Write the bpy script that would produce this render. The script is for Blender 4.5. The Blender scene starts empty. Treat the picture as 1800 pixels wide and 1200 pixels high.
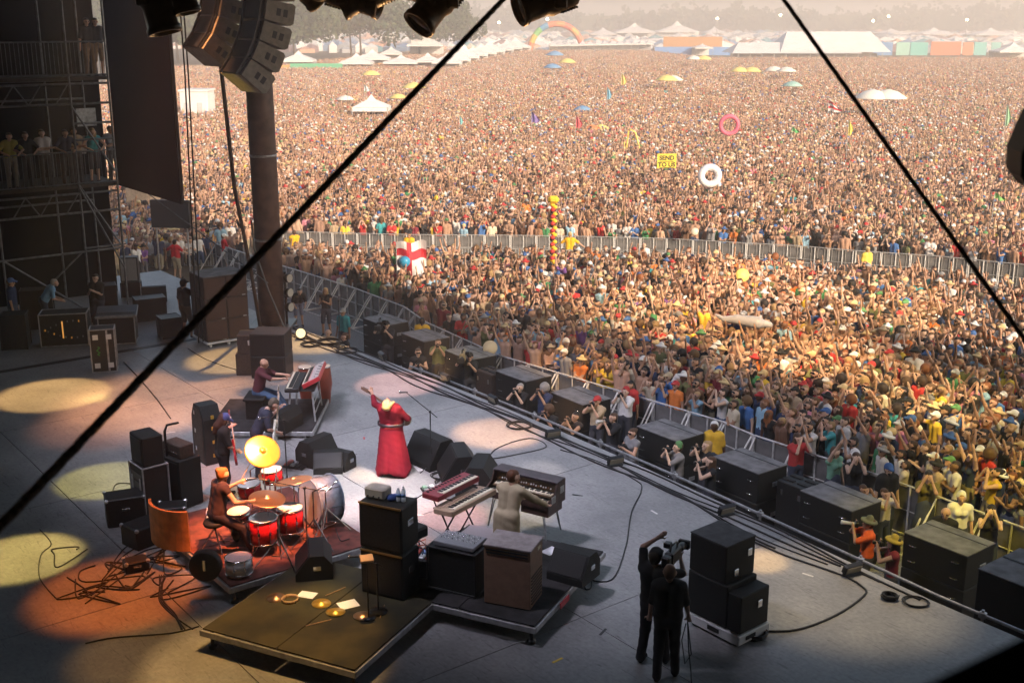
import bpy, bmesh, math, random
import numpy as np
from mathutils import Vector, Matrix
R = math.radians
rng = random.Random(7)
nr = np.random.RandomState(11)
scene = bpy.context.scene
COL = scene.collection

# ------------------------------------------------------------------ camera
F_PX, PITCH, CAM_Z = 2058.0, R(15.36), 11.0
cd = bpy.data.cameras.new('camera'); cam = bpy.data.objects.new('camera', cd); COL.objects.link(cam)
cam.location = (0, 0, CAM_Z); cam.rotation_euler = (R(90) - PITCH, 0, 0)
cd.sensor_width = 36; cd.lens = F_PX / 1800 * 36; cd.clip_start = .1; cd.clip_end = 6000
cd.dof.use_dof = True; cd.dof.focus_distance = 27; cd.dof.aperture_fstop = 4.0
scene.camera = cam
# ------------------------------------------------------------------ sky, sun, exposure
SUN_EL = R(20); SUN_DIR = Vector((.6, -.8, 0)).normalized()      # where the sun stands
w = bpy.data.worlds.new('World'); scene.world = w; w.use_nodes = True
nt = w.node_tree; bg = nt.nodes['Background']
sky = nt.nodes.new('ShaderNodeTexSky'); sky.sky_type = 'NISHITA'; sky.sun_disc = False
sky.sun_elevation = SUN_EL; sky.sun_rotation = math.atan2(SUN_DIR.x, SUN_DIR.y)
sky.dust_density = 4; sky.air_density = 1.2
nt.links.new(sky.outputs[0], bg.inputs[0]); bg.inputs[1].default_value = .15
sl = bpy.data.lights.new('sun', 'SUN'); sun = bpy.data.objects.new('sun', sl); COL.objects.link(sun)
sl.energy = 3.6; sl.angle = R(1.5); sl.color = (1, .79, .6)
sd = Vector((SUN_DIR.x * math.cos(SUN_EL), SUN_DIR.y * math.cos(SUN_EL), math.sin(SUN_EL)))
sun.rotation_euler = sd.to_track_quat('Z', 'Y').to_euler()
vs = scene.view_settings; vs.view_transform = 'Standard'; vs.look = 'None'; vs.exposure = .7; vs.gamma = 1
vs.use_curve_mapping = False
cy = scene.cycles; cy.max_bounces = 4; cy.diffuse_bounces = 2; cy.glossy_bounces = 2; cy.transmission_bounces = 2
cy.volume_bounces = 1; cy.use_denoising = True; cy.caustics_reflective = False; cy.caustics_refractive = False
cy.sample_clamp_indirect = 4

def lamp(name, loc, target, energy, color, size=R(20), blend=.25, radius=.12):
    d = bpy.data.lights.new(name, 'SPOT'); o = bpy.data.objects.new(name, d); COL.objects.link(o)
    d.energy = energy; d.color = color; d.spot_size = size; d.spot_blend = blend; d.shadow_soft_size = radius
    o.location = loc; o.rotation_euler = (Vector(target) - Vector(loc)).to_track_quat('-Z', 'Y').to_euler()
    return o

# ------------------------------------------------------------------ where a line of sight meets a plane
def ray(x, y):
    u, v = (x - 900) / F_PX, (y - 600) / F_PX
    return Vector((u, math.cos(PITCH) - v * math.sin(PITCH), -math.sin(PITCH) - v * math.cos(PITCH)))
def at(x, y, z=0.0):
    d = ray(x, y); return d * ((z - CAM_Z) / d.z) + Vector((0, 0, CAM_Z))
def aty(x, y, Y):
    d = ray(x, y); return d * (Y / d.y) + Vector((0, 0, CAM_Z))
ST = 1.9                                       # height of the stage deck
E = Vector((.6108, -.7918, 0)); N = Vector((.7918, .6108, 0))     # along the stage front / out to the crowd
ROT = math.atan2(E.y, E.x)                     # a thing turned by ROT has its x along E, its y along N
P0 = Vector((-6.96, 35.12, 0))
def stg(e, n, z=ST): return P0 + E * e + N * n + Vector((0, 0, z))

# ------------------------------------------------------------------ materials
def mat(name, col, rough=.7, metal=0.0, noise=.0, scale=8.0, bump=.0, emit=None, estr=1.0, col2=None, spec=.5, alpha=1.0):
    m = bpy.data.materials.get(name)
    if m: return m
    m = bpy.data.materials.new(name); m.use_nodes = True
    t = m.node_tree; b = t.nodes['Principled BSDF']
    b.inputs['Base Color'].default_value = (*col, 1); b.inputs['Roughness'].default_value = rough
    b.inputs['Metallic'].default_value = metal; b.inputs['Specular IOR Level'].default_value = spec
    if alpha < 1: b.inputs['Alpha'].default_value = alpha
    if noise or col2:
        n = t.nodes.new('ShaderNodeTexNoise'); n.inputs['Scale'].default_value = scale; n.inputs['Detail'].default_value = 6
        tc = t.nodes.new('ShaderNodeTexCoord'); t.links.new(tc.outputs['Object'], n.inputs['Vector'])
        r = t.nodes.new('ShaderNodeValToRGB'); t.links.new(n.outputs['Fac'], r.inputs[0])
        c2 = col2 or tuple(min(1, c * (1 + noise)) for c in col); c1 = col if col2 else tuple(c * (1 - noise) for c in col)
        r.color_ramp.elements[0].position = .35; r.color_ramp.elements[1].position = .65
        r.color_ramp.elements[0].color = (*c1, 1); r.color_ramp.elements[1].color = (*c2, 1)
        t.links.new(r.outputs[0], b.inputs['Base Color'])
        if bump:
            bp = t.nodes.new('ShaderNodeBump'); bp.inputs['Strength'].default_value = bump; bp.inputs['Distance'].default_value = .02
            t.links.new(n.outputs['Fac'], bp.inputs['Height']); t.links.new(bp.outputs[0], b.inputs['Normal'])
    if emit: b.inputs['Emission Color'].default_value = (*emit, 1); b.inputs['Emission Strength'].default_value = estr
    return m
BLACK = mat('black_paint', (.009, .009, .01), .55, noise=.5, scale=30)
BLACKM = mat('black_metal', (.02, .02, .022), .35, .3)
TOLEX = mat('black_tolex', (.005, .005, .005), .7, noise=.4, scale=60, bump=.3)
GRILLE = mat('speaker_grille', (.013, .013, .014), .5, .3, noise=.5, scale=120)
SKYTOP = mat('skylit_black_top', (.17, .165, .17), .85, noise=.3, scale=4, bump=.1)  # grey sky light on the black tops is put into the colour
STEEL = mat('steel', (.42, .42, .43), .4, .7, noise=.25, scale=12)
ALU = mat('aluminium', (.4, .4, .41), .5, .4, noise=.2, scale=10)
CHROME = mat('chrome', (.75, .75, .76), .15, 1)
RUBBER = mat('rubber', (.012, .012, .012), .8)
WHITE = mat('white_plastic', (.7, .7, .7), .5)
CREAM = mat('cream', (.6, .53, .38), .6)
BROWNBOX = mat('brown_cabinet', (.05, .032, .024), .7, noise=.3, scale=20, bump=.2)
WOOD = mat('brown_wood', (.16, .085, .05), .5, noise=.4, scale=(14), bump=.1)
BRASS = mat('brass', (.8, .48, .09), .3, .7, noise=.1, scale=3)

# ------------------------------------------------------------------ mesh helper
class MB:
    """collects shapes in local space; build() links them as one mesh object"""
    def __init__(s): s.v = []; s.f = []; s.sm = []; s.mi = []; s.M = Matrix.Identity(4); s.m = 0
    def add(s, vs, fs, smooth=False):
        b = len(s.v); M = s.M
        s.v += [tuple(M @ Vector(v)) for v in vs]
        s.f += [tuple(b + i for i in f) for f in fs]; s.sm += [smooth] * len(fs); s.mi += [s.m] * len(fs); return s
    def box(s, c, d, rz=0, bev=0.0, M=None, taper=1.0):
        x, y, z = d[0] / 2, d[1] / 2, d[2] / 2
        T = Matrix.Translation(c) @ (M if M is not None else Matrix.Rotation(rz, 4, 'Z'))
        if bev <= 0:
            vs = [(sx * x * (taper if sz > 0 else 1), sy * y * (taper if sz > 0 else 1), sz * z) for sz in (-1, 1) for sx, sy in ((-1, -1), (1, -1), (1, 1), (-1, 1))]
            fs = [(3, 2, 1, 0), (4, 5, 6, 7), (0, 1, 5, 4), (1, 2, 6, 5), (2, 3, 7, 6), (3, 0, 4, 7)]
        else:
            b = min(bev, x * .9, y * .9, z * .9); vs = []; idx = {}
            for sx in (-1, 1):
                for sy in (-1, 1):
                    for sz in (-1, 1):
                        for k in range(3):
                            p = [sx * (x - b), sy * (y - b), sz * (z - b)]; p[k] += (sx, sy, sz)[k] * b
                            idx[sx, sy, sz, k] = len(vs); vs.append(tuple(p))
            fs = []
            for k in range(3):
                a, c_ = [i for i in range(3) if i != k]
                for sg in (-1, 1):
                    q = []
                    for u, v in ((-1, -1), (1, -1), (1, 1), (-1, 1)):
                        t = [0, 0, 0]; t[k] = sg; t[a] = u; t[c_] = v; q.append(idx[t[0], t[1], t[2], k])
                    fs.append(tuple(q if (sg > 0) == (k != 1) else q[::-1]))
            for k in range(3):     # edges along axis k
                a, c_ = [i for i in range(3) if i != k]
                for u in (-1, 1):
                    for v in (-1, 1):
                        t = [0, 0, 0]; t[a] = u; t[c_] = v; t0 = list(t); t1 = list(t); t0[k] = -1; t1[k] = 1
                        q = [idx[(*t0, a)], idx[(*t1, a)], idx[(*t1, c_)], idx[(*t0, c_)]]
                        fs.append(tuple(q))
            for sx in (-1, 1):
                for sy in (-1, 1):
                    for sz in (-1, 1): fs.append(tuple(idx[sx, sy, sz, k] for k in range(3)))
        return s.add([tuple(T @ Vector(v)) for v in vs], fs)
    def tube(s, pts, r, n=8, caps=True, r2=None):
        pts = [Vector(p) for p in pts]; k = len(pts); vs = []; fs = []
        rr = r if isinstance(r, (list, tuple)) else [r + ((r2 if r2 is not None else r) - r) * i / max(1, k - 1) for i in range(k)]
        up = None
        for i, p in enumerate(pts):
            t = (pts[min(i + 1, k - 1)] - pts[max(i - 1, 0)])
            t = t.normalized() if t.length > 1e-9 else Vector((0, 0, 1))
            if up is None: up = Vector((0, 0, 1)) if abs(t.z) < .9 else Vector((1, 0, 0))
            a = (up - t * up.dot(t));  a = a.normalized() if a.length > 1e-6 else t.orthogonal().normalized(); up = a
            b = t.cross(a)
            for j in range(n):
                q = 2 * math.pi * j / n; vs.append(tuple(p + (a * math.cos(q) + b * math.sin(q)) * rr[i]))
        for i in range(k - 1):
            for j in range(n):
                fs.append((i * n + j, i * n + (j + 1) % n, (i + 1) * n + (j + 1) % n, (i + 1) * n + j))
        s.add(vs, fs, True)
        if caps: s.add(vs, [tuple(range(n))[::-1], tuple(range((k - 1) * n, k * n))])
        return s
    def lathe(s, prof, n=16, T=None):
        T = T or Matrix.Identity(4); k = len(prof); vs = []; fs = []
        for r, z in prof:
            for j in range(n):
                q = 2 * math.pi * j / n; vs.append(tuple(T @ Vector((r * math.cos(q), r * math.sin(q), z))))
        for i in range(k - 1):
            for j in range(n): fs.append((i * n + j, i * n + (j + 1) % n, (i + 1) * n + (j + 1) % n, (i + 1) * n + j))
        return s.add(vs, fs, True)
    def prism(s, poly, a, b, axis='z', T=None):
        """2-D polygon extruded from a to b along axis"""
        T = T or Matrix.Identity(4); n = len(poly)
        g = {'z': lambda p, h: (p[0], p[1], h), 'x': lambda p, h: (h, p[0], p[1]), 'y': lambda p, h: (p[0], h, p[1])}[axis]
        vs = [tuple(T @ Vector(g(p, a))) for p in poly] + [tuple(T @ Vector(g(p, b))) for p in poly]
        fs = [tuple(range(n))[::-1], tuple(range(n, 2 * n))] + [(i, (i + 1) % n, n + (i + 1) % n, n + i) for i in range(n)]
        return s.add(vs, fs)
    def mesh(s, name, mats):
        me = bpy.data.meshes.new(name); me.from_pydata(s.v, [], s.f)
        for m in (mats if isinstance(mats, (list, tuple)) else [mats]): me.materials.append(m)
        me.polygons.foreach_set('use_smooth', s.sm); me.polygons.foreach_set('material_index', s.mi)
        bm = bmesh.new(); bm.from_mesh(me); bmesh.ops.recalc_face_normals(bm, faces=bm.faces); bm.to_mesh(me); bm.free()
        return me
    def build(s, name, mats, parent=None, loc=None, rz=None):
        return put(name, s.mesh(name, mats), parent, loc, rz)
def put(name, me, parent=None, loc=None, rz=None):
    o = bpy.data.objects.new(name, me); COL.objects.link(o)
    if parent: o.parent = parent
    if loc is not None: o.location = loc
    if rz is not None: o.rotation_euler = (0, 0, rz)
    return o
def tag(o, label=None, cat=None, group=None, kind=None):
    if label: o['label'] = label
    if cat: o['category'] = cat
    if group: o['group'] = group
    if kind: o['kind'] = kind
    return o
def thing(name, label, cat, loc=(0, 0, 0), rz=0, group=None):
    o = bpy.data.objects.new(name, None); COL.objects.link(o); o.empty_display_size = .1
    o.location = loc; o.rotation_euler = (0, 0, rz); return tag(o, label, cat, group)
def kids(o, _c={}):
    return [x for x in COL.objects if x.parent == o]
def dup(root, loc, rz, label, children=None):
    r = root.copy(); COL.objects.link(r); r.location = loc; r.rotation_euler = (0, 0, rz); r['label'] = label
    def rec(src, dst, lst):
        for ch, sub in lst:
            c = ch.copy(); COL.objects.link(c); c.parent = dst; rec(ch, c, sub)
    def tree(o): return [(c, tree(c)) for c in o.children]
    rec(root, r, tree(root)); return r
def cyl(s, c, r, h, n=16, T=None):
    """closed cylinder lathe centred at c base"""
    return s.lathe([(0, 0), (r, 0), (r, h), (0, h)], n, Matrix.Translation(c) @ (T or Matrix.Identity(4)))
def aim(d):   # matrix turning local z onto d
    return Vector(d).to_track_quat('Z', 'Y').to_matrix().to_4x4()
# ------------------------------------------------------------------ bodies: smooth union of tapered capsules, meshed by surface nets
def surface_nets(xs, ys, zs, D, G):
    s = D < 0
    nx, ny, nz = D.shape
    cnt = np.zeros((nx - 1, ny - 1, nz - 1), np.int32); P = np.zeros((nx - 1, ny - 1, nz - 1, 3))
    ax = [xs, ys, zs]
    for k in range(3):
        a = [slice(None)] * 3; b = [slice(None)] * 3; a[k] = slice(0, -1); b[k] = slice(1, None)
        a, b = tuple(a), tuple(b)
        d0, d1 = D[a], D[b]; cr = s[a] != s[b]
        t = np.where(cr, d0 / np.where(cr, d0 - d1, 1), 0)
        I = np.nonzero(cr)
        if len(I[0]) == 0: continue
        co = np.stack([ax[q][I[q]] for q in range(3)], 1).astype(float)
        step = ax[k][I[k] + 1] - ax[k][I[k]]; co[:, k] += t[I] * step
        o = [q for q in range(3) if q != k]
        for u in (0, -1):
            for v in (0, -1):
                J = [I[0].copy(), I[1].copy(), I[2].copy()]; J[o[0]] = J[o[0]] + u; J[o[1]] = J[o[1]] + v
                ok = np.ones(len(J[0]), bool)
                for q in range(3): ok &= (J[q] >= 0) & (J[q] < cnt.shape[q])
                jj = (J[0][ok], J[1][ok], J[2][ok])
                np.add.at(cnt, jj, 1); np.add.at(P, jj, co[ok])
    act = cnt > 0; vid = -np.ones(cnt.shape, np.int64); vid[act] = np.arange(act.sum())
    V = P[act] / cnt[act][:, None]
    Fs = []; Gs = []
    for k in range(3):
        a = [slice(None)] * 3; b = [slice(None)] * 3; a[k] = slice(0, -1); b[k] = slice(1, None)
        a, b = tuple(a), tuple(b); cr = s[a] != s[b]; I = np.stack(np.nonzero(cr), 1)
        o = [q for q in range(3) if q != k]
        ok = (I[:, o[0]] > 0) & (I[:, o[1]] > 0) & (I[:, o[0]] < D.shape[o[0]] - 1) & (I[:, o[1]] < D.shape[o[1]] - 1)
        I = I[ok]
        def vv(u, v):
            J = I.copy(); J[:, o[0]] += u; J[:, o[1]] += v; return vid[J[:, 0], J[:, 1], J[:, 2]]
        q = np.stack([vv(-1, -1), vv(0, -1), vv(0, 0), vv(-1, 0)], 1)
        ins = s[I[:, 0], I[:, 1], I[:, 2]]
        flip = ins if k != 1 else ~ins
        q[~flip] = q[~flip][:, ::-1]
        Fs.append(q)
        I2 = I.copy(); I2[~ins, k] += 1
        Gs.append(G[I2[:, 0], I2[:, 1], I2[:, 2]])
    return V, np.concatenate(Fs), np.concatenate(Gs)

def body_mesh(name, prims, mats, vox=.02, k=.025, zstep=None, fold=0.0, seed=0):
    """prims: (a, b, ra, rb, group[, squash]) tapered capsules, a smooth union; group = material index"""
    A = np.array([list(p[0]) for p in prims], float); B = np.array([list(p[1]) for p in prims], float)
    ra = np.array([p[2] for p in prims]); rb = np.array([p[3] for p in prims]); g = [p[4] for p in prims]
    rm = np.maximum(ra, rb)[:, None]
    lo = np.minimum(A - rm, B - rm).min(0) - 2.2 * vox; hi = np.maximum(A + rm, B + rm).max(0) + 2.2 * vox
    xs = np.arange(lo[0], hi[0] + vox, vox); ys = np.arange(lo[1], hi[1] + vox, vox)
    if zstep:
        zl = [lo[2]]
        while zl[-1] < hi[2] + vox: zl.append(zl[-1] + zstep(zl[-1]))
        zs = np.array(zl)
    else: zs = np.arange(lo[2], hi[2] + vox, vox)
    D = np.full((len(xs), len(ys), len(zs)), 9.0, np.float32); G = np.zeros(D.shape, np.int8); DM = D.copy()
    for i in range(len(prims)):
        pad = rm[i, 0] + 3.2 * vox + k
        l = np.minimum(A[i], B[i]) - pad; h = np.maximum(A[i], B[i]) + pad
        sx = slice(*np.searchsorted(xs, (l[0], h[0]))); sy = slice(*np.searchsorted(ys, (l[1], h[1]))); sz = slice(*np.searchsorted(zs, (l[2], h[2])))
        X = xs[sx][:, None, None]; Y = ys[sy][None, :, None]; Z = zs[sz][None, None, :]
        d = B[i] - A[i]; L = max(1e-9, float(d @ d))
        t = np.clip(((X - A[i][0]) * d[0] + (Y - A[i][1]) * d[1] + (Z - A[i][2]) * d[2]) / L, 0, 1)
        q = np.sqrt((X - A[i][0] - t * d[0]) ** 2 + (Y - A[i][1] - t * d[1]) ** 2 + (Z - A[i][2] - t * d[2]) ** 2) - (ra[i] + t * (rb[i] - ra[i]))
        o = D[sx, sy, sz]; m = DM[sx, sy, sz]; gg = G[sx, sy, sz]
        upd = q < m; gg[upd] = g[i]; np.minimum(m, q, out=m)
        kk = prims[i][5] if len(prims[i]) > 5 else k
        h_ = np.clip(.5 + .5 * (o - q) / kk, 0, 1)
        D[sx, sy, sz] = np.where(o > 8, q, q * h_ + o * (1 - h_) - kk * h_ * (1 - h_))
    if fold:
        X = xs[:, None, None]; Y = ys[None, :, None]; Z = zs[None, None, :]
        D = D + fold * (np.sin(X * 31 + Z * 13 + seed) * np.sin(Y * 27 - Z * 9 + seed * 2) + .6 * np.sin(Z * 45 + X * 17 + Y * 21))
    V, Fa, Gr = surface_nets(xs, ys, zs, D, G)
    return np_mesh(name, V, Fa, Gr, mats)
def np_mesh(name, V, Fa, Gr, mats, smooth=True):
    me = bpy.data.meshes.new(name); me.vertices.add(len(V)); me.vertices.foreach_set('co', np.asarray(V, np.float32).ravel())
    me.loops.add(Fa.size); me.loops.foreach_set('vertex_index', Fa.astype(np.int32).ravel())
    w_ = Fa.shape[1]
    me.polygons.add(len(Fa)); me.polygons.foreach_set('loop_start', np.arange(0, Fa.size, w_, dtype=np.int32))
    me.polygons.foreach_set('loop_total', np.full(len(Fa), w_, np.int32))
    me.polygons.foreach_set('use_smooth', np.full(len(Fa), smooth)); 
    for m in mats: me.materials.append(m)
    me.polygons.foreach_set('material_index', np.asarray(Gr, np.int32)); me.update(calc_edges=True); me.validate(); return me

def amat(name, attr, default, rough=.8, spec=.3, bump=False):
    """a material whose base colour is the wearer's own (custom property or instance attribute)"""
    m = bpy.data.materials.new(name); m.use_nodes = True; t = m.node_tree; b = t.nodes['Principled BSDF']
    a = t.nodes.new('ShaderNodeAttribute'); a.attribute_type = 'INSTANCER'; a.attribute_name = attr
    b.inputs['Roughness'].default_value = rough; b.inputs['Specular IOR Level'].default_value = spec
    n = t.nodes.new('ShaderNodeTexNoise'); n.inputs['Scale'].default_value = 9; n.inputs['Detail'].default_value = 3
    tc = t.nodes.new('ShaderNodeTexCoord'); t.links.new(tc.outputs['Object'], n.inputs['Vector'])
    mr = t.nodes.new('ShaderNodeMapRange'); mr.inputs[3].default_value = .78; mr.inputs[4].default_value = 1.2
    t.links.new(n.outputs['Fac'], mr.inputs[0])
    mx = t.nodes.new('ShaderNodeVectorMath'); mx.operation = 'MULTIPLY'
    t.links.new(a.outputs['Color'], mx.inputs[0]); t.links.new(mr.outputs[0], mx.inputs[1]); t.links.new(mx.outputs[0], b.inputs['Base Color'])
    return m
SKINM = amat('skin', 'skin', None, .55, .4); SHIRTM = amat('shirt_cloth', 'shirt', None); HAIRM = amat('hair', 'hair', None, .6)
PANTSM = amat('trouser_cloth', 'pants', None); HATM = amat('hat_cloth', 'hat', None); DARKM = mat('dark_glass', (.01, .01, .012), .2)
PM = [SKINM, SHIRTM, HAIRM, PANTSM, HATM, DARKM]
SKIN, SHIRT, HAIR, PANTS, HAT, DARK = range(6)

def ik(a, b, l1, l2, pole):
    a, b = Vector(a), Vector(b); d = b - a; L = d.length
    if L > (l1 + l2) * .995: b = a + d.normalized() * (l1 + l2) * .995; d = b - a; L = d.length
    x = (l1 * l1 - l2 * l2 + L * L) / (2 * L); h = math.sqrt(max(0, l1 * l1 - x * x)); u = d.normalized()
    p = Vector(pole); p = p - u * p.dot(u); p = p.normalized() if p.length > 1e-6 else u.orthogonal().normalized()
    return a + u * x + p * h, b

def skel(pelvis=(0, 0, .95), chest=(0, .0, 1.40), head=None, look=(0, 1, 0), lh=(-.28, .05, .82), rh=(.28, .05, .82),
         lf=(-.11, 0, .0), rf=(.11, 0, .0), lp=(-.5, -1, -.3), rp=(.5, -1, -.3), kl=(0, 1, 0), kr=(0, 1, 0), turn=0, wid=1.0):
    """joints of a figure that faces +y; hands and feet are targets"""
    pv, ch = Vector(pelvis), Vector(chest); ax = (ch - pv).normalized()
    rt = Matrix.Rotation(turn, 3, 'Z') @ Vector((1, 0, 0)); rt = (rt - ax * rt.dot(ax)).normalized()
    J = dict(pv=pv, ch=ch, ax=ax, rt=rt, fw=ax.cross(rt) * -1 if False else rt.cross(ax) * -1)
    J['neck'] = ch + ax * .09; J['head'] = Vector(head) if head else J['neck'] + ax * .13 + Vector(look) * .02
    J['look'] = Vector(look).normalized()
    for s, h, p, f, kp in ((-1, lh, lp, lf, kl), (1, rh, rp, rf, kr)):
        sh = ch + rt * (.175 * s * wid) + ax * .03; el, ha = ik(sh, h, .29, .26, p)
        hip = pv + rt * (.095 * s) - ax * .02; kn, an = ik(hip, Vector(f) + Vector((0, 0, .08)), .44, .42, kp)
        J['sh%d' % s], J['el%d' % s], J['ha%d' % s], J['hip%d' % s], J['kn%d' % s], J['an%d' % s] = sh, el, ha, hip, kn, an
        J['toe%d' % s] = Vector(f) + Vector(kp).normalized() * .17 * Vector((1, 1, 0)).length / 1.414 + Vector((0, 0, .035))
        J['toe%d' % s].z = max(J['toe%d' % s].z, f[2] + .035)
        J['heel%d' % s] = Vector(f) + Vector((0, 0, .04))
    return J
def prims(J, fem=False, sleeve=.45, trouser=1.0, wide=1.0, fingers=False, skirt=0, hair='short', hat=None, shades=False, inflate=0.0, parts='all', beard=False, top=True, eyes=False):
    """parts: all / body / shirt / trousers / hair / hat - the capsules of that layer"""
    ax, rt, pv, ch = J['ax'], J['rt'], J['pv'], J['ch']; fw = (ax.cross(rt)); o = []
    W = wide * (.88 if fem else 1)
    TS = SHIRT if top else SKIN
    if parts in ('all', 'body'): TSx, TPx = (TS, PANTS) if parts == 'all' else (SKIN, SKIN)
    else: TSx, TPx = SHIRT, PANTS
    i = inflate
    if parts in ('all', 'body', 'shirt'):
        for s in (-1, 1):
            o += [(ch + rt * .085 * s * W + ax * .0, pv + rt * .07 * s * W + ax * .2, .108 * W + i, .095 * W + i, TSx),
                  (pv + rt * .07 * s * W + ax * .2, pv + rt * .075 * s * W + ax * .06, .095 * W + i, .105 * W + i, TSx),
                  (ch + rt * .09 * s + ax * .045, J['sh%d' % s], .075 * W + i, .062 + i, TSx)]
            if fem: o.append((ch + rt * .075 * s - ax * .07 + fw * .085, ch + rt * .07 * s - ax * .08 + fw * .09, .062 + i, .058 + i, TSx))
            e, h, c = J['el%d' % s], J['ha%d' % s], J['sh%d' % s]
            if parts == 'shirt':
                if sleeve > 0:
                    m = c.lerp(e, min(1, sleeve / .5)); o.append((c, m, .06 + i, .05 + i, SHIRT))
                    if sleeve > .5: o.append((e, e.lerp(h, min(1, (sleeve - .5) * 2)), .046 + i, .036 + i, SHIRT))
            else:
                sv = sleeve if parts == 'all' else 0
                m = c.lerp(e, min(1, sv / .5)) if sv > 0 else c
                if sv > 0: o.append((c, m, .06, .052, SHIRT))
                if sv < .5: o.append((m, e, .052 if sv > 0 else .056, .04, SKIN))
                if sv > .5: o.append((e, e.lerp(h, (sv - .5) * 1.8), .048, .04, SHIRT))
                o.append((e, h, .041, .026, SKIN))
                d = (h - e).normalized()
                if fingers:
                    sd = d.cross(J['look']); sd = sd.normalized() if sd.length > .1 else d.orthogonal().normalized()
                    cu = sd.cross(d)
                    o.append((h + d * .02, h + d * .06, .03, .032, SKIN))
                    for q, (w_, l_) in enumerate(((-.027, .068), (-.009, .08), (.009, .076), (.026, .06))):
                        b0 = h + d * .075 + sd * w_; b1 = b0 + d * l_ * .5 + cu * .012; b2 = b1 + d * l_ * .3 + cu * .03
                        o += [(b0 - d * .02, b1, .0105, .0095, SKIN, .008), (b1, b2, .0095, .008, SKIN, .006)]
                    t0 = h + d * .03 - sd * .025; t1 = t0 + d * .035 - sd * .035 + cu * .015
                    o += [(t0, t1, .014, .011, SKIN, .01), (t1, t1 + d * .03, .011, .009, SKIN, .006)]
                else: o += [(h, h + d * .08, .034, .03, SKIN), (h + d * .08, h + d * .14, .026, .018, SKIN)]
    if parts in ('all', 'body', 'trousers'):
        o.append((pv - rt * .06, pv + rt * .06, .115 * W + i, .115 * W + i, TPx))
        for s in (-1, 1):
            hp, kn, an = J['hip%d' % s], J['kn%d' % s], J['an%d' % s]
            if parts == 'trousers':
                o.append((hp, kn, .092 + i, .064 + i, PANTS))
                if trouser > .5: o.append((kn, kn.lerp(an, min(1, (trouser - .5) * 2)), .062 + i, .054 + i, PANTS))
            else:
                t = trouser if parts == 'all' else 0
                if t > 0: o.append((hp, kn.lerp(hp, max(0, 1 - t * 2)), .092, .066, PANTS))
                else: o.append((hp, kn, .085, .055, SKIN))
                if t > .5: o.append((kn, an, .06, .052, PANTS))
                else: o.append((kn, an, .054, .036, SKIN))
                o.append((J['heel%d' % s], J['toe%d' % s], .042, .038, DARK))
        if skirt and parts != 'body':
            o.append((pv + ax * .05, Vector((pv.x, pv.y, skirt + .12)), .15 + i, .25 + i, TPx if parts != 'all' else PANTS))
    H = J['head']; lk = J['look']; hr = lk.cross(Vector((0, 0, 1))); hr = hr.normalized() if hr.length > .1 else rt; hu = hr.cross(lk)
    if parts in ('all', 'body'):
        o += [(ch + ax * .05, J['neck'] + ax * .03, .055, .052, SKIN, .03), (H + hu * .025 - lk * .012, H + hu * .02 + lk * .01, .088, .084, SKIN),
              (H - hu * .03 + lk * .02, H - hu * .075 + lk * .05, .062, .034, SKIN), (H + lk * .095, H - hu * .022 + lk * .108, .012, .017, SKIN, .012)]
        for s in (-1, 1): o.append((H + hr * .082 * s - hu * .01, H + hr * .084 * s + hu * .02, .016, .018, SKIN, .01))
        if parts == 'body' or fingers or eyes:
            for s in (-1, 1): o.append((H + hr * .03 * s + hu * .012 + lk * .083, H + hr * .036 * s + hu * .012 + lk * .082, .011 + .004 * eyes, .011 + .004 * eyes, DARK, .004))
            o.append((H - hu * .052 + lk * .092 - hr * .018, H - hu * .052 + lk * .092 + hr * .018, .009, .009, HAT if False else SKIN, .004))
        if shades: o.append((H - hr * .05 + hu * .012 + lk * .088, H + hr * .05 + hu * .012 + lk * .088, .021, .021, DARK, .006))
    if parts in ('all', 'hair') and hair:
        o += [(H + hu * .055 - lk * .045, H + hu * .062 + lk * .005, .088, .072, HAIR, .01), (H - lk * .045 + hu * .0, H - lk * .05 + hu * .03, .082, .084, HAIR, .01)]
        if hair == 'long':
            o += [(H - lk * .05, H - lk * .075 - hu * .13, .088, .09, HAIR, .02), (H - lk * .075 - hu * .13, H - lk * .08 - hu * .26, .09, .06, HAIR, .02)]
            for s in (-1, 1): o.append((H + hr * .07 * s, H + hr * .075 * s - hu * .16, .04, .03, HAIR, .02))
        if hair == 'bun': o.append((H - lk * .11 + hu * .08, H - lk * .12 + hu * .09, .045, .045, HAIR, .01))
        if hair == 'afro': o.append((H + hu * .04 - lk * .03, H + hu * .06 - lk * .02, .14, .135, HAIR, .02))
        if beard: o.append((H - hu * .07 + lk * .045, H - hu * .1 + lk * .06, .048, .03, HAIR, .01))
    if parts in ('all', 'hat') and hat:
        if hat == 'cap': o += [(H + hu * .06 - lk * .02, H + hu * .07 + lk * .0, .1, .095, HAT, .005), (H + hu * .055 + lk * .09, H + hu * .04 + lk * .16, .035, .03, HAT, .02), (H + hu * .055 + lk * .09 - hr * .04, H + hu * .045 + lk * .15 - hr * .03, .022, .02, HAT, .02), (H + hu * .055 + lk * .09 + hr * .04, H + hu * .045 + lk * .15 + hr * .03, .022, .02, HAT, .02)]
        if hat == 'beanie': o += [(H + hu * .055 - lk * .025, H + hu * .085 - lk * .02, .1, .09, HAT, .005)]
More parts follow.
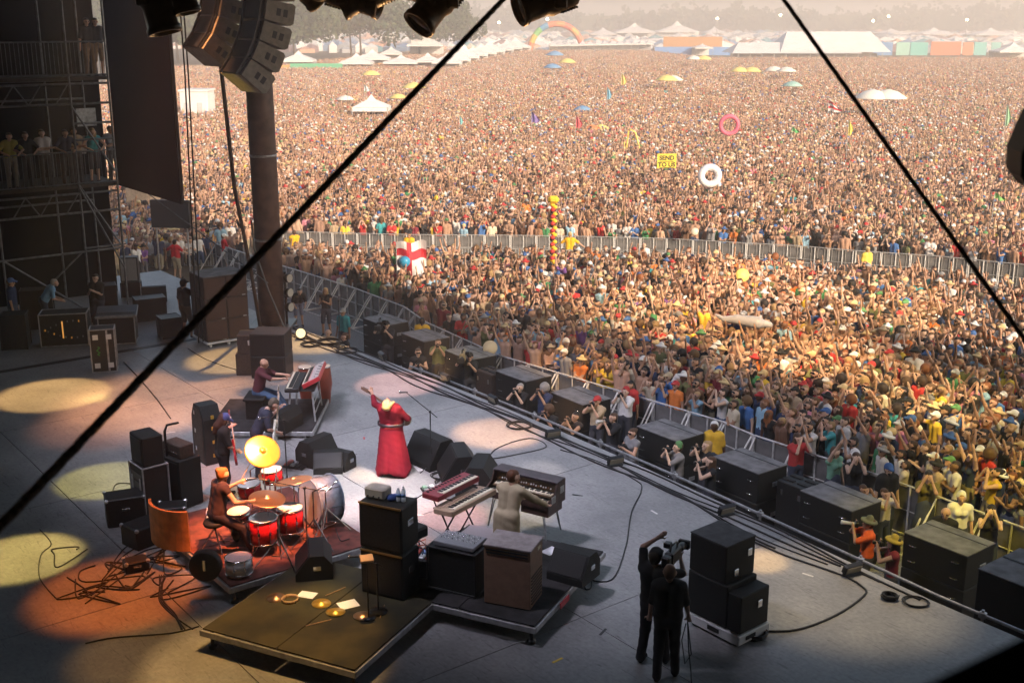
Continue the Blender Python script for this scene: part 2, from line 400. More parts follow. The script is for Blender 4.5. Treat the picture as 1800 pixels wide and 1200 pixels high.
        if hat == 'brim':
            o += [(H + hu * .075, H + hu * .12, .098, .075, HAT, .01)]
            c0 = H + hu * .065
            for q in range(14):
                a0, a1 = 2 * math.pi * q / 14, 2 * math.pi * (q + 1) / 14
                o.append((c0 + (hr * math.cos(a0) + lk * math.sin(a0)) * .14, c0 + (hr * math.cos(a1) + lk * math.sin(a1)) * .14, .025, .025, HAT, .02))
                o.append((c0 + (hr * math.cos(a0) + lk * math.sin(a0)) * .10, c0 + (hr * math.cos(a1) + lk * math.sin(a1)) * .10, .026, .026, HAT, .02))
    return o

SKINS = [(.62, .38, .26), (.58, .34, .23), (.66, .44, .32), (.5, .28, .17), (.42, .23, .14), (.55, .33, .24), (.16, .08, .05), (.24, .13, .08), (.64, .4, .3), (.6, .36, .24)]
HAIRS = [(.05, .03, .018), (.09, .05, .028), (.03, .02, .015), (.14, .08, .035), (.34, .22, .1), (.02, .016, .014), (.22, .08, .03)]
SHIRTS = {'white': (.72, .7, .68), 'black': (.02, .02, .022), 'grey': (.22, .22, .23), 'navy': (.03, .045, .1), 'blue': (.07, .18, .45), 'light blue': (.3, .5, .65),
          'red': (.5, .04, .04), 'dark red': (.22, .03, .04), 'yellow': (.8, .55, .06), 'green': (.06, .24, .1), 'olive': (.16, .17, .07), 'orange': (.75, .22, .05),
          'pink': (.65, .25, .32), 'purple': (.18, .08, .28), 'tan': (.45, .34, .22), 'teal': (.06, .35, .38), 'cream': (.66, .58, .44), 'brown': (.15, .08, .045)}
HATS = {'white': (.7, .7, .68), 'black': (.02, .02, .02), 'red': (.5, .05, .05), 'straw': (.62, .47, .24), 'blue': (.06, .14, .35), 'green': (.1, .25, .1), 'grey': (.3, .3, .3), 'tan': (.5, .4, .26)}
PANTSC = [(.05, .08, .16), (.02, .02, .025), (.3, .26, .18), (.12, .12, .13), (.25, .3, .38)]
def dress(o, skin=(.6, .37, .25), shirt=(.02, .02, .02), hair=(.04, .025, .02), pants=(.03, .03, .04), hat=(.1, .1, .1)):
    for k_, v_ in (('skin', skin), ('shirt', shirt), ('hair', hair), ('pants', pants), ('hat', hat)): o[k_] = [float(x) for x in v_]
    return o

def hero(label, loc, rz, J, colors, hair='short', hat=None, sleeve=.45, trouser=1.0, fem=False, vox=.0145, shades=False, scale=1.0, beard=False, wide=1.0, cat='person', group=None, fingers=True, skirt=0, shirt=True, top=True, extra_shirt=None, extra_trousers=None):
    """one person: a continuous body with shirt, trousers, hair and hat as its parts"""
    t = thing('person', label, cat, loc, rz, group); t.scale = (scale,) * 3
    c = dress(t, **colors)
    def lay(nm, pr, v, kk, fold=0):
        o = put(nm, body_mesh(nm, pr, PM, v, kk, fold=fold, seed=hash(label) % 7), t)
        dress(o, **colors); return o
    lay('body', prims(J, fem=fem, parts='body', fingers=fingers, shades=shades, wide=wide, hair=None), vox, .02)
    if shirt: lay('shirt', prims(J, fem=fem, parts='shirt', inflate=.014, sleeve=sleeve, wide=wide) + (extra_shirt or []), vox * 1.25, .03, .0035)
    lay('trousers' if not skirt else 'skirt', prims(J, fem=fem, parts='trousers', inflate=.012, trouser=trouser, wide=wide, skirt=skirt) + (extra_trousers or []), vox * 1.35, .03, .0035)
    if hair: lay('hair', prims(J, parts='hair', hair=hair, beard=beard), vox, .01, .003)
    if hat: lay('hat', prims(J, parts='hat', hat=hat), vox, .01)
    return t
# ------------------------------------------------------------------ ground, stage, roof
m = mat('field_dirt', (.11, .085, .055), .95, col2=(.16, .13, .08), scale=.6, bump=.3)
b = MB(); b.add([(-1500, -200, 0), (1500, -200, 0), (1500, 3000, 0), (-1500, 3000, 0)], [(0, 1, 2, 3)])
tag(b.build('ground', m), kind='structure')
# asphalt of the pit lane
m = mat('pit_asphalt', (.16, .16, .17), .9, noise=.35, scale=30, bump=.4)
b = MB(); q = [stg(-16, -8, .004), stg(40, -8, .004), stg(40, 4.6, .004), stg(-2, 6.4, .004), stg(-9, 12, .004), stg(-16, 12, .004)]
b.add([tuple(p) for p in q], [tuple(range(6))]); tag(b.build('pit_lane', m), kind='structure')

def stage_deck_mat():
    m = bpy.data.materials.new('stage_deck_paint'); m.use_nodes = True; t = m.node_tree; b = t.nodes['Principled BSDF']
    tc = t.nodes.new('ShaderNodeTexCoord')
    n1 = t.nodes.new('ShaderNodeTexNoise'); n1.inputs['Scale'].default_value = .55; n1.inputs['Detail'].default_value = 8; n1.inputs['Roughness'].default_value = .65
    n2 = t.nodes.new('ShaderNodeTexNoise'); n2.inputs['Scale'].default_value = 14; n2.inputs['Detail'].default_value = 6
    mp = t.nodes.new('ShaderNodeMapping'); mp.inputs['Scale'].default_value = (1, 7, 1)
    n3 = t.nodes.new('ShaderNodeTexNoise'); n3.inputs['Scale'].default_value = 3; n3.inputs['Detail'].default_value = 10; n3.inputs['Distortion'].default_value = 1.5
    t.links.new(tc.outputs['Object'], n1.inputs['Vector']); t.links.new(tc.outputs['Object'], n2.inputs['Vector'])
    t.links.new(tc.outputs['Object'], mp.inputs['Vector']); t.links.new(mp.outputs[0], n3.inputs['Vector'])
    r = t.nodes.new('ShaderNodeValToRGB'); r.color_ramp.elements[0].color = (.19, .19, .195, 1); r.color_ramp.elements[1].color = (.36, .355, .355, 1)
    r.color_ramp.elements[0].position = .3; r.color_ramp.elements[1].position = .7
    t.links.new(n1.outputs['Fac'], r.inputs[0])
    r2 = t.nodes.new('ShaderNodeMapRange'); r2.inputs[1].default_value = .3; r2.inputs[2].default_value = .7; r2.inputs[3].default_value = .82; r2.inputs[4].default_value = 1.1
    t.links.new(n2.outputs['Fac'], r2.inputs[0])
    r3 = t.nodes.new('ShaderNodeMapRange'); r3.inputs[1].default_value = .28; r3.inputs[2].default_value = .42; r3.inputs[3].default_value = .55; r3.inputs[4].default_value = 1.0
    t.links.new(n3.outputs['Fac'], r3.inputs[0])
    a = t.nodes.new('ShaderNodeVectorMath'); a.operation = 'MULTIPLY'; c = t.nodes.new('ShaderNodeVectorMath'); c.operation = 'MULTIPLY'
    t.links.new(r.outputs[0], a.inputs[0]); t.links.new(r2.outputs[0], a.inputs[1]); t.links.new(a.outputs[0], c.inputs[0]); t.links.new(r3.outputs[0], c.inputs[1])
    t.links.new(c.outputs[0], b.inputs['Base Color']); b.inputs['Roughness'].default_value = .5
    bp = t.nodes.new('ShaderNodeBump'); bp.inputs['Strength'].default_value = .15; bp.inputs['Distance'].default_value = .01
    t.links.new(n2.outputs['Fac'], bp.inputs['Height']); t.links.new(bp.outputs[0], b.inputs['Normal'])
    return m
DECK = stage_deck_mat()
# the deck is laid in panels with recessed joints; each panel is a piece of the stage floor
deck = thing('stage_floor', None, None, tuple(stg(0, 0, ST)), ROT); tag(deck, kind='structure')
del_keys = [k for k in ('label', 'category') if k in deck.keys()]
for k_ in del_keys: del deck[k_]
def front_n(e):      # the front edge bows a little to the crowd
    t = max(0, min(1, e / 22.6)); return .45 * math.sin(math.pi * t)
PW, PD = 4.88, 4.88
for i in range(-1, 7):
    for j in range(0, 5):
        e0, e1 = i * PW, (i + 1) * PW; n1, n0 = -j * PD, -(j + 1) * PD
        if i == -1: continue
        bb = MB(); g = .008
        if j == 0:
            ks = 8; top = [(e0 + g + (e1 - e0 - 2 * g) * k / ks, front_n(e0 + (e1 - e0) * k / ks)) for k in range(ks + 1)]
            poly = [(e0 + g, n0 + g), (e1 - g, n0 + g)] + top[::-1]
        else: poly = [(e0 + g, n0 + g), (e1 - g, n0 + g), (e1 - g, n1 - g), (e0 + g, n1 - g)]
        bb.prism(poly, -.12, 0); bb.build('deck_panel', DECK, deck)
bb = MB(); bb.box((17, -12.5, -.2), (34.5, 24.9, .12)); bb.build('deck_frame', BLACK, deck)
# wing deck (stage right) beyond the black seam
wing = MB(); wing.box((-5.2, -12, -.075), (10.2, 24, .13)); w_ = wing.build('wing_floor', DECK, None, tuple(stg(0, 0, ST)), ROT); tag(w_, kind='structure')
sm_ = MB(); sm_.box((-.12, -12, -.02), (.22, 23.5, .05)); tag(sm_.build('floor_seam', BLACK, None, tuple(stg(0, 0, ST)), ROT), kind='structure')
# black skirt and scaffold under the stage front
b = MB()
for k in range(28):
    e = k * .84 - 1; b.box((e + .42, front_n(e) - .06, -1.0), (.84, .03, 1.75))
tag(b.build('stage_front_wall', mat('black_drape', (.012, .012, .013), .95), None, tuple(stg(0, 0, ST)), ROT), kind='structure')

DRAPE = mat('black_stage_drape', (.002, .002, .0022), 1, noise=.3, scale=3, spec=.1)
# roof over the stage, its front edge out over the pit
roof = thing('stage_roof', 'black roof covering the whole festival stage above the lights', 'roof', tuple(stg(0, 0, 0)), ROT)
b = MB(); b.box((15.5, -9.5, 16.2), (47, 31, .35)); b.build('roof_deck', DRAPE, roof)
for k in range(-1, 6):
    n_ = -22 + k * 5.0
    for a_, c_ in (((-7, n_, 15.9), (38, n_, 15.9)), ((-7, n_, 15.1), (38, n_, 15.1))):
        bb = MB(); bb.tube([a_, c_], .06, 6); bb.build('roof_beam', BLACKM, roof)
# back wall, and unseen side drapes added to block the sun
def drape(name, label, p, q, z0, z1, amp=.12, n=60, group='black drapes hung round the stage', slant=0):
    p, q = Vector(p), Vector(q); d = (q - p); L = d.length; d.normalize(); nn = Vector((-d.y, d.x, 0)); vs = []; fs = []
    for k in range(n + 1):
        s_ = k / n; a = p + d * L * s_ + nn * amp * math.sin(s_ * L * 4 + math.sin(s_ * 9) * 2)
        zb = z0 + slant * s_; vs += [(a.x, a.y, zb), (a.x, a.y, z1), (a.x + nn.x * .03, a.y + nn.y * .03, zb), (a.x + nn.x * .03, a.y + nn.y * .03, z1)]
    for k in range(n):
        c = 4 * k; fs += [(c, c + 4, c + 5, c + 1), (c + 3, c + 7, c + 6, c + 2), (c, c + 2, c + 6, c + 4), (c + 1, c + 5, c + 7, c + 3)]
    b = MB(); b.add(vs, fs, True); return tag(b.build(name, DRAPE), label, 'drape', group)
drape('back_drape', 'black drape closing the rear of the stage', stg(-8, -24.5, 0), stg(37, -24.5, 0), ST, 16)
drape('sun_block_drape', 'unseen black drape added at stage left to block the sun', stg(37, -24, 0), stg(37, 6, 0), 0, 16)
drape('sun_block_drape', 'unseen black drape added past the stage left wing to shade the crowd', stg(37.5, 6, 0), stg(37.5, 14.5, 0) + E * 9, 0, 15)

pn2 = thing('masking_panel', 'unseen black panel added at stage left to cut the sky light', 'panel', tuple(stg(24.6, -.5, 0)), ROT)  # out of view, added to keep sky light off the near deck
b = MB(); b.box((4.2, 0, 9.6), (8.4, .12, 12.6)); b.build('cloth', DRAPE, pn2)
# ------------------------------------------------------------------ crowd
def up(x, y, z): return (x, y, z)
POSES = []
def V_(**k): return k
POSES = [
 dict(j=dict(), d='arms down'),
 dict(j=dict(lh=(-.2, .35, 1.95), lp=(-1, .2, 0)), d='left arm raised'),
 dict(j=dict(rh=(.15, .3, 2.0), rp=(1, .2, 0)), d='right arm raised'),
 dict(j=dict(lh=(-.3, .2, 1.98), rh=(.3, .2, 1.98), lp=(-1, 0, 0), rp=(1, 0, 0)), d='both arms raised'),
 dict(j=dict(lh=(-.06, .3, 1.3), rh=(.06, .3, 1.3), lp=(-.5, -.2, -1), rp=(.5, -.2, -1)), d='hands clapping'),
 dict(j=dict(lh=(-.08, .24, 1.62), rh=(.08, .24, 1.62), lp=(-.45, 0, -1), rp=(.45, 0, -1)), d='hands at the face'),
 dict(j=dict(rh=(.1, .34, 1.72), rp=(.5, 0, -1), chest=(.03, .02, 1.4)), d='holding up a phone'),
 dict(j=dict(lh=(.12, .22, 1.15), rh=(-.12, .24, 1.2), lp=(-1, -.3, -.5), rp=(1, -.3, -.5)), d='arms folded'),
]
LOOKS = [dict(hair='short', sleeve=.3, d='short hair'), dict(hair='long', fem=True, sleeve=.0, d='long hair'), dict(hair='short', hat='cap', sleeve=.3, d='cap'),
         dict(hair='short', hat='brim', sleeve=.3, d='brimmed hat'), dict(hair='bun', fem=True, sleeve=.0, d='bun'), dict(hair='short', sleeve=0, top=False, d='bare chest'), dict(hair='short', shades=True, sleeve=.28, beard=True, d='sunglasses'),
         dict(hair='afro', sleeve=.3, d='bushy hair')]
def variant(lod, p, l, i):
    kw = {k: v for k, v in LOOKS[l].items() if k != 'd'}
    J = skel(**POSES[p]['j'], look=(0.16 * ((i % 3) - 1), 1, .42 if i % 2 else .25))
    if lod == 0: return body_mesh('standing_person', prims(J, **kw, eyes=True), PM, .021, .022, zstep=lambda z: .019 if z > 1.42 else (.03 if z > .95 else .065))
    P_ = prims(J, **kw, trouser=1.0)
    P_ = [q for q in P_ if max(q[0][2], q[1][2]) > .75]
    if lod == 1: return body_mesh('spectator', P_, PM, .033, .022, zstep=lambda z: .03 if z > 1.42 else .06)
    return body_mesh('distant_spectator', [(q[0], q[1], q[2] + .006, q[3] + .006, *q[4:]) for q in P_ if max(q[0][2], q[1][2]) > 1.0], PM, .062, .02, zstep=lambda z: .055 if z > 1.4 else .1)
combos = [(0, 0), (0, 1), (0, 2), (0, 3), (1, 0), (1, 1), (2, 2), (2, 6), (3, 5), (3, 1), (5, 0), (4, 1), (4, 0), (5, 6), (5, 4), (6, 2), (6, 1), (6, 0), (7, 3), (7, 6), (0, 5), (2, 5), (0, 7), (4, 4), (2, 4), (0, 6)]
LOD = {0: [variant(0, p, l, i) for i, (p, l) in enumerate(combos)]}
LOD[1] = [variant(1, p, l, i) for i, (p, l) in enumerate(combos[::1]) if i % 2 == 0 or i in (7, 17, 13)]
LOD[2] = [variant(2, p, l, i) for i, (p, l) in enumerate(combos) if i % 3 == 0 or p == 3]

shirt_names = list(SHIRTS); shirt_w = [15, 18, 8, 7, 6, 5, 5, 3, 5, 4, 4, 2, 4, 1, 6, 3, 6, 3]
hat_names = list(HATS)
# lines of the barriers (plan)
FENCE = [(-30, 60), (-20, 57.5), (-11, 55.6), (-5.4, 54.8), (-1.3, 54.6), (2.7, 54.35), (7.9, 53.6), (12.8, 51.9), (15.0, 50.8), (18.35, 49.5), (24, 46), (34, 38), (44, 27)]
PIT = [(-13.5, 52.5), (-9.68, 47.71), (-8.22, 46.0), (-6.05, 43.4), (-4.06, 40.66), (-2.6, 37.45), (-.34, 34.05), (5.3, 28.06), (6.18, 26.6), (8.33, 24.24), (12.5, 18.5), (16, 13)]
def inside(poly, X, Y):
    r = np.zeros(X.shape, bool); n = len(poly)
    for i in range(n):
        x1, y1 = poly[i]; x2, y2 = poly[(i + 1) % n]
        c = ((y1 > Y) != (y2 > Y)) & (X < (x2 - x1) * (Y - y1) / (y2 - y1 + 1e-12) + x1); r ^= c
    return r
def project(X, Y, Z):
    Zr = Z - CAM_Z; d = Y * math.cos(PITCH) - Zr * math.sin(PITCH); w = Y * math.sin(PITCH) + Zr * math.cos(PITCH)
    return 900 + F_PX * X / d, 600 - F_PX * w / d
def scatter(poly, step):
    p = np.array(poly); xs = np.arange(p[:, 0].min(), p[:, 0].max(), step); ys = np.arange(p[:, 1].min(), p[:, 1].max(), step * .87)
    X, Y = np.meshgrid(xs, ys); X = X + (np.arange(len(ys)) % 2)[:, None] * step * .5
    X = X + nr.uniform(-.34, .34, X.shape) * step; Y = Y + nr.uniform(-.34, .34, Y.shape) * step
    X, Y = X.ravel(), Y.ravel(); ok = inside(poly, X, Y)
    px, py = project(X, Y, 1.6); ok &= (px > -60) & (px < 1860) & (Y > 1)
    return X[ok], Y[ok]
def off(line, d):
    o = []
    for i, (x, y) in enumerate(line):
        a = line[max(0, i - 1)]; c = line[min(len(line) - 1, i + 1)]; t = Vector((c[0] - a[0], c[1] - a[1])).normalized(); o.append((x - t.y * d, y + t.x * d))
    return o
front = off(PIT, .42) + off(FENCE[:], -2.6)[::-1]
front = [p for p in off(PIT, .28)] + [(36, 10), (36, 34)] + [(p[0] + (.0 if p[0] < 5 else .3 * (p[0] - 5) * .0), p[1]) for p in off(FENCE, -5.6)[::-1] if -9 < p[0] < 33] + [(-10.5, 50.6)]
fx, fy = scatter(front, .49)
# keep the lanes clear of the standing crew
back = off(FENCE, .5)[:-1] + [(60, 50), (190, 300), (100, 306), (50, 306), (42, 378), (-30, 380), (-34, 330), (-52, 262), (-76, 245), (-66, 200), (-52, 130), (-40, 92), (-34, 84)]
bx1, by1 = scatter([p for p in back], .49)
k_ = by1 < 150; bx2, by2 = scatter(back, .72); k2 = by2 >= 150
bx, by = np.concatenate([bx1[k_], bx2[k2]]), np.concatenate([by1[k_], by2[k2]])
sd_ = [(-13.6, 52.0), (-11.4, 55.0), (-20, 57), (-30, 59.6), (-36, 52), (-24, 47.0), (-17, 48)]
sx_, sy_ = scatter(sd_, .62)
def colors_for(n):
    sk = np.array(SKINS)[nr.choice(len(SKINS), n, p=[.16, .14, .14, .1, .08, .12, .03, .04, .1, .09])] * nr.uniform(.65, 1.08, (n, 1))
    hr_ = np.array(HAIRS)[nr.choice(len(HAIRS), n)] * nr.uniform(.7, 1.3, (n, 1))
    si = nr.choice(len(shirt_names), n, p=np.array(shirt_w) / sum(shirt_w)); sh = np.array([SHIRTS[s] for s in shirt_names])[si] * nr.uniform(.8, 1.15, (n, 1))
    pa = np.array(PANTSC)[nr.choice(len(PANTSC), n)]; hi = nr.choice(len(hat_names), n, p=[.25, .1, .12, .25, .08, .05, .05, .1]); ha = np.array([HATS[s] for s in hat_names])[hi]
    return sk, hr_, sh, pa, ha, si, hi
AIM = Vector((-2.5, 24, 0))
def crowd_object(name, X, Y, lod, kind_label, near=.0, bare=.0):
    n = len(X); sk, hr_, sh, pa, ha, si, hi = colors_for(n)
    if bare:
        q = nr.rand(n) < bare; sh[q] = sk[q] * .95
    me = bpy.data.meshes.new(name); me.vertices.add(n)
    co = np.stack([X, Y, np.zeros(n)], 1).astype(np.float32); me.vertices.foreach_set('co', co.ravel())
    yaw = np.arctan2(AIM.y - Y, AIM.x - X) - math.pi / 2 + nr.normal(0, .22, n)
    def at_(nm, ty, data):
        a = me.attributes.new(nm, ty, 'POINT'); a.data.foreach_set('vector' if ty == 'FLOAT_VECTOR' else 'value', np.asarray(data).ravel())
    at_('skin', 'FLOAT_VECTOR', sk.astype(np.float32)); at_('hair', 'FLOAT_VECTOR', hr_.astype(np.float32)); at_('shirt', 'FLOAT_VECTOR', sh.astype(np.float32))
    at_('pants', 'FLOAT_VECTOR', pa.astype(np.float32)); at_('hat', 'FLOAT_VECTOR', ha.astype(np.float32))
    at_('rot', 'FLOAT_VECTOR', np.stack([nr.normal(0, .04, n), nr.normal(0, .05, n), yaw], 1).astype(np.float32)); at_('size', 'FLOAT', nr.normal(1.0, .065, n).astype(np.float32))
    o = put(name, me); tag(o, kind_label, None, None, 'stuff')
    ng = bpy.data.node_groups.new(name, 'GeometryNodeTree'); ng.interface.new_socket('Geometry', in_out='INPUT', socket_type='NodeSocketGeometry'); ng.interface.new_socket('Geometry', in_out='OUTPUT', socket_type='NodeSocketGeometry')
    nn, L = ng.nodes, ng.links; gi, go = nn.new('NodeGroupInput'), nn.new('NodeGroupOutput')
    # one source per figure: a hidden-free mesh joined as separate instances
    join = nn.new('GeometryNodeJoinGeometry'); pick = nn.new('GeometryNodeGeometryToInstance')
    g2i = []
    for i, mesh in enumerate(LOD[lod]):
        src = bpy.data.objects.new('crowd_figure', mesh)     # referenced by the nodes only
        oi = nn.new('GeometryNodeObjectInfo'); oi.inputs['Object'].default_value = src; oi.inputs['As Instance'].default_value = True
        g2i.append(oi)
    for oi in reversed(g2i): L.new(oi.outputs['Geometry'], join.inputs[0])
    iop = nn.new('GeometryNodeInstanceOnPoints'); iop.inputs['Pick Instance'].default_value = True
    L.new(gi.outputs[0], iop.inputs['Points']); L.new(join.outputs[0], iop.inputs['Instance'])
    ri = nn.new('FunctionNodeRandomValue'); ri.data_type = 'INT'; ri.inputs['Max'].default_value = len(g2i) - 1
    for s_ in ri.inputs:
        if s_.name == 'Min' and s_.type == 'INT': s_.default_value = 0
        if s_.name == 'Max' and s_.type == 'INT': s_.default_value = len(g2i) - 1
    L.new([q for q in ri.outputs if q.type == 'INT'][0], iop.inputs['Instance Index'])
    na = nn.new('GeometryNodeInputNamedAttribute'); na.data_type = 'FLOAT_VECTOR'; na.inputs['Name'].default_value = 'rot'
    er = nn.new('FunctionNodeEulerToRotation'); L.new(na.outputs[0], er.inputs[0]); L.new(er.outputs[0], iop.inputs['Rotation'])
    nb = nn.new('GeometryNodeInputNamedAttribute'); nb.data_type = 'FLOAT'; nb.inputs['Name'].default_value = 'size'; L.new(nb.outputs[0], iop.inputs['Scale'])
    L.new(iop.outputs[0], go.inputs[0])
    md = o.modifiers.new('figures', 'NODES'); md.node_group = ng; return o
# the 300 spectators that show largest are persons of their own
dist = np.hypot(fx, fy); order = np.argsort(dist)
ppx, ppy = project(fx, fy, 1.6)
vis = [i for i in order if -10 < ppx[i] < 1810 and ppy[i] < 1190 and not (ppx[i] > 1600 and ppy[i] > 1000)][:300]
chosen = set(vis)
rest = np.array([i for i in range(len(fx)) if i not in chosen])
n = len(vis); sk, hr_, sh, pa, ha, si, hi = colors_for(n)
def zone(px, py):
    c = 'near the right edge of the picture' if px > 1650 else 'right of the middle'  if px > 1350 else 'in the middle' if px > 1050 else 'towards the left'
    return c
used_labels = {}
SKW = lambda s: 'dark' if s[0] < .28 else 'fair'
cand = []
CW = np.array([.45 if p in (1, 2, 3) else 1.0 for p, l in combos]); CW /= CW.sum()
for q, i in enumerate(vis):
    ci = nr.choice(len(combos), p=CW); p, l = combos[ci]
    o = put('person', LOD[0][ci]); o.location = (fx[i], fy[i], 0)
    yaw = math.atan2(AIM.y - fy[i], AIM.x - fx[i]) - math.pi / 2 + nr.normal(0, .2); s_ = nr.normal(1.0, .05)
    o.rotation_euler = (nr.normal(0, .04), nr.normal(0, .05), yaw); o.scale = (s_,) * 3
    dress(o, sk[q], sh[q], hr_[q], pa[q], ha[q])
    sn, hn = shirt_names[si[q]], hat_names[hi[q]]
    lk = LOOKS[l]['d']; top = {5: 'bare chest'}.get(l) or ('%s top' % sn if LOOKS[l].get('fem') else '%s shirt' % sn)
    if lk in ('cap', 'brimmed hat'): lk = '%s %s' % (hn, lk)
    elif lk == 'bare chest': lk = 'short hair'
    cand.append((o, top, lk, POSES[p]['d'], ppx[i], ppy[i], dist[i]))
LANDMARKS = [(n + ' pit subwoofer', tuple(stg(e, 3.3, 0).to_2d())) for n, e in zip(('first', 'second', 'third', 'fourth', 'fifth', 'sixth', 'seventh', 'eighth', 'ninth'), (0, 2.4, 4.9, 7.5, 10, 13.3, 15.9, 18.4, 20.9))]
groups = {}
for c in cand:
    o, top, lk, ps, px, py, d = c
    fr, to = min(((nm, math.hypot(o.location.x - x - 3.2, o.location.y - y - 2.6)) for nm, (x, y) in LANDMARKS), key=lambda t: t[1])
    groups.setdefault((top, lk, ps, fr), []).append(c)
ORD = ['nearest', 'second nearest', 'third nearest', 'fourth nearest', 'fifth nearest', 'sixth nearest', 'seventh nearest', 'eighth nearest', 'ninth nearest'] + ['%dth nearest' % k for k in range(10, 60)]
for (top, lk, ps, fr), lst in groups.items():
    lst.sort(key=lambda c: c[6])
    for k, c in enumerate(lst):
        lab = '%s, %s, %s, past the %s' % (top, lk, ps, fr)
        if len(lst) > 1: lab = '%s %s' % (ORD[k] if k < len(lst) - 1 or k == 0 else 'rearmost', lab)
        tag(c[0], lab, 'person', 'spectators in the front crowd')
crowd_object('front_crowd', fx[rest], fy[rest], 1, 'dense crowd between the pit barrier and the cross fence', bare=.18)
k_ = by < 75
crowd_object('middle_crowd', bx[k_], by[k_], 1, 'packed crowd behind the cross fence facing the stage', bare=.35)
crowd_object('far_crowd', bx[~k_], by[~k_], 2, 'endless packed crowd reaching back to the far tents', bare=.45)
crowd_object('side_crowd', sx_, sy_, 1, 'crowd at the side of the stage by the barriers', bare=.1)
# ------------------------------------------------------------------ big stage structures
def T3(x, y, z): return Matrix.Translation((x, y, z))
RX = lambda a: Matrix.Rotation(a, 4, 'X'); RY = lambda a: Matrix.Rotation(a, 4, 'Y'); RZ = lambda a: Matrix.Rotation(a, 4, 'Z')
# round roof column at the stage right corner
col = thing('roof_column', 'thick round brown steel column at the far corner of the stage', 'column', tuple(stg(0, -.5, 0)))
PIL = mat('column_paint', (.1, .058, .045), .6, noise=.35, scale=3, bump=.15)
b = MB(); cyl(b, (0, 0, 0), .39, 16.1, 28); b.build('shaft', PIL, col)
for z in (4.6, 7.1, 10.4):
    b = MB(); b.lathe([(.39, z), (.405, z), (.405, z + .07), (.39, z + .07)], 28); b.build('band', STEEL, col)
b = MB(); b.box((0, 0, ST + .06), (1.3, 1.3, .12), bev=.02); b.build('base_plate', BLACKM, col)
# hanging black masking panel above the wing
pn = thing('masking_panel', 'tall black masking panel hanging between the scaffold tower and the column', 'panel', tuple(stg(-3.7, -3.5, 0)), ROT)
b = MB(); b.box((2.35, 0, 11.1), (4.8, .12, 10.0)); b.build('cloth', DRAPE, pn)
b = MB(); b.tube([(4.78, 0, 6.1), (4.78, 0, 16)], .04, 8); b.build('edge_pipe', BLACKM, pn)
# cables hanging down beside the column
def hang(label, pts, r, m=RUBBER, name='hanging_cable'):
    b = MB(); b.tube(pts, r, 6); return tag(b.build(name, m), label, 'cable', 'cables hanging at stage right')
for k, (xa, xb, lab) in enumerate(((325, 342, 'thin black cable hanging just right of the masking panel'), (331, 350, 'black cable hanging second from the masking panel'))):
    a_, b_ = aty(xa, 130, 33), aty(xb, 500, 32.6); hang(lab, [a_ + Vector((0, 0, 5)), a_, b_, Vector((b_.x, b_.y, 2))], .022)
a_, m_, b_ = aty(392, 150, 31), aty(412, 330, 31.5), aty(440, 470, 33.5)
hang('thick brown cable bundle hanging down left of the round column', [a_ + Vector((-.2, 0, 4)), a_, m_, b_, stg(.2, -1.0, ST + .05)], .055, mat('brown_cable', (.06, .035, .025), .7))
hang('grey cable wound down the lower part of the round column', [stg(-.1, -.95, 5.2), stg(.1, -1.0, 4.4), stg(.45, -.8, 3.2), stg(.9, -.5, ST + .03)], .03, mat('grey_cable', (.12, .12, .12), .6))
# ---- line arrays
def array(label, org, n_mod, first, M_=CREAM):
    t = thing('line_array', label, 'speaker array', org, ROT, 'line arrays hung over stage right')
    y = z = 0.0; pitch = R(2); side = mat('array_side', (.2, .17, .13), .5, noise=.2, scale=8)
    for k in range(n_mod):
        pitch = R(2 + 36 * (k / (n_mod - 1)) ** 1.5); dz = .54
        cyx, czz = y - math.sin(pitch) * dz / 2, z - math.cos(pitch) * dz / 2
        T = T3(0, cyx, czz) @ RX(-pitch)
        b = MB(); b.M = T; b.prism([(-.36, -.225), (.33, -.255), (.40, -.2), (.40, .2), (.33, .255), (-.36, .225)], -.6, .6, 'x'); cab = b.build('cabinet', side, t)
        b = MB(); b.M = T
        for dy in (-.02, .16): b.box((.602, dy, 0), (.012, .11, .17), bev=.004)
        b.build('handle', BLACK, cab)
        b = MB(); b.M = T; b.box((0, .405, 0), (1.12, .02, .38)); b.build('grille', GRILLE, cab)
        b = MB(); b.M = T; b.box((0, -.385, 0), (1.0, .06, .42), bev=.01)
        for q in (-.45, .45): b.box((q, -.44, 0), (.06, .05, .5))
        b.build('rigging_plate', BLACKM, cab)
        y -= math.sin(pitch) * dz; z -= math.cos(pitch) * dz
    b = MB(); b.box((0, 0, .08), (1.3, .8, .12), bev=.02); b.tube([(0, 0, .1), (0, 0, 4)], .04); b.build('fly_frame', BLACKM, t); return t
p = aty(474, -80, 29.5); array('nearer hanging line array with its lower cabinets curving back, yellow light on its rear', tuple(p), 6, 0)
p = aty(398, -80, 30.6); array('darker hanging line array partly hidden left of the nearer one', tuple(p), 5, 0)
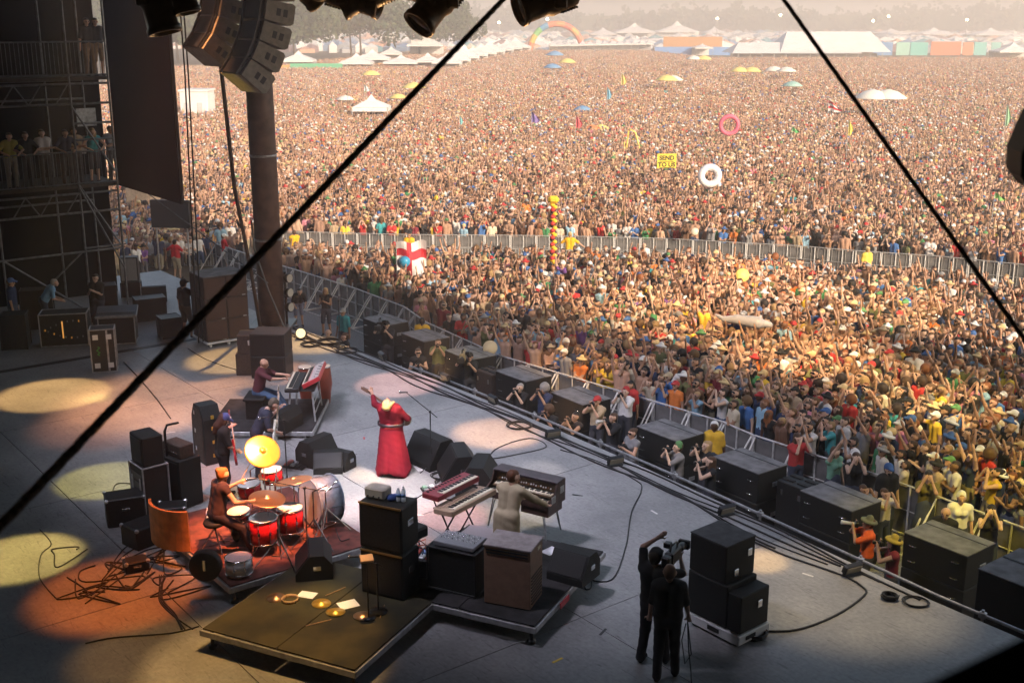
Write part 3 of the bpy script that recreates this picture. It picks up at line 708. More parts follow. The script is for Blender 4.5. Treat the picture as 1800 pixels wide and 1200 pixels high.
# ---- scaffold tower with viewing decks
tw = thing('scaffold_tower', 'dark steel scaffold tower with two crowded viewing decks at stage right', 'scaffold', tuple(stg(-5.2, 0, 0)), ROT)
GALV = mat('galvanised_tube', (.16, .17, .18), .45, .6, noise=.3, scale=6)
def tub(a, b_, r=.035, nm='scaffold_tube', M_=GALV):
    q = MB(); q.tube([a, b_], r, 6); return q.build(nm, M_, tw)
NS = (-3.1, -4.3, -6.8, -9.4, -12)
for n_ in NS:
    for e in (0, -2.5): tub((e, n_, 0), (e, n_, 15.5))
for z0, z1 in ((5.15, 5.75), (8.5, 9.1)):
    for e in (0, -2.5):
        tub((e, -3.1, z0), (e, -13, z0)); tub((e, -3.1, z1), (e, -13, z1))
    k = 0; n_ = -4.35
    while n_ > -12.5:
        tub((0, n_, z1), (0, n_ - .42, z0), .022, 'truss_brace'); tub((0, n_ - .42, z0), (0, n_ - .8, z1), .022, 'truss_brace') if k % 2 else None; n_ -= .8; k += 1
for z0 in (5.95, 9.25):
    b = MB(); b.box((-1.3, -8, z0), (2.5, 10, .1)); b.build('deck', mat('deck_board', (.06, .05, .04), .8, noise=.3), tw)
    for zr, rr in ((z0 + 1.1, .025), (z0 + .12, .02)): tub((.06, -3.1, zr), (.06, -13, zr), rr, 'guard_rail')
    n_ = -3.2
    b = MB()
    while n_ > -13: b.tube([(.06, n_, z0 + .12), (.06, n_, z0 + 1.1)], .009, 4, False); n_ -= .125
    b.build('rail_bars', GALV, tw)['kind'] = 'stuff'
for z0 in (4.0, 7.4, 7.9, 12.5): tub((0, -3.1, z0), (0, -4.3, z0)); 
tub((0, -3.1, 3.9), (0, -12.5, 3.9)); tub((0, -12.5, 12.4), (0, -3.1, 12.6)); tub((0, -3.15, 4.0), (0, -4.3, 6.0), .03, 'brace')
tub((.05, -4.3, 8.4), (.05, -3.1, 6.3), .03, 'brace'); tub((.05, -4.3, 5.9), (.05, -3.1, 3.2), .03, 'brace'); tub((0, -6.8, 1.9), (0, -4.4, 3.9), .03, 'brace'); tub((0, -4.3, 1.9), (0, -6.8, 3.9), .03, 'brace')
b = MB(); b.box((-2.7, -8, 8), (.1, 11, 16)); b.build('back_cloth', DRAPE, tw)
for z0, c in ((8.05, (.45, .48, .5)), (7.2, (.4, .38, .4))):
    b = MB(); b.box((-.4, -3.75, z0), (.04, .6, .55)); b.build('notice', mat('notice_%d' % int(z0), c, .8, noise=.35, scale=7), tw)
tub((0, -3.1, 6.4), (6.5, -1.2, 3.6), .02, 'guy_wire')
# ---- lighting truss with moving lights along the top of the picture
tr = thing('lighting_truss', 'long black lighting truss hung under the roof above the stage front', 'truss', (0, 0, 0))
TY, TZ = 13.2, 11.72
for dy, dz in ((-.2, 0), (.2, 0), (-.2, .4), (.2, .4)):
    b = MB(); b.tube([(-11, TY + dy, TZ + dz), (4.2, TY + dy, TZ + dz)], .028, 6); b.build('chord', BLACKM, tr)
for k in range(38):
    b = MB(); x = -11 + k * .4; b.tube([(x, TY - .2, TZ + (.4 if k % 2 else 0)), (x + .4, TY - .2, TZ + (0 if k % 2 else .4))], .014, 5); b.build('lattice_bar', BLACKM, tr)
for x in (-9, -3, 3):
    b = MB(); b.tube([(x, TY, TZ + .4), (x, TY, 16)], .02, 6); b.build('hoist_chain', BLACKM, tr)
FIXM = mat('warm_lit_shell', (.2, .14, .09), .4, .2, noise=.4, scale=10)  # brown stands in for warm light from below on the shells
LENSM = mat('fixture_lens', (.15, .13, .1), .08)
def moving_light(label, x, tilt, pan, s=1.0, zz=0.0, M_=FIXM):
    t = thing('moving_light', label, 'stage light', (x, TY, TZ - .05 + zz), pan, 'moving lights hanging from the front truss'); t.scale = (s,) * 3
    b = MB(); b.box((0, 0, -.1), (.34, .26, .18), bev=.03); b.build('base', M_, t)
    yk = MB()
    for sx in (-1, 1): yk.box((.19 * sx, 0, -.38), (.05, .12, .42), bev=.015)
    yk.box((0, 0, -.2), (.42, .14, .05), bev=.015); y = yk.build('yoke', M_, t)
    h = MB(); h.M = T3(0, 0, -.48) @ RX(tilt)
    h.lathe([(0, .25), (.1, .25), (.15, .2), (.16, .05), (.17, -.06), (.145, -.12), (.15, -.3), (.165, -.32), (.165, -.37), (.14, -.37), (.13, -.34), (0, -.34)], 18); hd = h.build('head', M_, t)
    l = MB(); l.M = h.M; l.lathe([(0, -.345), (.13, -.35), (.13, -.342)], 16); l.build('lens', LENSM, hd)
    f = MB(); f.M = h.M
    for q in range(6): f.box((0, .155, .17 - q * .03), (.2, .02, .01))
    f.build('cooling_fins', BLACK, hd); return t
for k, (px_, tl, pn_, s, zz, lab) in enumerate(((520, -.9, 2.2, .95, .2, 'hanging light just right of the nearer line array'), (553, -1.0, .4, .9, .25, 'second light right of the line array'), (610, -1.3, 1.4, 1.05, .1, 'third light from the line array pointing sideways'),
      (660, -1.2, -1.5, 1.1, .16, 'brown moving light between the sideways light and the crossed pair'), (720, -1.1, 1.3, 1.1, .25, 'moving light left of the thick guy cable, tipped right'), (775, -.8, -.9, 1.15, .12, 'moving light nearest the left side of the thick cable'),
      (868, -1.2, .8, 1.0, .3, 'moving light cut by the top of the thick cable'), (972, -1.25, -1.2, 1.15, .12, 'rightmost moving light, alone against the pink sky'))):
    d = ray(px_, 5); x = d.x * (TY / d.y); moving_light(lab, x, tl, pn_, s, zz)
for k, (px_, s, lab) in enumerate(((272, 1.15, 'big dark scoop light hanging over the masking panel'), (318, .9, 'dark scoop light left of the line arrays'))):
    d = ray(px_, 5); x = d.x * (TY / d.y); moving_light(lab, x, -.25, 1.2, s, .15, BLACKM)
# ---- near guy cables, from the roof to the platform by the camera
def near_cable(label, pa, da, pb, db, r):
    A_, B_ = aty(*pa, da), aty(*pb, db); d = (B_ - A_); a0 = A_ - d * .6; a1 = B_ + d * .9
    b = MB(); n = 90
    pts = [a0.lerp(a1, k / n) for k in range(n + 1)]; b.tube(pts, r, 10)
    o = b.build('steel_guy_cable', mat('hazed_wire_rope', (.24, .17, .13), .7, .2, noise=.5, scale=70), None)  # rope colour lightened and browned to carry the haze
    # the strands of the rope, wound round it
    for s_ in range(5):
        q = MB(); u = d.normalized(); v = u.orthogonal().normalized(); w_ = u.cross(v); L = (a1 - a0).length; m_ = int(L / .02)
        q.tube([a0 + u * (L * i / m_) + (v * math.cos(i * .30 + s_ * 1.2566) + w_ * math.sin(i * .30 + s_ * 1.2566)) * r * .82 for i in range(m_ + 1)], r * .36, 5, False)
        q.build('strand', bpy.data.materials['hazed_wire_rope'], o)
    return tag(o, label, 'cable', 'guy cables crossing the view close by')
near_cable('thick dark steel cable running diagonally from top centre down to the left edge', (884, 0), 6.0, (0, 925), 2.6, .0115)
near_cable('thinner steel cable slanting from the top edge down to the right edge', (1378, 0), 5.5, (1800, 595), 4.2, .0085)
t = thing('platform_speaker', 'out of focus dark green object at the right edge of the picture', 'speaker', tuple(aty(1835, 250, 3.2)), -.2)
b = MB(); b.prism([(-.075, -.02), (-.045, .08), (.1, .14), (.2, .1), (.2, -.15), (-.04, -.12), (-.07, -.08)], -.1, .1, 'y'); b.build('housing', mat('olive_housing', (.03, .035, .018), .6), t)
b = MB(); b.tube([(.1, 0, .1), (.1, 0, 4)], .02); b.build('pole', BLACKM, t)
t = thing('platform_rail_cover', 'blurred black cloth over the platform rail in the lower right corner', 'cloth', tuple(aty(1795, 1185, .8)), 0)
b = MB(); b.M = RY(R(-30)); b.box((.02, .02, -.06), (.5, .1, .12), bev=.03); b.build('cloth', DRAPE, t)
# ------------------------------------------------------------------ risers
RA = math.atan2(-.43, .9)
CARPET = mat('black_carpet', (.022, .02, .022), .9, noise=.6, scale=5, bump=.3)
GREENC = mat('worn_olive_carpet', (.016, .014, .008), .9, col2=(.06, .048, .018), scale=1.6, bump=.4)
def riser(label, loc, rz, dx, dy, h, top, nx=1, ny=1, leg=True, tape=None):
    """local origin at the corner; x to dx, y to dy"""
    t = thing('riser', label, 'stage riser', loc, rz, 'risers on the stage')
    for i in range(nx):
        for j in range(ny):
            b = MB(); b.box(((i + .5) * dx / nx, (j + .5) * dy / ny, h - .01), (dx / nx - .012, dy / ny - .012, .022), bev=.004); b.build('top_panel', top, t)
    for a_, c_, d_ in (((dx / 2, -.02, h - .07), (dx + .06, .03, .1), 0), ((dx / 2, dy + .02, h - .07), (dx + .06, .03, .1), 0), ((-.015, dy / 2, h - .07), (.03, dy, .1), 0), ((dx + .015, dy / 2, h - .07), (.03, dy, .1), 0)):
        b = MB(); b.box(a_, c_, bev=.008); b.build('edge_rail', ALU, t)
    for x in (.1, dx - .1):
        for y in (.1, dy - .1):
            b = MB(); b.tube([(x, y, 0), (x, y, h - .08)], .03); b.lathe([(0, 0), (.07, 0), (.07, .05), (0, .05)], 10, T3(x, y, 0)); b.build('leg', BLACKM, t)
    if tape: b = MB(); b.box(tape[0], tape[1]); b.build('tape', mat('red_tape', (.55, .03, .04), .5), t)
    return t
HR = .35
riser('low front riser with two worn olive carpet panels', (-4.63, 15.72, ST), RA, 2.70, 2.7, HR, GREENC, 2, 1)
riser('black keyboard riser under the organ with red tape on its edge', (.34 - 2.6 * .9027, 15.78 + 2.6 * .430, ST), RA, 2.6, 2.85, HR, CARPET, 2, 1, tape=((2.665, 1.0, HR - .06), (.01, .35, .1)))
riser('dark drum riser with brown carpet under the red drum kit', tuple(stg(12.6, -9.1)), ROT, 3.2, 2.7, HR, mat('brown_carpet', (.11, .03, .022), .9, noise=.5, scale=5), 2, 1)
riser('small black riser under the bald keyboard player', (-6.9, 24.9, ST), 0, 2.4, 2.3, .18, CARPET, 1, 1)
# ------------------------------------------------------------------ speakers and amplifiers
def handles(t, pts, M_=CHROME):
    for c, d in pts:
        b = MB(); b.box(c, d, bev=.01); b.build('handle', M_, t)
# pit subwoofers
SUBE = [0.01, 2.42, 4.91, 7.51, 10.0, 13.33, 15.88, 18.37, 20.91]
NMS = ['first', 'second', 'third', 'fourth', 'fifth', 'sixth', 'seventh', 'eighth', 'ninth']
sub0 = None
for i, e in enumerate(SUBE):
    n_ = 3.54 - .046 * i
    if sub0 is None:
        sub0 = thing('subwoofer', 'x', 'subwoofer', tuple(stg(e, n_, 0)), ROT, 'subwoofers standing in the pit')
        for zc in (.43, 1.14):
            b = MB(); b.box((0, 0, zc), (1.34, .94, .70), bev=.015); c = b.build('cabinet', TOLEX, sub0)
            g = MB(); g.box((0, .478, zc), (1.26, .02, .62)); g.build('grille', GRILLE, c)
            for x in (-.45, .45):
                for dz in (-.16, .16):
                    h = MB(); h.tube([(x - .07, -.478, zc + dz), (x - .05, -.51, zc + dz), (x + .05, -.51, zc + dz), (x + .07, -.478, zc + dz)], .012, 6); h.build('handle', CHROME, c)
            for sx in (-1, 1):
                h = MB(); h.box((.675 * sx, .1, zc), (.012, .2, .1), bev=.004); h.build('side_handle', STEEL, c)
        b = MB(); b.box((0, 0, 1.5), (1.35, .95, .018), bev=.004); lid = b.build('lid', SKYTOP, sub0)
        b = MB(); b.box((0, .22, 1.511), (1.33, .03, .008)); b.build('tape', BLACK, lid)
        for sx in (-1, 1):
            for sy in (-1, 1):
                b = MB(); b.lathe([(0, -.025), (.05, -.025), (.05, .025), (0, .025)], 12, T3(.5 * sx, .35 * sy, .05) @ RX(math.pi / 2)); b.build('wheel', RUBBER, sub0)
        s = sub0
    else: s = dup(sub0, tuple(stg(e, n_, 0)), ROT + rng.uniform(-.04, .04), 'x')
    s['label'] = 'black double subwoofer in the pit, %s from the far end of the stage' % NMS[i]
big = thing('subwoofer', 'large black speaker block at the near right corner, tape crossing its grey top', 'subwoofer', tuple(stg(23.6, 1.9, 0)), ROT)
for x in (-.5, .5):
    for z in (.6, 1.6):
        b = MB(); b.box((x, 0, z), (.97, 1.3, .97), bev=.02); b.build('cabinet', TOLEX, big)
b = MB(); b.box((0, 0, 2.1), (1.98, 1.32, .02), bev=.004); lid = b.build('lid', SKYTOP, big)
b = MB(); b.box((0, 0, 2.114), (.05, 1.3, .006)); b.box((-.02, .1, 2.119), (1.9, .05, .006)); b.build('tape', BLACK, lid)
# small brown fill speakers between pit subs
for e, n_, z0, lab in ((6.3, 3.2, 0, 'small brown fill speaker between the third and fourth subwoofer'), (17.1, 3.5, 0, 'open topped black fill speakers between the seventh and eighth subwoofer')):
    t = thing('fill_speaker', lab, 'speaker', tuple(stg(e, n_, z0)), ROT)
    b = MB(); b.box((0, 0, .68), (.78, .6, 1.3), bev=.02); b.build('cabinet', BROWNBOX if e < 10 else BLACK, t)
    for x in (-.2, .2):
        for y in (-.12, .14):
            b = MB(); b.box((x, y, 1.345), (.3, .1, .03), bev=.006); b.build('recess_cover', RUBBER, t)
    for x in (-.25, .25): b = MB(); b.box((x, -.31, 1.1), (.09, .02, .14), bev=.005); b.build('handle', CHROME, t)
# side fill stack: three rows of two brown cabinets on a white dolly
t = thing('speaker_stack', 'tall brown side fill stack on a white wheeled dolly', 'speaker stack', (-8.52, 33.2, ST), R(35))
for i in range(2):
    for k in range(3):
        b = MB(); b.box((-.33 + i * .655, 0, .17 + .31 + k * .625), (.645, 1.1, .615), bev=.012); c = b.build('cabinet', BROWNBOX, t)
        g = MB(); g.box((-.33 + i * .655, -.556, .48 + k * .625), (.58, .014, .54)); g.build('grille', mat('brown_grille', (.065, .035, .025), .8, noise=.3, scale=50), c)
        g = MB(); g.box((-.33 + i * .655 + .2, -.567, .19 + k * .625), (.1, .01, .03)); g.build('badge', ALU, c)
b = MB(); b.box((0, 0, .13), (1.36, 1.16, .05), bev=.01); b.build('dolly', WHITE, t)
b = MB(); b.box((0, 0, 2.06), (1.3, 1.1, .02)); b.build('lid', SKYTOP, t)
for x in (-.55, 0, .55):
    for y in (-.5, .5): b = MB(); b.lathe([(0, -.02), (.05, -.02), (.05, .02), (0, .02)], 12, T3(x, y, .052) @ RX(math.pi / 2)); b.build('wheel', WHITE, t)
# black stack behind the pianist
t = thing('speaker_stack', 'black two part speaker with chrome handle cup behind the bald keyboard player', 'speaker stack', (-6.35, 29.75, ST), R(-4))
for z in (.32, .93):
    b = MB(); b.box((0, 0, z), (.92, .8, .6), bev=.015); c = b.build('cabinet', BLACK, t)
    g = MB(); g.box((0, -.405, z), (.84, .014, .52)); g.build('grille', GRILLE, c)
b = MB(); b.lathe([(0, 0), (.05, 0), (.06, .03), (0, .03)], 14, T3(0, -.43, .3) @ RX(math.pi / 2)); b.box((0, -.44, .24), (.09, .03, .1), bev=.01); b.build('handle_cup', CHROME, t)
t = thing('speaker_stack', 'two small yellow lit side cabinets left of the black speaker stack', 'speaker stack', (-7.05, 30.0, ST), R(5))
for z, w_ in ((.3, .55), (.85, .42)):
    b = MB(); b.box((0, 0, z), (w_, .6, .58 if z < .5 else .5), bev=.012); c = b.build('cabinet', BROWNBOX, t)
    g = MB(); g.box((w_ / 2 - .12, -.305, z + .05), (.05, .012, .14), bev=.003); g.build('handle', CHROME, c)
# rotating speaker cabinet
t = thing('organ_speaker_cabinet', 'tall brown wooden organ speaker cabinet with grey top on the keyboard riser', 'speaker cabinet', (.02, 16.62, ST + HR), RA + R(5))
b = MB(); b.box((0, 0, .5), (.76, .56, .96), bev=.008); b.build('cabinet', mat('dark_walnut', (.24, .14, .095), .5, noise=.12, scale=9, bump=.1), t)
b = MB(); b.box((0, 0, .995), (.79, .59, .03), bev=.006); b.build('top', mat('grey_top', (.3, .26, .26), .7, noise=.2, scale=8), t)
for z in (.88, .93): b = MB(); b.box((0, -.286, z), (.68, .012, .018)); b.build('louvre', BLACK, t)
for k in range(9): b = MB(); b.box((.385, 0, .1 + k * .055), (.012, .46, .02)); b.build('louvre', BROWNBOX, t)
b = MB(); b.box((.386, .1, .9), (.012, .12, .05)); b.build('badge', CREAM, t)
# two big amps in front
t = thing('amplifier_stack', 'two black speaker cabinets stacked at the riser corner, towel and bottles on top', 'amplifier', (-1.93, 16.93, ST + HR), RA)
for z, M_ in ((.38, TOLEX), (1.17, TOLEX)):
    b = MB(); b.box((0, 0, z), (.78, .5, .76), bev=.02); c = b.build('cabinet', M_, t)
    g = MB(); g.box((0, -.255, z), (.7, .014, .66)); g.build('back_panel', BLACK, c)
    g = MB(); g.box((.395, 0, z + .08), (.012, .16, .1), bev=.004); g.build('handle', CHROME, c)
    g = MB(); g.box((0, -.262, z + .37), (.76, .02, .03)); g.build('gold_trim', mat('gold_trim', (.35, .2, .06), .4, .5), c)
AS = t; topz = ST + HR + 1.57
def onstack(x, y): v = Matrix.Rotation(RA, 3, 'Z') @ Vector((x, y, 0)); return (-1.93 + v.x, 16.93 + v.y, topz)
t = thing('guitar_amplifier', 'cream and chrome amplifier head on top of the stacked cabinets', 'amplifier', onstack(-.18, 0), RA)
b = MB(); b.box((0, 0, .09), (.36, .24, .17), bev=.02); b.build('case', mat('cream_tolex', (.42, .36, .3), .6, noise=.15), t)
b = MB(); b.box((0, -.124, .09), (.31, .01, .12)); b.build('back_panel', CREAM, t)
for x in (-.1, 0, .1): b = MB(); b.lathe([(0, 0), (.012, 0), (.012, .02), (0, .02)], 8, T3(x, -.13, .05) @ RX(math.pi / 2)); b.build('socket', BLACK, t)
t = thing('towel', 'crumpled blue towel between the amplifier head and the bottles', 'towel', onstack(.09, 0), RA)
t2 = body_mesh('towel_cloth', [((-.1, 0, .03), (.06, .03, .035), .04, .05, 0), ((-.02, -.06, .03), (.08, .05, .05), .04, .04, 0)], [mat('blue_towel', (.03, .06, .2), .95)], .012, .03, fold=.008); put('cloth', t2, t)
BOT = mat('bottle_plastic', (.75, .8, .85), .1); 
def bottle(label, loc, rz=0):
    t = thing('water_bottle', label, 'bottle', loc, rz, 'water bottles'); b = MB()
    b.lathe([(0, 0), (.033, 0), (.035, .01), (.035, .07), (.031, .08), (.035, .09), (.035, .14), (.028, .17), (.014, .195), (.014, .205)], 12); b.build('bottle', BOT, t)
    b = MB(); b.lathe([(.034, .08), (.0355, .08), (.0355, .13), (.034, .13)], 12); b.build('wrapper', mat('bottle_label', (.15, .3, .6), .5), t)
    b = MB(); b.lathe([(0, .2), (.016, .2), (.016, .222), (0, .222)], 10); b.build('cap', WHITE, t)
for k, (x, y) in enumerate(((.2, -.02), (.28, .0), (.24, .07))): bottle('clear water bottle on the stacked cabinets, %s of three' % ('leftmost', 'rightmost', 'rear')[k], onstack(x, y))
# racks on the left
def rack(name, label, cat, loc, rz, d, M_=BLACK, trim=ALU, front=True):
    t = thing(name, label, cat, loc, rz); dx, dy, dz = d
    b = MB(); b.box((0, 0, dz / 2), (dx - .02, dy - .02, dz), bev=.01); b.build('case', M_, t)
    k = 0
    for sx in (-1, 1):
        for sy in (-1, 1): b = MB(); b.box((sx * dx / 2, sy * dy / 2, dz / 2), (.03, .03, dz + .01), bev=.006); b.build('corner_trim', trim, t)
    for z in (.02, dz):
        for sy in (-1, 1): b = MB(); b.box((0, sy * dy / 2, z), (dx + .02, .028, .028), bev=.006); b.build('edge_trim', trim, t)
        for sx in (-1, 1): b = MB(); b.box((sx * dx / 2, 0, z), (.028, dy, .028), bev=.006); b.build('edge_trim', trim, t)
    return t
t = rack('amplifier_rack', 'tall black rack with white edged lower case at the left of the band', 'rack', tuple(at(268, 897, ST)), R(-50), (.62, .5, 1.0))
b = MB(); b.box((0, 0, 1.3), (.56, .42, .58), bev=.02); b.build('amplifier', TOLEX, t); b = MB(); b.box((0, -.215, 1.3), (.48, .012, .46)); b.build('grille', GRILLE, t)
for z in (.25, .42, .6, .78): b = MB(); b.box((0, -.255, z), (.5, .012, .13), bev=.004); b.build('rack_unit', mat('rack_panel', (.05, .05, .055), .4, .4, noise=.3, scale=20), t)
for x in (-.18, .18): b = MB(); b.box((x, -.264, .62), (.06, .01, .3)); b.build('handle', ALU, t)
t = thing('bass_amplifier', 'black bass speaker cabinet with brown amplifier head behind the bassist', 'amplifier', tuple(at(322, 882, ST)), R(-40))
b = MB(); b.box((0, 0, .5), (.66, .5, .98), bev=.015); b.build('cabinet', TOLEX, t); b = MB(); b.box((0, -.255, .5), (.58, .014, .86)); b.build('grille', GRILLE, t)
b = MB(); b.box((-.02, 0, 1.12), (.56, .32, .26), bev=.015); h = b.build('head', BROWNBOX, t)
for k in range(8): b = MB(); b.lathe([(0, 0), (.014, 0), (.012, .025), (0, .025)], 8, T3(-.2 + k * .055, -.16, 1.1) @ RX(math.pi / 2)); b.build('knob', CHROME, h)
t = thing('road_case', 'black upright instrument case with glinting hardware left of the two guitarists', 'case', tuple(at(368, 808, ST)), R(-52))
b = MB(); b.prism([(-.3, 0), (.3, 0), (.32, .5), (.3, 1.0), (.16, 1.28), (-.16, 1.28), (-.3, 1.0), (-.32, .5)], -.2, .2, 'y'); b.build('shell', BLACK, t)
b = MB(); b.prism([(-.24, .05), (.24, .05), (.25, 1.0), (.12, 1.2), (-.12, 1.2), (-.25, 1.0)], -.205, -.21, 'y'); b.build('lining', BROWNBOX, t)
for z in (.2, .5, .8, 1.05): b = MB(); b.box((.31, 0, z), (.03, .07, .08), bev=.008); b.build('latch', BRASS, t)
for z in (.3, .7, 1.1): b = MB(); b.box((-.1, -.22, z), (.06, .02, .1), bev=.006); b.build('strap', CHROME, t)
# equipment desk on the keyboard riser
t = rack('equipment_rack', 'black equipment case left of the organ speaker, a small mixer on top', 'rack', (-.83, 17.1, ST + HR), RA, (.85, .6, .72), BLACK, BLACKM)
mx = MB(); mx.box((0, 0, .77), (.72, .46, .07), bev=.01); m1 = mx.build('mixer', mat('mixer_grey', (.2, .2, .22), .5), t)
for i in range(10):
    for j in range(4): b = MB(); b.lathe([(0, 0), (.011, 0), (.009, .02), (0, .02)], 6, T3(-.3 + i * .066, .15 - j * .07, .805)); b.build('knob', WHITE if (i + j) % 3 else CHROME, m1)
t = rack('effects_case', 'low open case of knobs and patch cables beside the amplifier stack', 'case', tuple(at(735, 1003, ST + HR)), RA + .2, (.65, .45, .3), BLACK, BLACKM)
for i in range(9):
    b = MB(); b.box((-.25 + (i % 5) * .12, -.1 + (i // 5) * .18, .32), (.09, .13, .04), bev=.01); p_ = b.build('pedal', [mat('pedal_silver', (.5, .5, .52), .4, .5), mat('pedal_red', (.5, .06, .04), .5), mat('pedal_blue', (.1, .2, .4), .5)][i % 3], t)
    b = MB(); b.tube([(-.25 + (i % 5) * .12, -.1 + (i // 5) * .18, .35), (-.2 + (i % 5) * .12, -.05, .45 + .02 * i), (-.28 + (i % 4) * .16, .15, .34)], .008, 5); b.build('patch_cable', RUBBER if i % 2 else mat('red_cable', (.4, .04, .02), .5), p_)
# floor monitors
def wedge(label, loc, rz, w_=.7, d=.62, h=.5, M_=TOLEX):
    t = thing('floor_monitor', label, 'monitor', loc, rz, 'floor monitors')
    b = MB(); b.prism([(-d / 2, 0), (d / 2, 0), (d / 2, .12), (d * .1, h), (-d * .28, h), (-d / 2, h * .62)], -w_ / 2, w_ / 2, 'x'); b.build('cabinet', M_, t)
    # the grille lies on the sloping face (local +y side)
    a_ = Vector((0, d / 2, .12)); c_ = Vector((0, d * .1, h)); mid = (a_ + c_) / 2; ang = math.atan2(c_.z - a_.z, c_.y - a_.y)
    g = MB(); g.M = T3(0, mid.y + .008, mid.z + .006) @ RX(ang); g.box((0, 0, 0), (w_ - .06, (c_ - a_).length - .04, .014), bev=.004); g.build('grille', GRILLE, t)
    for sx in (-1, 1): b = MB(); b.box((sx * (w_ / 2 + .004), -.05, h * .5), (.012, .12, .08), bev=.004); b.build('handle', CHROME, t)
    return t
GR = ROT + math.pi     # facing back to the players
wedge('big floor monitor right of the mic stand, leftmost of the arc', tuple(at(757, 812, ST)), GR + .05, .95, .75, .6)
wedge('big floor monitor in the middle of the arc before the singer', tuple(at(805, 838, ST)), GR - .45, .9, .75, .6)
wedge('big floor monitor at the near end of the arc before the singer', tuple(at(838, 858, ST)), GR - .8, .85, .72, .6)
wedge('black wedge monitor lying on the keyboard riser beside the brown cabinet', (1.0, 17.4, ST + HR), GR + .35, .66, .6, .46)
wedge('black wedge left of the singer, tallest of the three set together', tuple(at(560, 812, ST)), GR + 1.9, .75, .6, .55)
wedge('black wedge set between the tall wedge and the small end wedge', tuple(at(578, 826, ST)), GR + 1.0, .6, .5, .42)
wedge('small black wedge at the right end of the group left of the singer', tuple(at(603, 822, ST)), GR + .4, .4, .4, .38)
wedge('black wedge on its side on the stage right wing', tuple(at(272, 528, ST)), .3, .8, .6, .5)
wedge('black wedge facing the drummer from the low front riser', tuple(at(552, 1002, ST + HR)), RA + 2.2, .75, .6, .42)
wedge('black wedge beside the bald keyboard player on his riser', tuple(at(500, 752, ST + .18)), 1.2, .8, .5, .45)
# monitor stack by the camera operators
t = thing('speaker_stack', 'black stepped speaker stack on a white dolly beside the two camera crew', 'speaker stack', (3.28, 16.42, ST), ROT + .04)
b = MB(); b.box((.12, 0, .12), (1.0, .74, .16), bev=.015); dl = b.build('dolly', WHITE, t)
b = MB(); b.box((.12, -.378, .13), (.22, .01, .07)); b.box((.627, -.1, .13), (.01, .22, .06)); b.build('plate', BLACK, dl)
for x in (-.3, .5):
    for y in (-.3, .3): b = MB(); b.lathe([(0, -.02), (.055, -.02), (.055, .02), (0, .02)], 12, T3(x, y, .055) @ RY(math.pi / 2)); b.build('wheel', RUBBER, dl)
b = MB(); b.box((-.05, 0, .56), (.78, .7, .7), bev=.015); b.build('cabinet', TOLEX, t); b = MB(); b.box((-.08, 0, 1.22), (.72, .68, .6), bev=.015); b.build('cabinet', TOLEX, t)
b = MB(); b.box((.47, .0, .52), (.26, .66, .62), bev=.015); b.build('cabinet', TOLEX, t)
for p_ in ((.29, .2, 1.3), (.29, -.1, 1.05), (.61, .1, .6)): b = MB(); b.box(p_, (.02, .1, .12), bev=.006); b.build('handle', CHROME, t)
b = MB(); b.box((-.08, 0, 1.53), (.72, .68, .015)); b.build('lid', mat('charcoal_top', (.05, .05, .055), .8, noise=.3), t)
# road cases and desks in the wing
t = rack('road_case', 'upright black road case with silver edges and butterfly latches at stage right', 'case', tuple(at(186, 650, ST)), R(15), (.62, .5, 1.18))
for x in (-.17, .17):
    for z in (.2, .98): b = MB(); b.box((x, -.255, z), (.14, .014, .14), bev=.006); l_ = b.build('latch', WHITE, t)
b = MB(); b.box((.12, -.252, .6), (.05, .012, 1.1)); b.build('strip', ALU, t)
b = MB()
for k in range(5): b.box((-.12 + .02 * math.sin(k * 2), -.252, .5 + k * .05), (.07, .008, .022), M=RY(.6 * (-1) ** k))
b.build('green_writing', mat('green_tape', (.03, .3, .03), .6), t)
t = rack('monitor_desk', 'wide silver edged desk case at the left edge of the wing', 'desk', tuple(at(118, 603, ST)), R(12), (1.3, .7, .95))
for k in range(14): b = MB(); b.box((-.5 + k * .078, -.36, .5 + .25 * math.sin(k * 3.3)), (.03, .012, .05)); b.build('light_button', mat('amber_button', (.3, .12, .02), .4, emit=(1, .4, .05), estr=.25) if k % 3 == 0 else mat('grey_button', (.2, .2, .2), .4), t)
b = MB(); b.box((-.02, -.37, .5), (.035, .01, .5)); b.build('warning_strip', mat('orange_strip', (.6, .25, .05), .5, emit=(1, .45, .1), estr=.4), t)
t = rack('mixing_console', 'silver trimmed mixing console behind the upright road case', 'mixing desk', tuple(at(210, 600, ST)), R(12), (1.0, .7, .8))
b = MB(); b.M = T3(0, .05, .88) @ RX(R(14)); b.box((0, 0, 0), (1.15, .75, .07), bev=.02); cs = b.build('console_top', mat('console_grey', (.12, .13, .14), .45), t)
b = MB(); b.box((0, -.38, .84), (1.15, .05, .07), bev=.02); b.build('arm_rest', ALU, t)
for k in range(20): b = MB(); b.box((-.5 + k * .052, -.05, .91), (.018, .32, .02)); b.build('fader_strip', mat('fader_dark', (.03, .03, .035), .4), cs)
t = rack('amplifier_rack', 'grey faced amplifier standing on a case by the tower foot', 'rack', tuple(at(232, 520, ST)), R(10), (.62, .45, .5), BLACK, BLACKM)
b = MB(); b.box((0, 0, .95), (.6, .4, .84), bev=.02); b.build('amplifier', BLACK, t); b = MB(); b.box((0, -.205, .95), (.52, .012, .76)); b.build('grille', mat('silver_cloth', (.3, .3, .31), .8, noise=.15, scale=60), t)
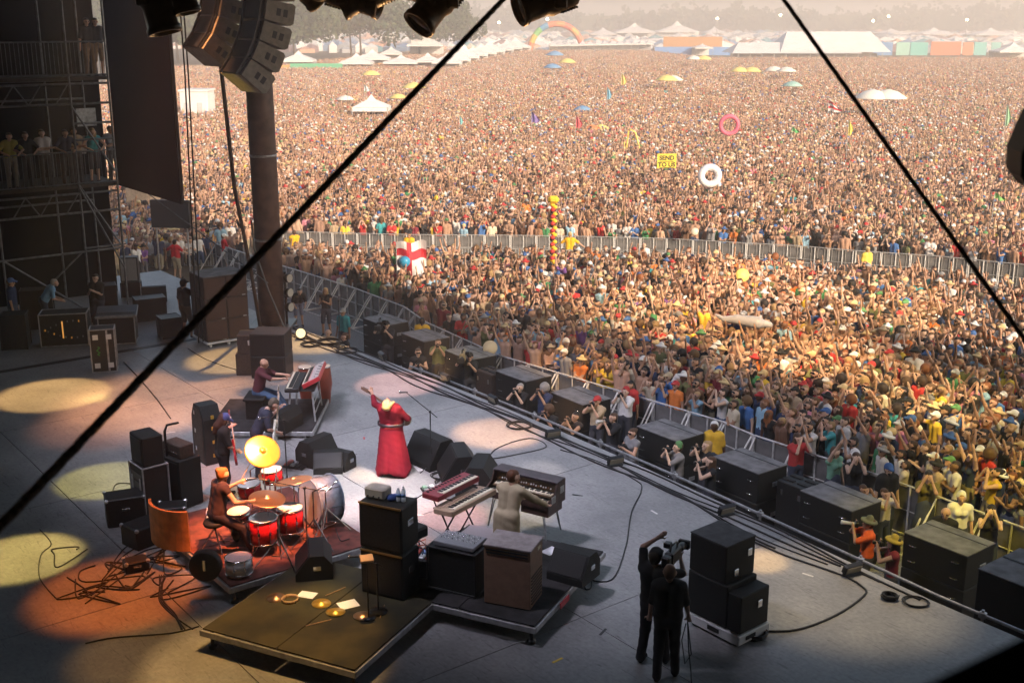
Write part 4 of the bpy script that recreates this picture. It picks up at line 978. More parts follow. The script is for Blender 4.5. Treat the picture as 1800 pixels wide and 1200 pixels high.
for k, (px_, py_, w_, h_, lab) in enumerate(((30, 610, .7, 1.0, 'dark case at the far left edge of the wing'), (70, 575, .9, 1.2, 'dark case behind the wide desk'), (185, 560, .8, 1.1, 'dark case between desk and console'), (265, 560, .9, .7, 'low dark case before the side wedge'), (300, 590, .6, .6, 'small dark case by the tall crew man'))):
    rack('road_case', lab, 'case', tuple(at(px_, py_, ST)), R(12 + k * 5), (w_, .6, h_), BLACK, BLACKM)
# ------------------------------------------------------------------ keyboards
KW, KB = mat('ivory_keys', (.72, .66, .52), .35), mat('ebony_keys', (.015, .015, .015), .3)
def keys(parent, x0, y0, z0, L, dep, n_oct, T=None):
    T = T or Matrix.Identity(4); w_ = MB(); w_.M = T; b_ = MB(); b_.M = T; nk = n_oct * 7
    for k in range(nk):
        w_.box((x0 + (k + .5) * L / nk, y0, z0), (L / nk - .0025, dep, .018))
        if k % 7 in (0, 1, 3, 4, 5): b_.box((x0 + (k + 1) * L / nk, y0 + dep * .18, z0 + .014), (L / nk * .5, dep * .62, .016))
    w_.build('white_keys', KW, parent)['kind'] = 'stuff'; b_.build('black_keys', KB, parent)['kind'] = 'stuff'
def xstand(parent, L, h, d=.35, M_=BLACKM):
    for y in (-d, d):
        pass
    for sx in (-1, 1):
        b = MB(); b.tube([(sx * L * .3, -d, 0), (sx * L * .3, d, h)], .016, 6); b.tube([(sx * L * .3, d, 0), (sx * L * .3, -d, h)], .016, 6); b.build('cross_leg', M_, parent)
    for z in (.02, h): b = MB(); b.tube([(-L * .42, -d, z), (L * .42, -d, z)], .016, 6); b.tube([(-L * .42, d, z), (L * .42, d, z)], .016, 6); b.build('foot_bar', M_, parent)
# organ
ORG = Vector((.1, 19.1, ST + HR)); OGB = mat('organ_brown', (.06, .032, .026), .4, noise=.3); og = thing('organ', 'dark two manual stage organ on thin metal legs', 'organ', tuple(ORG + Vector((.12, .2, 0))), RA - R(6))
b = MB(); b.prism([(-.3, .58), (.3, .58), (.3, .98), (.02, .98), (-.06, .80), (-.3, .70)], -.66, -.63, 'x'); b.build('side_panel', OGB, og)
b = MB(); b.prism([(-.3, .58), (.3, .58), (.3, .98), (.02, .98), (-.06, .80), (-.3, .70)], .63, .66, 'x'); sp = b.build('side_panel', OGB, og)
for y in (-.12, .18):
    g = MB(); g.box((.663, y, .82 if y > 0 else .72), (.01, .14, .13), bev=.004); g.build('handle_plate', ALU, sp)
b = MB(); b.box((0, .15, .985), (1.32, .3, .03), bev=.006); b.build('lid', mat('organ_lid', (.06, .045, .05), .5, noise=.2), og)
b = MB(); b.box((0, 0, .6), (1.26, .58, .05)); b.box((0, .28, .8), (1.26, .03, .36)); b.box((0, -.285, .65), (1.26, .02, .09)); b.box((.35, 0, .5), (.56, .5, .16), bev=.01); b.build('body', OGB, og)
b = MB(); b.box((0, .0, .74), (1.2, .2, .02)); b.box((0, .085, .85), (1.24, .02, .14)); b.build('keyboard_bed', mat('brown_panel', (.14, .08, .04), .4), og)
keys(og, -.58, -.17, .68, 1.16, .13, 5); keys(og, -.58, -.02, .765, 1.16, .12, 5)
for k in range(22):
    b = MB(); b.box((-.55 + k * .05, .065, .83 + .006 * (k % 3)), (.018, .03, .022)); b.build('drawbar', WHITE if k % 4 else mat('brown_tab', (.3, .1, .03), .4), og)
for sx in (-1, 1):
    for sy in (-1, 1):
        b = MB(); b.tube([(.52 * sx, .2 * sy, .58), (.6 * sx, .26 * sy, 0)], .012, 6); b.tube([(.47 * sx, .2 * sy, .58), (.6 * sx, .26 * sy, 0)], .012, 6); b.build('leg', STEEL, og)
# double stacked keyboards
REDK = mat('dark_red_shell', (.24, .035, .045), .45)
t = thing('keyboard', 'dark red stage keyboard on the top tier left of the organ', 'keyboard', (-1.05, 18.85, ST + HR + .92), RA + R(80), 'keyboards'); 
b = MB(); b.box((0, 0, .05), (1.15, .36, .1), bev=.012); b.build('case', REDK, t); keys(t, -.42, -.1, .105, .95, .14, 5)
for k in range(12): b = MB(); b.box((-.5 + k * .08, .11, .105), (.03, .05, .012)); b.build('button', BLACK, t)
KS = t
t = thing('keyboard', 'tan electric piano on the lower tier beneath the red keyboard', 'keyboard', (-.80, 18.70, ST + HR + .72), RA + R(80), 'keyboards')
b = MB(); b.M = RX(R(-4)); b.box((0, 0, .05), (1.25, .42, .1), bev=.015); b.build('case', mat('tan_shell', (.42, .29, .2), .5), t); keys(t, -.52, -.1, .105, 1.1, .15, 6, RX(R(-4)))
b = MB(); b.M = RX(R(-4)); b.box((0, .12, .108), (1.15, .1, .01)); b.build('control_panel', mat('tan_panel', (.5, .36, .26), .5), t)
t = thing('keyboard_stand', 'black x frame stand carrying the two stacked keyboards', 'keyboard stand', (-.93, 18.78, ST + HR), RA + R(80)); xstand(t, 1.0, .7, .2)
for x in (-.35, .35): b = MB(); b.tube([(x, .2, .7), (x, .3, .9), (x, -.15, .9)], .015, 6); b.build('tier_arm', BLACKM, t)
t = thing('case_on_stand', 'flat black bag on a low stand left of the stacked keyboards', 'bag', (-1.75, 18.35, ST + .02), RA + R(75))
b = MB(); b.box((0, 0, .75), (.3, .65, .2), bev=.03); b.build('bag', TOLEX, t); 
for x, y in ((-.1, -.25), (.1, -.25), (-.1, .25), (.1, .25)): b = MB(); b.tube([(x, y, 0), (x * .5, y * .6, .66)], .013, 6); b.build('leg', BLACKM, t)
t = thing('bench', 'grey topped organ bench between organ and brown cabinet', 'bench', (-.45, 18.0, ST + HR), RA)
b = MB(); b.box((0, 0, .48), (.75, .4, .05), bev=.015); b.build('seat', mat('bench_top', (.3, .26, .27), .7), t)
for x in (-.33, .33): b = MB(); b.box((x, 0, .23), (.04, .36, .46)); b.build('side_panel', BLACK, t)
# piano player's instruments
t = thing('keyboard', 'red ended white stage keyboard tilted on the upper stand before the bald man', 'keyboard', (-4.62, 26.25, ST + 1.02), R(-88), 'keyboards')
b = MB(); b.M = RX(R(28)); b.box((0, .02, .06), (1.3, .45, .1), bev=.012); b.build('case', mat('red_shell', (.5, .03, .04), .4), t)
b = MB(); b.M = RX(R(28)); b.box((0, .11, .113), (1.26, .25, .01)); p_ = b.build('control_panel', mat('pale_panel', (.6, .52, .5), .5), t)
for k in range(16): b = MB(); b.M = RX(R(28)); b.box((-.55 + k * .07, .13 + .04 * (k % 3), .122), (.03, .02, .01)); b.build('button', BLACK, p_)
keys(t, -.6, -.11, .112, 1.2, .15, 6, RX(R(28)))
t = thing('keyboard', 'long flat keyboard with white keys under the bald player\'s hands', 'keyboard', (-5.03, 26.0, ST + .93), R(-88), 'keyboards')
b = MB(); b.box((0, 0, .05), (1.35, .32, .09), bev=.012); b.build('case', BLACK, t); keys(t, -.62, -.06, .1, 1.24, .15, 7)
t = thing('keyboard_stand', 'silver legged keyboard stand before the bald man', 'keyboard stand', (-4.85, 26.1, ST + .18), R(-88))
for x in (-.55, .55):
    for y in (-.25, .25): b = MB(); b.tube([(x, y, .74), (x * 1.08, y * 1.2, 0)], .022, 8); b.build('leg', ALU, t)
for z in (.15, .42): b = MB(); b.tube([(-.58, .28, z), (.58, .28, z)], .014, 6); b.build('brace', STEEL, t)
b = MB(); b.box((0, .02, .745), (1.25, .6, .025), bev=.005); b.build('tray', BLACK, t)
t = thing('bench', 'black boxy seat under the bald keyboard player', 'bench', (-5.95, 25.95, ST + .18), 0)
b = MB(); b.box((0, 0, .48), (.5, .7, .07), bev=.02); b.build('seat', TOLEX, t); b = MB(); b.box((0, 0, .23), (.4, .6, .44)); b.build('base', BLACK, t)
for k, (x, y, lab) in enumerate(((-5.05, 27.35, 'reddish conga drum left of its twin behind the bald man\'s hands'), (-4.6, 27.45, 'reddish conga drum right of its twin behind the keyboards'))):
    t = thing('conga', lab, 'drum', (x, y, ST), 0); b = MB(); b.lathe([(.12, 0), (.15, .25), (.19, .5), (.155, .93), (.15, .95)], 18); b.build('shell', mat('red_brown_wood', (.25, .05, .03), .35), t)
    b = MB(); b.lathe([(0, .965), (.15, .96), (.16, .945)], 18); b.build('skin', mat('drum_skin', (.72, .55, .42), .6), t)
    b = MB(); b.lathe([(.156, .92), (.166, .92), (.166, .945), (.156, .945)], 18); b.build('rim', CHROME, t)
# ------------------------------------------------------------------ drum kit
DZ = ST + HR
REDSP = mat('red_drum_shell', (.5, .012, .02), .18, .2, noise=.25, scale=30); HEADM = mat('drum_head', (.7, .66, .62), .6, noise=.08); BLUESP = mat('pale_blue_shell', (.25, .3, .38), .25, .2, noise=.35, scale=6)
def drum(label, e, n_, z, r, h, tilt=(0, 0), M_=REDSP, horizontal=False, stand=True, name='drum', hm=HEADM):
    t = thing(name, label, 'drum', tuple(stg(e, n_, z)), ROT, 'drum kit'); T = RX(math.pi / 2 - .05) if horizontal else RX(tilt[0]) @ RY(tilt[1])
    b = MB(); b.lathe([(r * .97, 0), (r, 0), (r, h), (r * .97, h)], 28, T); sh = b.build('shell', M_, t)
    for z_, s_ in ((h + .004, 1), (-.004, -1)): b = MB(); b.lathe([(0, z_), (r * .96, z_)], 28, T); b.build('skin', hm, t)
    for z_ in (h - .012, -.008): b = MB(); b.lathe([(r * .97, z_), (r * 1.04, z_), (r * 1.04, z_ + .022), (r * .97, z_ + .022)], 28, T); b.build('hoop', CHROME if not horizontal else M_, t)
    for k in range(8):
        a_ = k * math.pi / 4; b = MB(); b.M = T; b.tube([(r * 1.03 * math.cos(a_), r * 1.03 * math.sin(a_), .02), (r * 1.03 * math.cos(a_), r * 1.03 * math.sin(a_), h - .01)], .006, 5); b.box((r * 1.02 * math.cos(a_), r * 1.02 * math.sin(a_), h / 2), (.03, .03, .05)); b.build('lug', CHROME, sh)
    if stand and not horizontal:
        b = MB(); dz = z - DZ
        for k in range(3): a_ = k * 2.094 + .5; b.tube([(r * .8 * math.cos(a_), r * .8 * math.sin(a_), .0), (r * .95 * math.cos(a_), r * .95 * math.sin(a_), -dz)], .01, 6)
        b.build('leg', CHROME, t)
    return t
bd = drum('large bass drum with pale blue shell lying on its side at the riser edge', 14.5, -6.5, DZ + .43, .43, .45, M_=BLUESP, horizontal=True)
for sx in (-1, 1): b = MB(); b.tube([(.3 * sx, -.4, -.1), (.48 * sx, -.5, -.36)], .01, 6); b.build('spur', CHROME, bd)
b = MB(); b.lathe([(0, .008), (.2, .008)], 24, RX(math.pi / 2 - .05)); 
drum('red rack tom with tan head, left of the pair over the bass drum', 14.0, -7.85, DZ + .66, .2, .23, (.12, .05))
drum('red rack tom with tan head, right of the pair over the bass drum', 13.8, -7.3, DZ + .72, .19, .22, (.1, -.05))
drum('deep red floor tom standing at the drummer\'s right side', 15.0, -8.1, DZ + .22, .24, .42)
drum('red floor tom beyond the deep one', 14.9, -7.55, DZ + .24, .23, .4)
drum('chrome snare drum between the drummer\'s knees', 14.5, -8.3, DZ + .5, .2, .15, (.08, 0), M_=CHROME)
drum('small white and silver drum standing alone at the near riser corner', 15.5, -8.8, DZ + .05, .22, .26, M_=mat('pearl_shell', (.6, .6, .62), .3, .2), hm=mat('pinkish_head', (.75, .5, .45), .6))
def cymbal(label, e, n_, z, r, tilt, M_=BRASS, boom=0):
    t = thing('cymbal', label, 'cymbal', tuple(stg(e, n_, DZ)), ROT, 'cymbals of the drum kit'); hgt = z - DZ
    T = T3(0, 0, hgt) @ RX(tilt[0]) @ RY(tilt[1])
    b = MB(); b.lathe([(0, .05), (r * .08, .048), (r * .17, .03), (r * .2, .012)] + [(r * (.24 + .07 * q), .012 - .034 * q / 11 + .004 * (q % 2)) for q in range(11)] + [(r, -.024), (r, -.028), (r * .6, -.01), (r * .2, .004), (0, .02)], 48, T); b.build('plate', M_, t)
    b = MB(); b.tube([(0, 0, hgt + .05), (0, 0, .55)], .009, 6); b.tube([(0, 0, .6), (0, 0, .2)], .014, 6)
    b.build('pole', CHROME, t)
    for k in range(3):
        a_ = k * 2.094 + .4; b = MB(); b.tube([(0, 0, .42), (.3 * math.cos(a_), .3 * math.sin(a_), 0)], .01, 6); b.tube([(0, 0, .2), (.17 * math.cos(a_), .17 * math.sin(a_), .19)], .007, 5); b.build('leg', CHROME, t)
    return t
cymbal('big gold crash cymbal tipped upright high over the kit', 14.5, -7.8, DZ + 1.62, .31, (.1, .8))
cymbal('copper ride cymbal above the two red toms, farthest right', 14.7, -7.35, DZ + 1.05, .32, (.05, -.2), mat('copper_cymbal', (.5, .3, .16), .35, .9))
cymbal('copper crash cymbal low over the front of the kit', 15.0, -8.0, DZ + .98, .31, (-.05, .15), bpy.data.materials['copper_cymbal'])
cymbal('pair of hi hat cymbals at the far side of the drummer', 13.75, -7.35, DZ + .85, .2, (.05, .05), bpy.data.materials['copper_cymbal'])
t = thing('drum_stool', 'black round drum stool under the bearded drummer', 'stool', tuple(stg(14.6, -8.8, DZ + .1)), ROT)
b = MB(); b.lathe([(0, .46), (.17, .46), (.19, .5), (.17, .54), (0, .54)], 20); b.build('seat', TOLEX, t)
for k in range(3): a_ = k * 2.094; b = MB(); b.tube([(0, 0, .4), (.25 * math.cos(a_), .25 * math.sin(a_), 0)], .014, 6); b.build('leg', CHROME, t)
t = thing('side_fill_screen', 'curved tan panel leaning behind the drummer', 'panel', tuple(stg(13.7, -9.25, DZ)), ROT + .3)
vs = []; 
b = MB(); n = 10
poly = [(.75 * math.sin(-.75 + 1.5 * k / n), -.75 * math.cos(-.75 + 1.5 * k / n) + .55) for k in range(n + 1)]; inn = [(x * .95, y * .95 + .04) for x, y in poly][::-1]
b.prism(poly + inn, 0, .72, 'z'); b.build('panel', mat('tan_leather', (.42, .17, .05), .5, noise=.25, scale=6), t)
t = thing('gong_case', 'round black drum case standing beside the drummer', 'case', tuple(stg(15.35, -9.3, DZ)), ROT + .9)
b = MB(); b.lathe([(0, -.09), (.24, -.09), (.26, -.07), (.26, .07), (.24, .09), (0, .09)], 26, T3(0, 0, .26) @ RX(math.pi / 2)); b.build('shell', BLACK, t)
b = MB(); b.box((0, -.1, .3), (.05, .03, .2), bev=.01); b.build('handle', CHROME, t)
# ------------------------------------------------------------------ microphone stands
def mic_stand(label, loc, rz, h=1.1, boom=.7, up=.35, base='tripod', tilt_back=.3):
    t = thing('microphone_stand', label, 'microphone stand', loc, rz, 'microphone stands')
    if base == 'tripod':
        for k in range(3): a_ = k * 2.094 + .5; b = MB(); b.tube([(0, 0, .12), (.3 * math.cos(a_), .3 * math.sin(a_), .01)], .01, 6); b.build('foot', BLACKM, t)
    else: b = MB(); b.lathe([(0, 0), (.14, 0), (.14, .02), (.02, .035), (0, .035)], 18); b.build('base', BLACKM, t)
    b = MB(); b.tube([(0, 0, .02), (0, 0, h)], .012, 6); b.build('pole', BLACKM, t)
    a0, a1 = Vector((0, -boom * tilt_back, h - up * tilt_back)), Vector((0, boom, h + up)); b = MB(); b.tube([a0, a1], .009, 6); b.box((0, 0, h), (.04, .05, .05), bev=.01); b.build('boom', BLACKM, t)
    m_ = MB(); d = Vector((0, .9, -.1)).normalized(); p0 = a1 - d * .04; m_.tube([p0, p0 + d * .15], .012, 8, r2=.018); mi = m_.build('microphone', BLACKM, t)
    m_ = MB(); m_.lathe([(0, -.03), (.02, -.02), (.027, 0), (.02, .022), (0, .03)], 12, Matrix.Translation(p0 + d * .17)); m_.build('head_grille', CHROME, mi)
    return t
mic_stand('tall microphone stand with angled boom in front of the singer', tuple(at(758, 825, ST)), R(75), 1.28, .52, .38)
mic_stand('short microphone stand between the stacked amplifiers and the red keyboard', tuple(at(733, 968, ST)), R(-60), 1.0, .35, .14, 'round')
mic_stand('microphone stand reaching over the toms by the bass drum', tuple(stg(15.6, -7.6, DZ)), ROT + 2.6, 1.25, .8, .2)
mic_stand('microphone stand of the guitarist beside the riser', tuple(at(505, 845, ST)), R(100), 1.3, .35, .1, 'round')
mic_stand('low microphone stand at the side of the front riser', tuple(at(665, 1075, ST + HR)), R(80), .8, .3, .1, 'round')
mic_stand('small stand standing among cables at the far stage front', tuple(at(598, 608, ST)), R(0), 1.35, .1, .1, 'round')
t = thing('music_stand', 'small orange lit tray on a thin pole on the front riser', 'music stand', tuple(at(648, 1085, ST + HR)), .3)
b = MB(); b.tube([(0, 0, 0), (0, 0, .95)], .01, 6); b.lathe([(0, 0), (.12, 0), (.12, .02), (0, .02)], 16); b.build('pole', BLACKM, t)
b = MB(); b.M = T3(0, 0, .98) @ RX(.35); b.box((0, 0, 0), (.2, .15, .05), bev=.01); b.build('tray', mat('tan_tray', (.5, .28, .15), .5), t)
# ------------------------------------------------------------------ guitars (parts of their own, origin at the body, neck along +x)
def guitar(label, M, body, neck, name='guitar', L=.66, bass=False):
    t = thing(name, label, 'guitar'); t.matrix_world = M
    s = body_mesh('body', [((-.16, 0, 0), (-.02, 0, 0), .145, .12, 0), ((-.02, 0, 0), (.1, .0, 0), .12, .1, 0), ((.1, .06, 0), (.2, .1, 0), .05, .025, 0), ((.1, -.06, 0), (.16, -.09, 0), .05, .03, 0)], [body], .016, .04)
    co = np.empty(len(s.vertices) * 3, np.float32); s.vertices.foreach_get('co', co); co = co.reshape(-1, 3); co[:, 2] = np.clip(co[:, 2], -.022, .022); s.vertices.foreach_set('co', co.ravel()); s.update()
    put('body', s, t)
    b = MB(); b.box((.13 + L / 2, 0, .024), (L, .05, .022), bev=.006); nk = b.build('neck', neck, t)
    b = MB()
    for k in range(14): b.box((.16 + L * (1 - .92 ** (13 - k)) * .9, 0, .037), (.005, .048, .004))
    b.build('fret', CHROME, nk)
    b = MB(); b.prism([(0, -.03), (.16, -.045), (.18, .01), (.04, .045), (0, .03)], .005, .025, 'z', T3(.13 + L, 0, 0)); hd = b.build('headstock', neck if not bass else body, t)
    for k in range(4 if bass else 6): b = MB(); b.lathe([(0, 0), (.01, 0), (.01, .02), (0, .02)], 6, T3(.16 + L + k * (.032 if bass else .022), .05 - .006 * k, .012)); b.build('tuner', CHROME, hd)
    b = MB(); b.prism([(-.12, -.09), (.1, -.085), (.11, -.02), (0, .02), (-.08, -.02)], .022, .027, 'z'); b.build('pickguard', WHITE, t)
    for x in (-.04, .05): b = MB(); b.box((x, 0, .03), (.025, .08, .014), bev=.003); b.build('pickup', BLACK, t)
    b = MB(); b.box((-.12, 0, .032), (.03, .09, .014), bev=.003); b.build('bridge', CHROME, t)
    b = MB()
    for k in range(4 if bass else 6): b.tube([(-.12, -.03 + k * .011, .042), (.14 + L, -.018 + k * .007, .042)], .0012, 3, False)
    b.build('strings', STEEL, t)['kind'] = 'stuff'
    return t
def frame(o, x, z):
    x = Vector(x).normalized(); z = Vector(z); z = (z - x * z.dot(x)).normalized(); y = z.cross(x)
    return Matrix(((x.x, y.x, z.x, o[0]), (x.y, y.y, z.y, o[1]), (x.z, y.z, z.z, o[2]), (0, 0, 0, 1)))
def inperson(loc, rz, M): return Matrix.Translation(loc) @ Matrix.Rotation(rz, 4, 'Z') @ M
# ------------------------------------------------------------------ the band
DARKT = dict(shirt=(.018, .018, .02), pants=(.022, .022, .028))
# singer: back to us, leaning back with her head thrown back, guitar neck up to her left
SL, SR_ = tuple(at(690, 832, ST)), R(-14)
RED = (.2, .005, .018)
J = skel(pelvis=(0, .04, .98), chest=(0, -.06, 1.39), head=(.0, -.2, 1.56), look=(0, .1, 1), lh=(-.5, .3, 1.58), rh=(.22, .25, 1.12), lf=(-.12, .05, 0), rf=(.14, -.05, 0), lp=(-.2, -.2, -1), rp=(1, -.7, -.2))
J['neck'] = Vector((0, -.1, 1.47))
sk_ = [((0, .0, 1.03), (0, .0, 1.0), .17, .2, PANTS)] + [((.13 * math.cos(a), .1 * math.sin(a) , .95), (.27 * math.cos(a) + (.05 if math.cos(a) > 0 else 0), .25 * math.sin(a), .1 + .05 * math.sin(a * 3)), .1, .06 + .02 * (i % 2), PANTS, .03) for i, a in enumerate([2 * math.pi * k / 21 for k in range(21)])]
singer = hero('woman in a long crimson dress leaning back with a guitar, centre stage', SL, SR_, J, dict(skin=(.55, .3, .2), shirt=RED, hair=(.75, .52, .22), pants=RED, hat=(.1, .1, .1)), hair='long', sleeve=.85, fem=True, wide=1.42, trouser=1,
              extra_trousers=sk_, extra_shirt=[((-.08, .02, 1.15), (.08, .02, 1.15), .16, .16, SHIRT)], scale=1.02)
b = MB(); b.lathe([(.265, 0), (.28, 0), (.28, .06), (.265, .06)], 24, T3(0, .0, 1.06) @ Matrix.Diagonal((1, .8, 1, 1))); b.build('belt', mat('dark_belt', (.03, .015, .02), .4), singer)
guitar('the singer\'s electric guitar, its neck pointing up and left', inperson(SL, SR_, frame((.06, .3, 1.2), (-.76, .0, .5), (0, 1, .1))), mat('cream_guitar', (.6, .5, .35), .3), mat('rosewood', (.22, .13, .09), .5))
# organist in a tan and blue jacket, standing at the organ
OL, OR_ = tuple(at(893, 1000, DZ)), R(-22)
J = skel(pelvis=(0, -.04, .93), chest=(.02, .08, 1.36), look=(.7, .9, -.15), lh=(.1, .62, 1.0), rh=(.55, .52, .98), lf=(-.14, -.02, 0), rf=(.12, .04, 0), lp=(-.4, -.2, -1), rp=(1, -.2, -.8))
org_ = hero('brown haired man in a pale tan jacket playing the organ', OL, OR_, J, dict(skin=(.55, .33, .24), shirt=(.42, .34, .23), hair=(.1, .04, .02), pants=(.05, .04, .05), hat=(.1,) * 3), sleeve=1.0,
            extra_shirt=[((-.09, -.05, .98), (-.1, -.06, .66), .135, .13, SHIRT), ((.09, -.05, .98), (.1, -.06, .66), .135, .13, SHIRT), ((0, -.08, .98), (0, -.1, .68), .12, .12, SHIRT)])
# drummer
DLc, DR_ = tuple(stg(14.6, -8.75, DZ)), ROT
J = skel(pelvis=(0, 0, .74), chest=(0, .1, 1.19), look=(-.1, 1, -.25), lh=(-.14, .5, 1.14), rh=(.38, .46, .98), lf=(-.28, .45, 0), rf=(.26, .48, 0), lp=(-.8, -.2, -1), rp=(.9, -.3, -1), kl=(-.5, 1, .7), kr=(.5, 1, .7))
drummer = hero('drummer with tied back reddish hair and beard in a dark sleeveless shirt', DLc, DR_, J, dict(skin=(.6, .33, .2), shirt=(.06, .03, .03), hair=(.35, .14, .04), pants=(.03, .02, .03), hat=(.1,) * 3), hair='bun', sleeve=.12, beard=True)
for k, (a0, a1) in enumerate((((-.14, .52, 1.14), (-.12, .72, 1.45)), ((.38, .48, 1.0), (.32, .82, .95)))):
    b = MB(); b.M = Matrix.Translation(DLc) @ Matrix.Rotation(DR_, 4, 'Z'); b.tube([a0, a1], .008, 6)
    tag(b.build('drumstick', mat('hickory', (.5, .3, .15), .5)), ('raised drumstick in the drummer\'s left hand', 'level drumstick in the drummer\'s right hand')[k], 'drumstick')
# bassist
BLc, BR_ = tuple(at(396, 876, ST)), R(-62)
J = skel(pelvis=(0, 0, .95), chest=(0, .04, 1.4), look=(-.1, 1, -.5), lh=(-.42, .3, 1.32), rh=(.12, .26, 1.0), lp=(-.6, -.3, -1), rp=(1, -.6, -.5), lf=(-.16, .05, 0), rf=(.16, -.04, 0))
hero('bass player in a blue cap and black shirt behind the drummer', BLc, BR_, J, dict(skin=(.6, .34, .24), hair=(.04, .02, .015), hat=(.04, .07, .22), **DARKT), hair='long', hat='cap', sleeve=.42, wide=1.08)
guitar('red bass guitar with pale neck slung on the bass player', inperson(BLc, BR_, frame((.14, .21, 1.0), (-.62, .1, .42), (0, 1, .25))), mat('red_bass', (.4, .02, .03), .25), mat('maple', (.5, .36, .28), .4), 'bass_guitar', .72, True)
# guitarist, bent over
GL, GR_ = tuple(at(462, 836, ST)), R(-75)
J = skel(pelvis=(0, -.08, .95), chest=(0, .12, 1.34), head=(.0, .3, 1.52), look=(.0, .7, -.8), lh=(-.3, .44, 1.36), rh=(.16, .34, .98), lp=(-.6, -.3, -1), rp=(1, -.6, -.3), lf=(-.2, .1, 0), rf=(.15, -.1, 0))
hero('guitarist bending over a white guitar, dark shirt and streaked hair', GL, GR_, J, dict(skin=(.55, .33, .25), shirt=(.03, .035, .06), hair=(.1, .08, .06), pants=(.02, .02, .03), hat=(.2,) * 3), sleeve=.42)
guitar('white electric guitar held steeply by the bending guitarist', inperson(GL, GR_, frame((.14, .3, 1.02), (-.42, .1, .6), (.1, 1, .3))), mat('white_guitar', (.62, .6, .52), .25), mat('maple2', (.55, .4, .28), .4))
# pianist seated
PL, PR_ = (-5.92, 26.05, ST + .18), R(-90)
J = skel(pelvis=(0, 0, .58), chest=(0, .1, 1.02), look=(.1, 1, -.2), lh=(-.08, .62, .94), rh=(.24, .62, .94), lf=(-.16, .62, 0), rf=(.16, .66, 0), lp=(-.7, -.1, -1), rp=(.8, -.1, -1), kl=(0, 1, .8), kr=(0, 1, .8))
hero('bald bearded keyboard player in a dark red shirt and blue jeans', PL, PR_, J, dict(skin=(.58, .32, .22), shirt=(.1, .025, .035), hair=(.1, .05, .03), pants=(.06, .11, .2), hat=(.1,) * 3), hair=None, sleeve=.45, wide=1.1, beard=True)
# camera crew
def tv_camera(label, M, parent=None, M_=BLACKM, s=1.0):
    t = thing('video_camera', label, 'camera'); t.matrix_world = M @ Matrix.Scale(s, 4)
    b = MB(); b.box((0, 0, .0), (.13, .36, .2), bev=.02); b.build('body', M_, t)
    b = MB(); b.lathe([(0, 0), (.05, 0), (.055, .12), (.06, .2), (.05, .22), (0, .21)], 14, T3(0, .17, .0) @ RX(-math.pi / 2)); b.build('lens', BLACKM, t)
    b = MB(); b.box((0, .42, .0), (.17, .07, .13), bev=.01); b.build('lens_hood', RUBBER, t)
    b = MB(); b.tube([(0, -.12, .1), (0, -.1, .17), (0, .12, .17), (0, .15, .1)], .016, 6); b.build('top_handle', BLACKM, t)
    b = MB(); b.box((-.12, .08, .1), (.1, .1, .08), bev=.01); b.build('viewfinder', BLACKM, t); b = MB(); b.box((0, -.25, .0), (.12, .12, .18), bev=.02); b.build('battery', M_, t); return t
C1, CR1 = tuple(at(1146, 1166, ST)), R(-30)
J = skel(pelvis=(0, 0, .96), chest=(0, .0, 1.42), look=(.0, 1, .0), lh=(-.04, .16, 1.88), rh=(.2, .42, 1.52), lp=(-1, 0, .1), rp=(1, -.3, -.8), lf=(-.16, -.05, 0), rf=(.16, .1, 0))
hero('camera operator in black with one arm raised to a shoulder camera', C1, CR1, J, dict(skin=(.4, .24, .18), hair=(.04, .03, .02), hat=(.03,) * 3, **DARKT), hair='short', hat='cap', sleeve=.42, wide=1.08, scale=1.03, vox=.013)
tv_camera('dark shoulder camera of the crew man in black on stage', inperson(C1, CR1, Matrix.Translation((.2, .16, 1.72))))
C2, CR2 = tuple(at(1170, 1192, ST)), R(-8)
J = skel(pelvis=(0, 0, .96), chest=(0, .0, 1.43), look=(.1, 1, -.15), lh=(-.27, .12, .86), rh=(.3, .14, .88), lp=(-.6, -1, -.3), rp=(.6, -1, -.3), lf=(-.13, -.1, 0), rf=(.13, .08, 0))
hero('short haired assistant in black tee standing behind the camera operator', C2, CR2, J, dict(skin=(.5, .3, .22), hair=(.2, .12, .08), hat=(.1,) * 3, shirt=(.02, .02, .022), pants=(.025, .025, .03)), sleeve=.45, wide=1.12, vox=.013)
b = MB(); b.M = Matrix.Translation(C2); b.tube([(.3, .14, .85), (.33, .1, .4), (.36, .0, .1), (.33, -.3, .012), (.1, -.8, .012), (.05, -2.4, .012)], .009, 6); b.tube([(.3, .14, .85), (.38, .16, .3), (.30, .2, .12), (.24, .2, .5), (.28, .14, .8)], .009, 6)
tag(b.build('camera_cable', RUBBER), 'camera cable looping from the assistant\'s right hand to the floor', 'cable')
# ------------------------------------------------------------------ cables, papers and small things on stage
CB = mat('cable_black', (.012, .012, .013), .6); FB = mat('cable_foot', (.02, .018, .016), .7)
def smooth(pts, k=6):
    P_ = [Vector(p) for p in pts]; P_ = [P_[0]] + P_ + [P_[-1]]; o = []
    for i in range(1, len(P_) - 2):
        a_, b_, c_, d_ = P_[i - 1:i + 3]
        for j in range(k):
            t = j / k; o.append(.5 * ((2 * b_) + (c_ - a_) * t + (2 * a_ - 5 * b_ + 4 * c_ - d_) * t * t + (3 * b_ - a_ - 3 * c_ + d_) * t ** 3))
    o.append(P_[-2]); return o
def floor_cable(label, px, r=.012, z=ST, m=CB, wob=.0):
    pts = []
    for x, y in px: p = at(x, y, z + r); pts.append(p + Vector((rng.uniform(-wob, wob), rng.uniform(-wob, wob), 0)))
    b = MB(); b.tube(smooth(pts), r, 6); return tag(b.build('floor_cable', m), label, 'cable', 'cables lying on the stage')
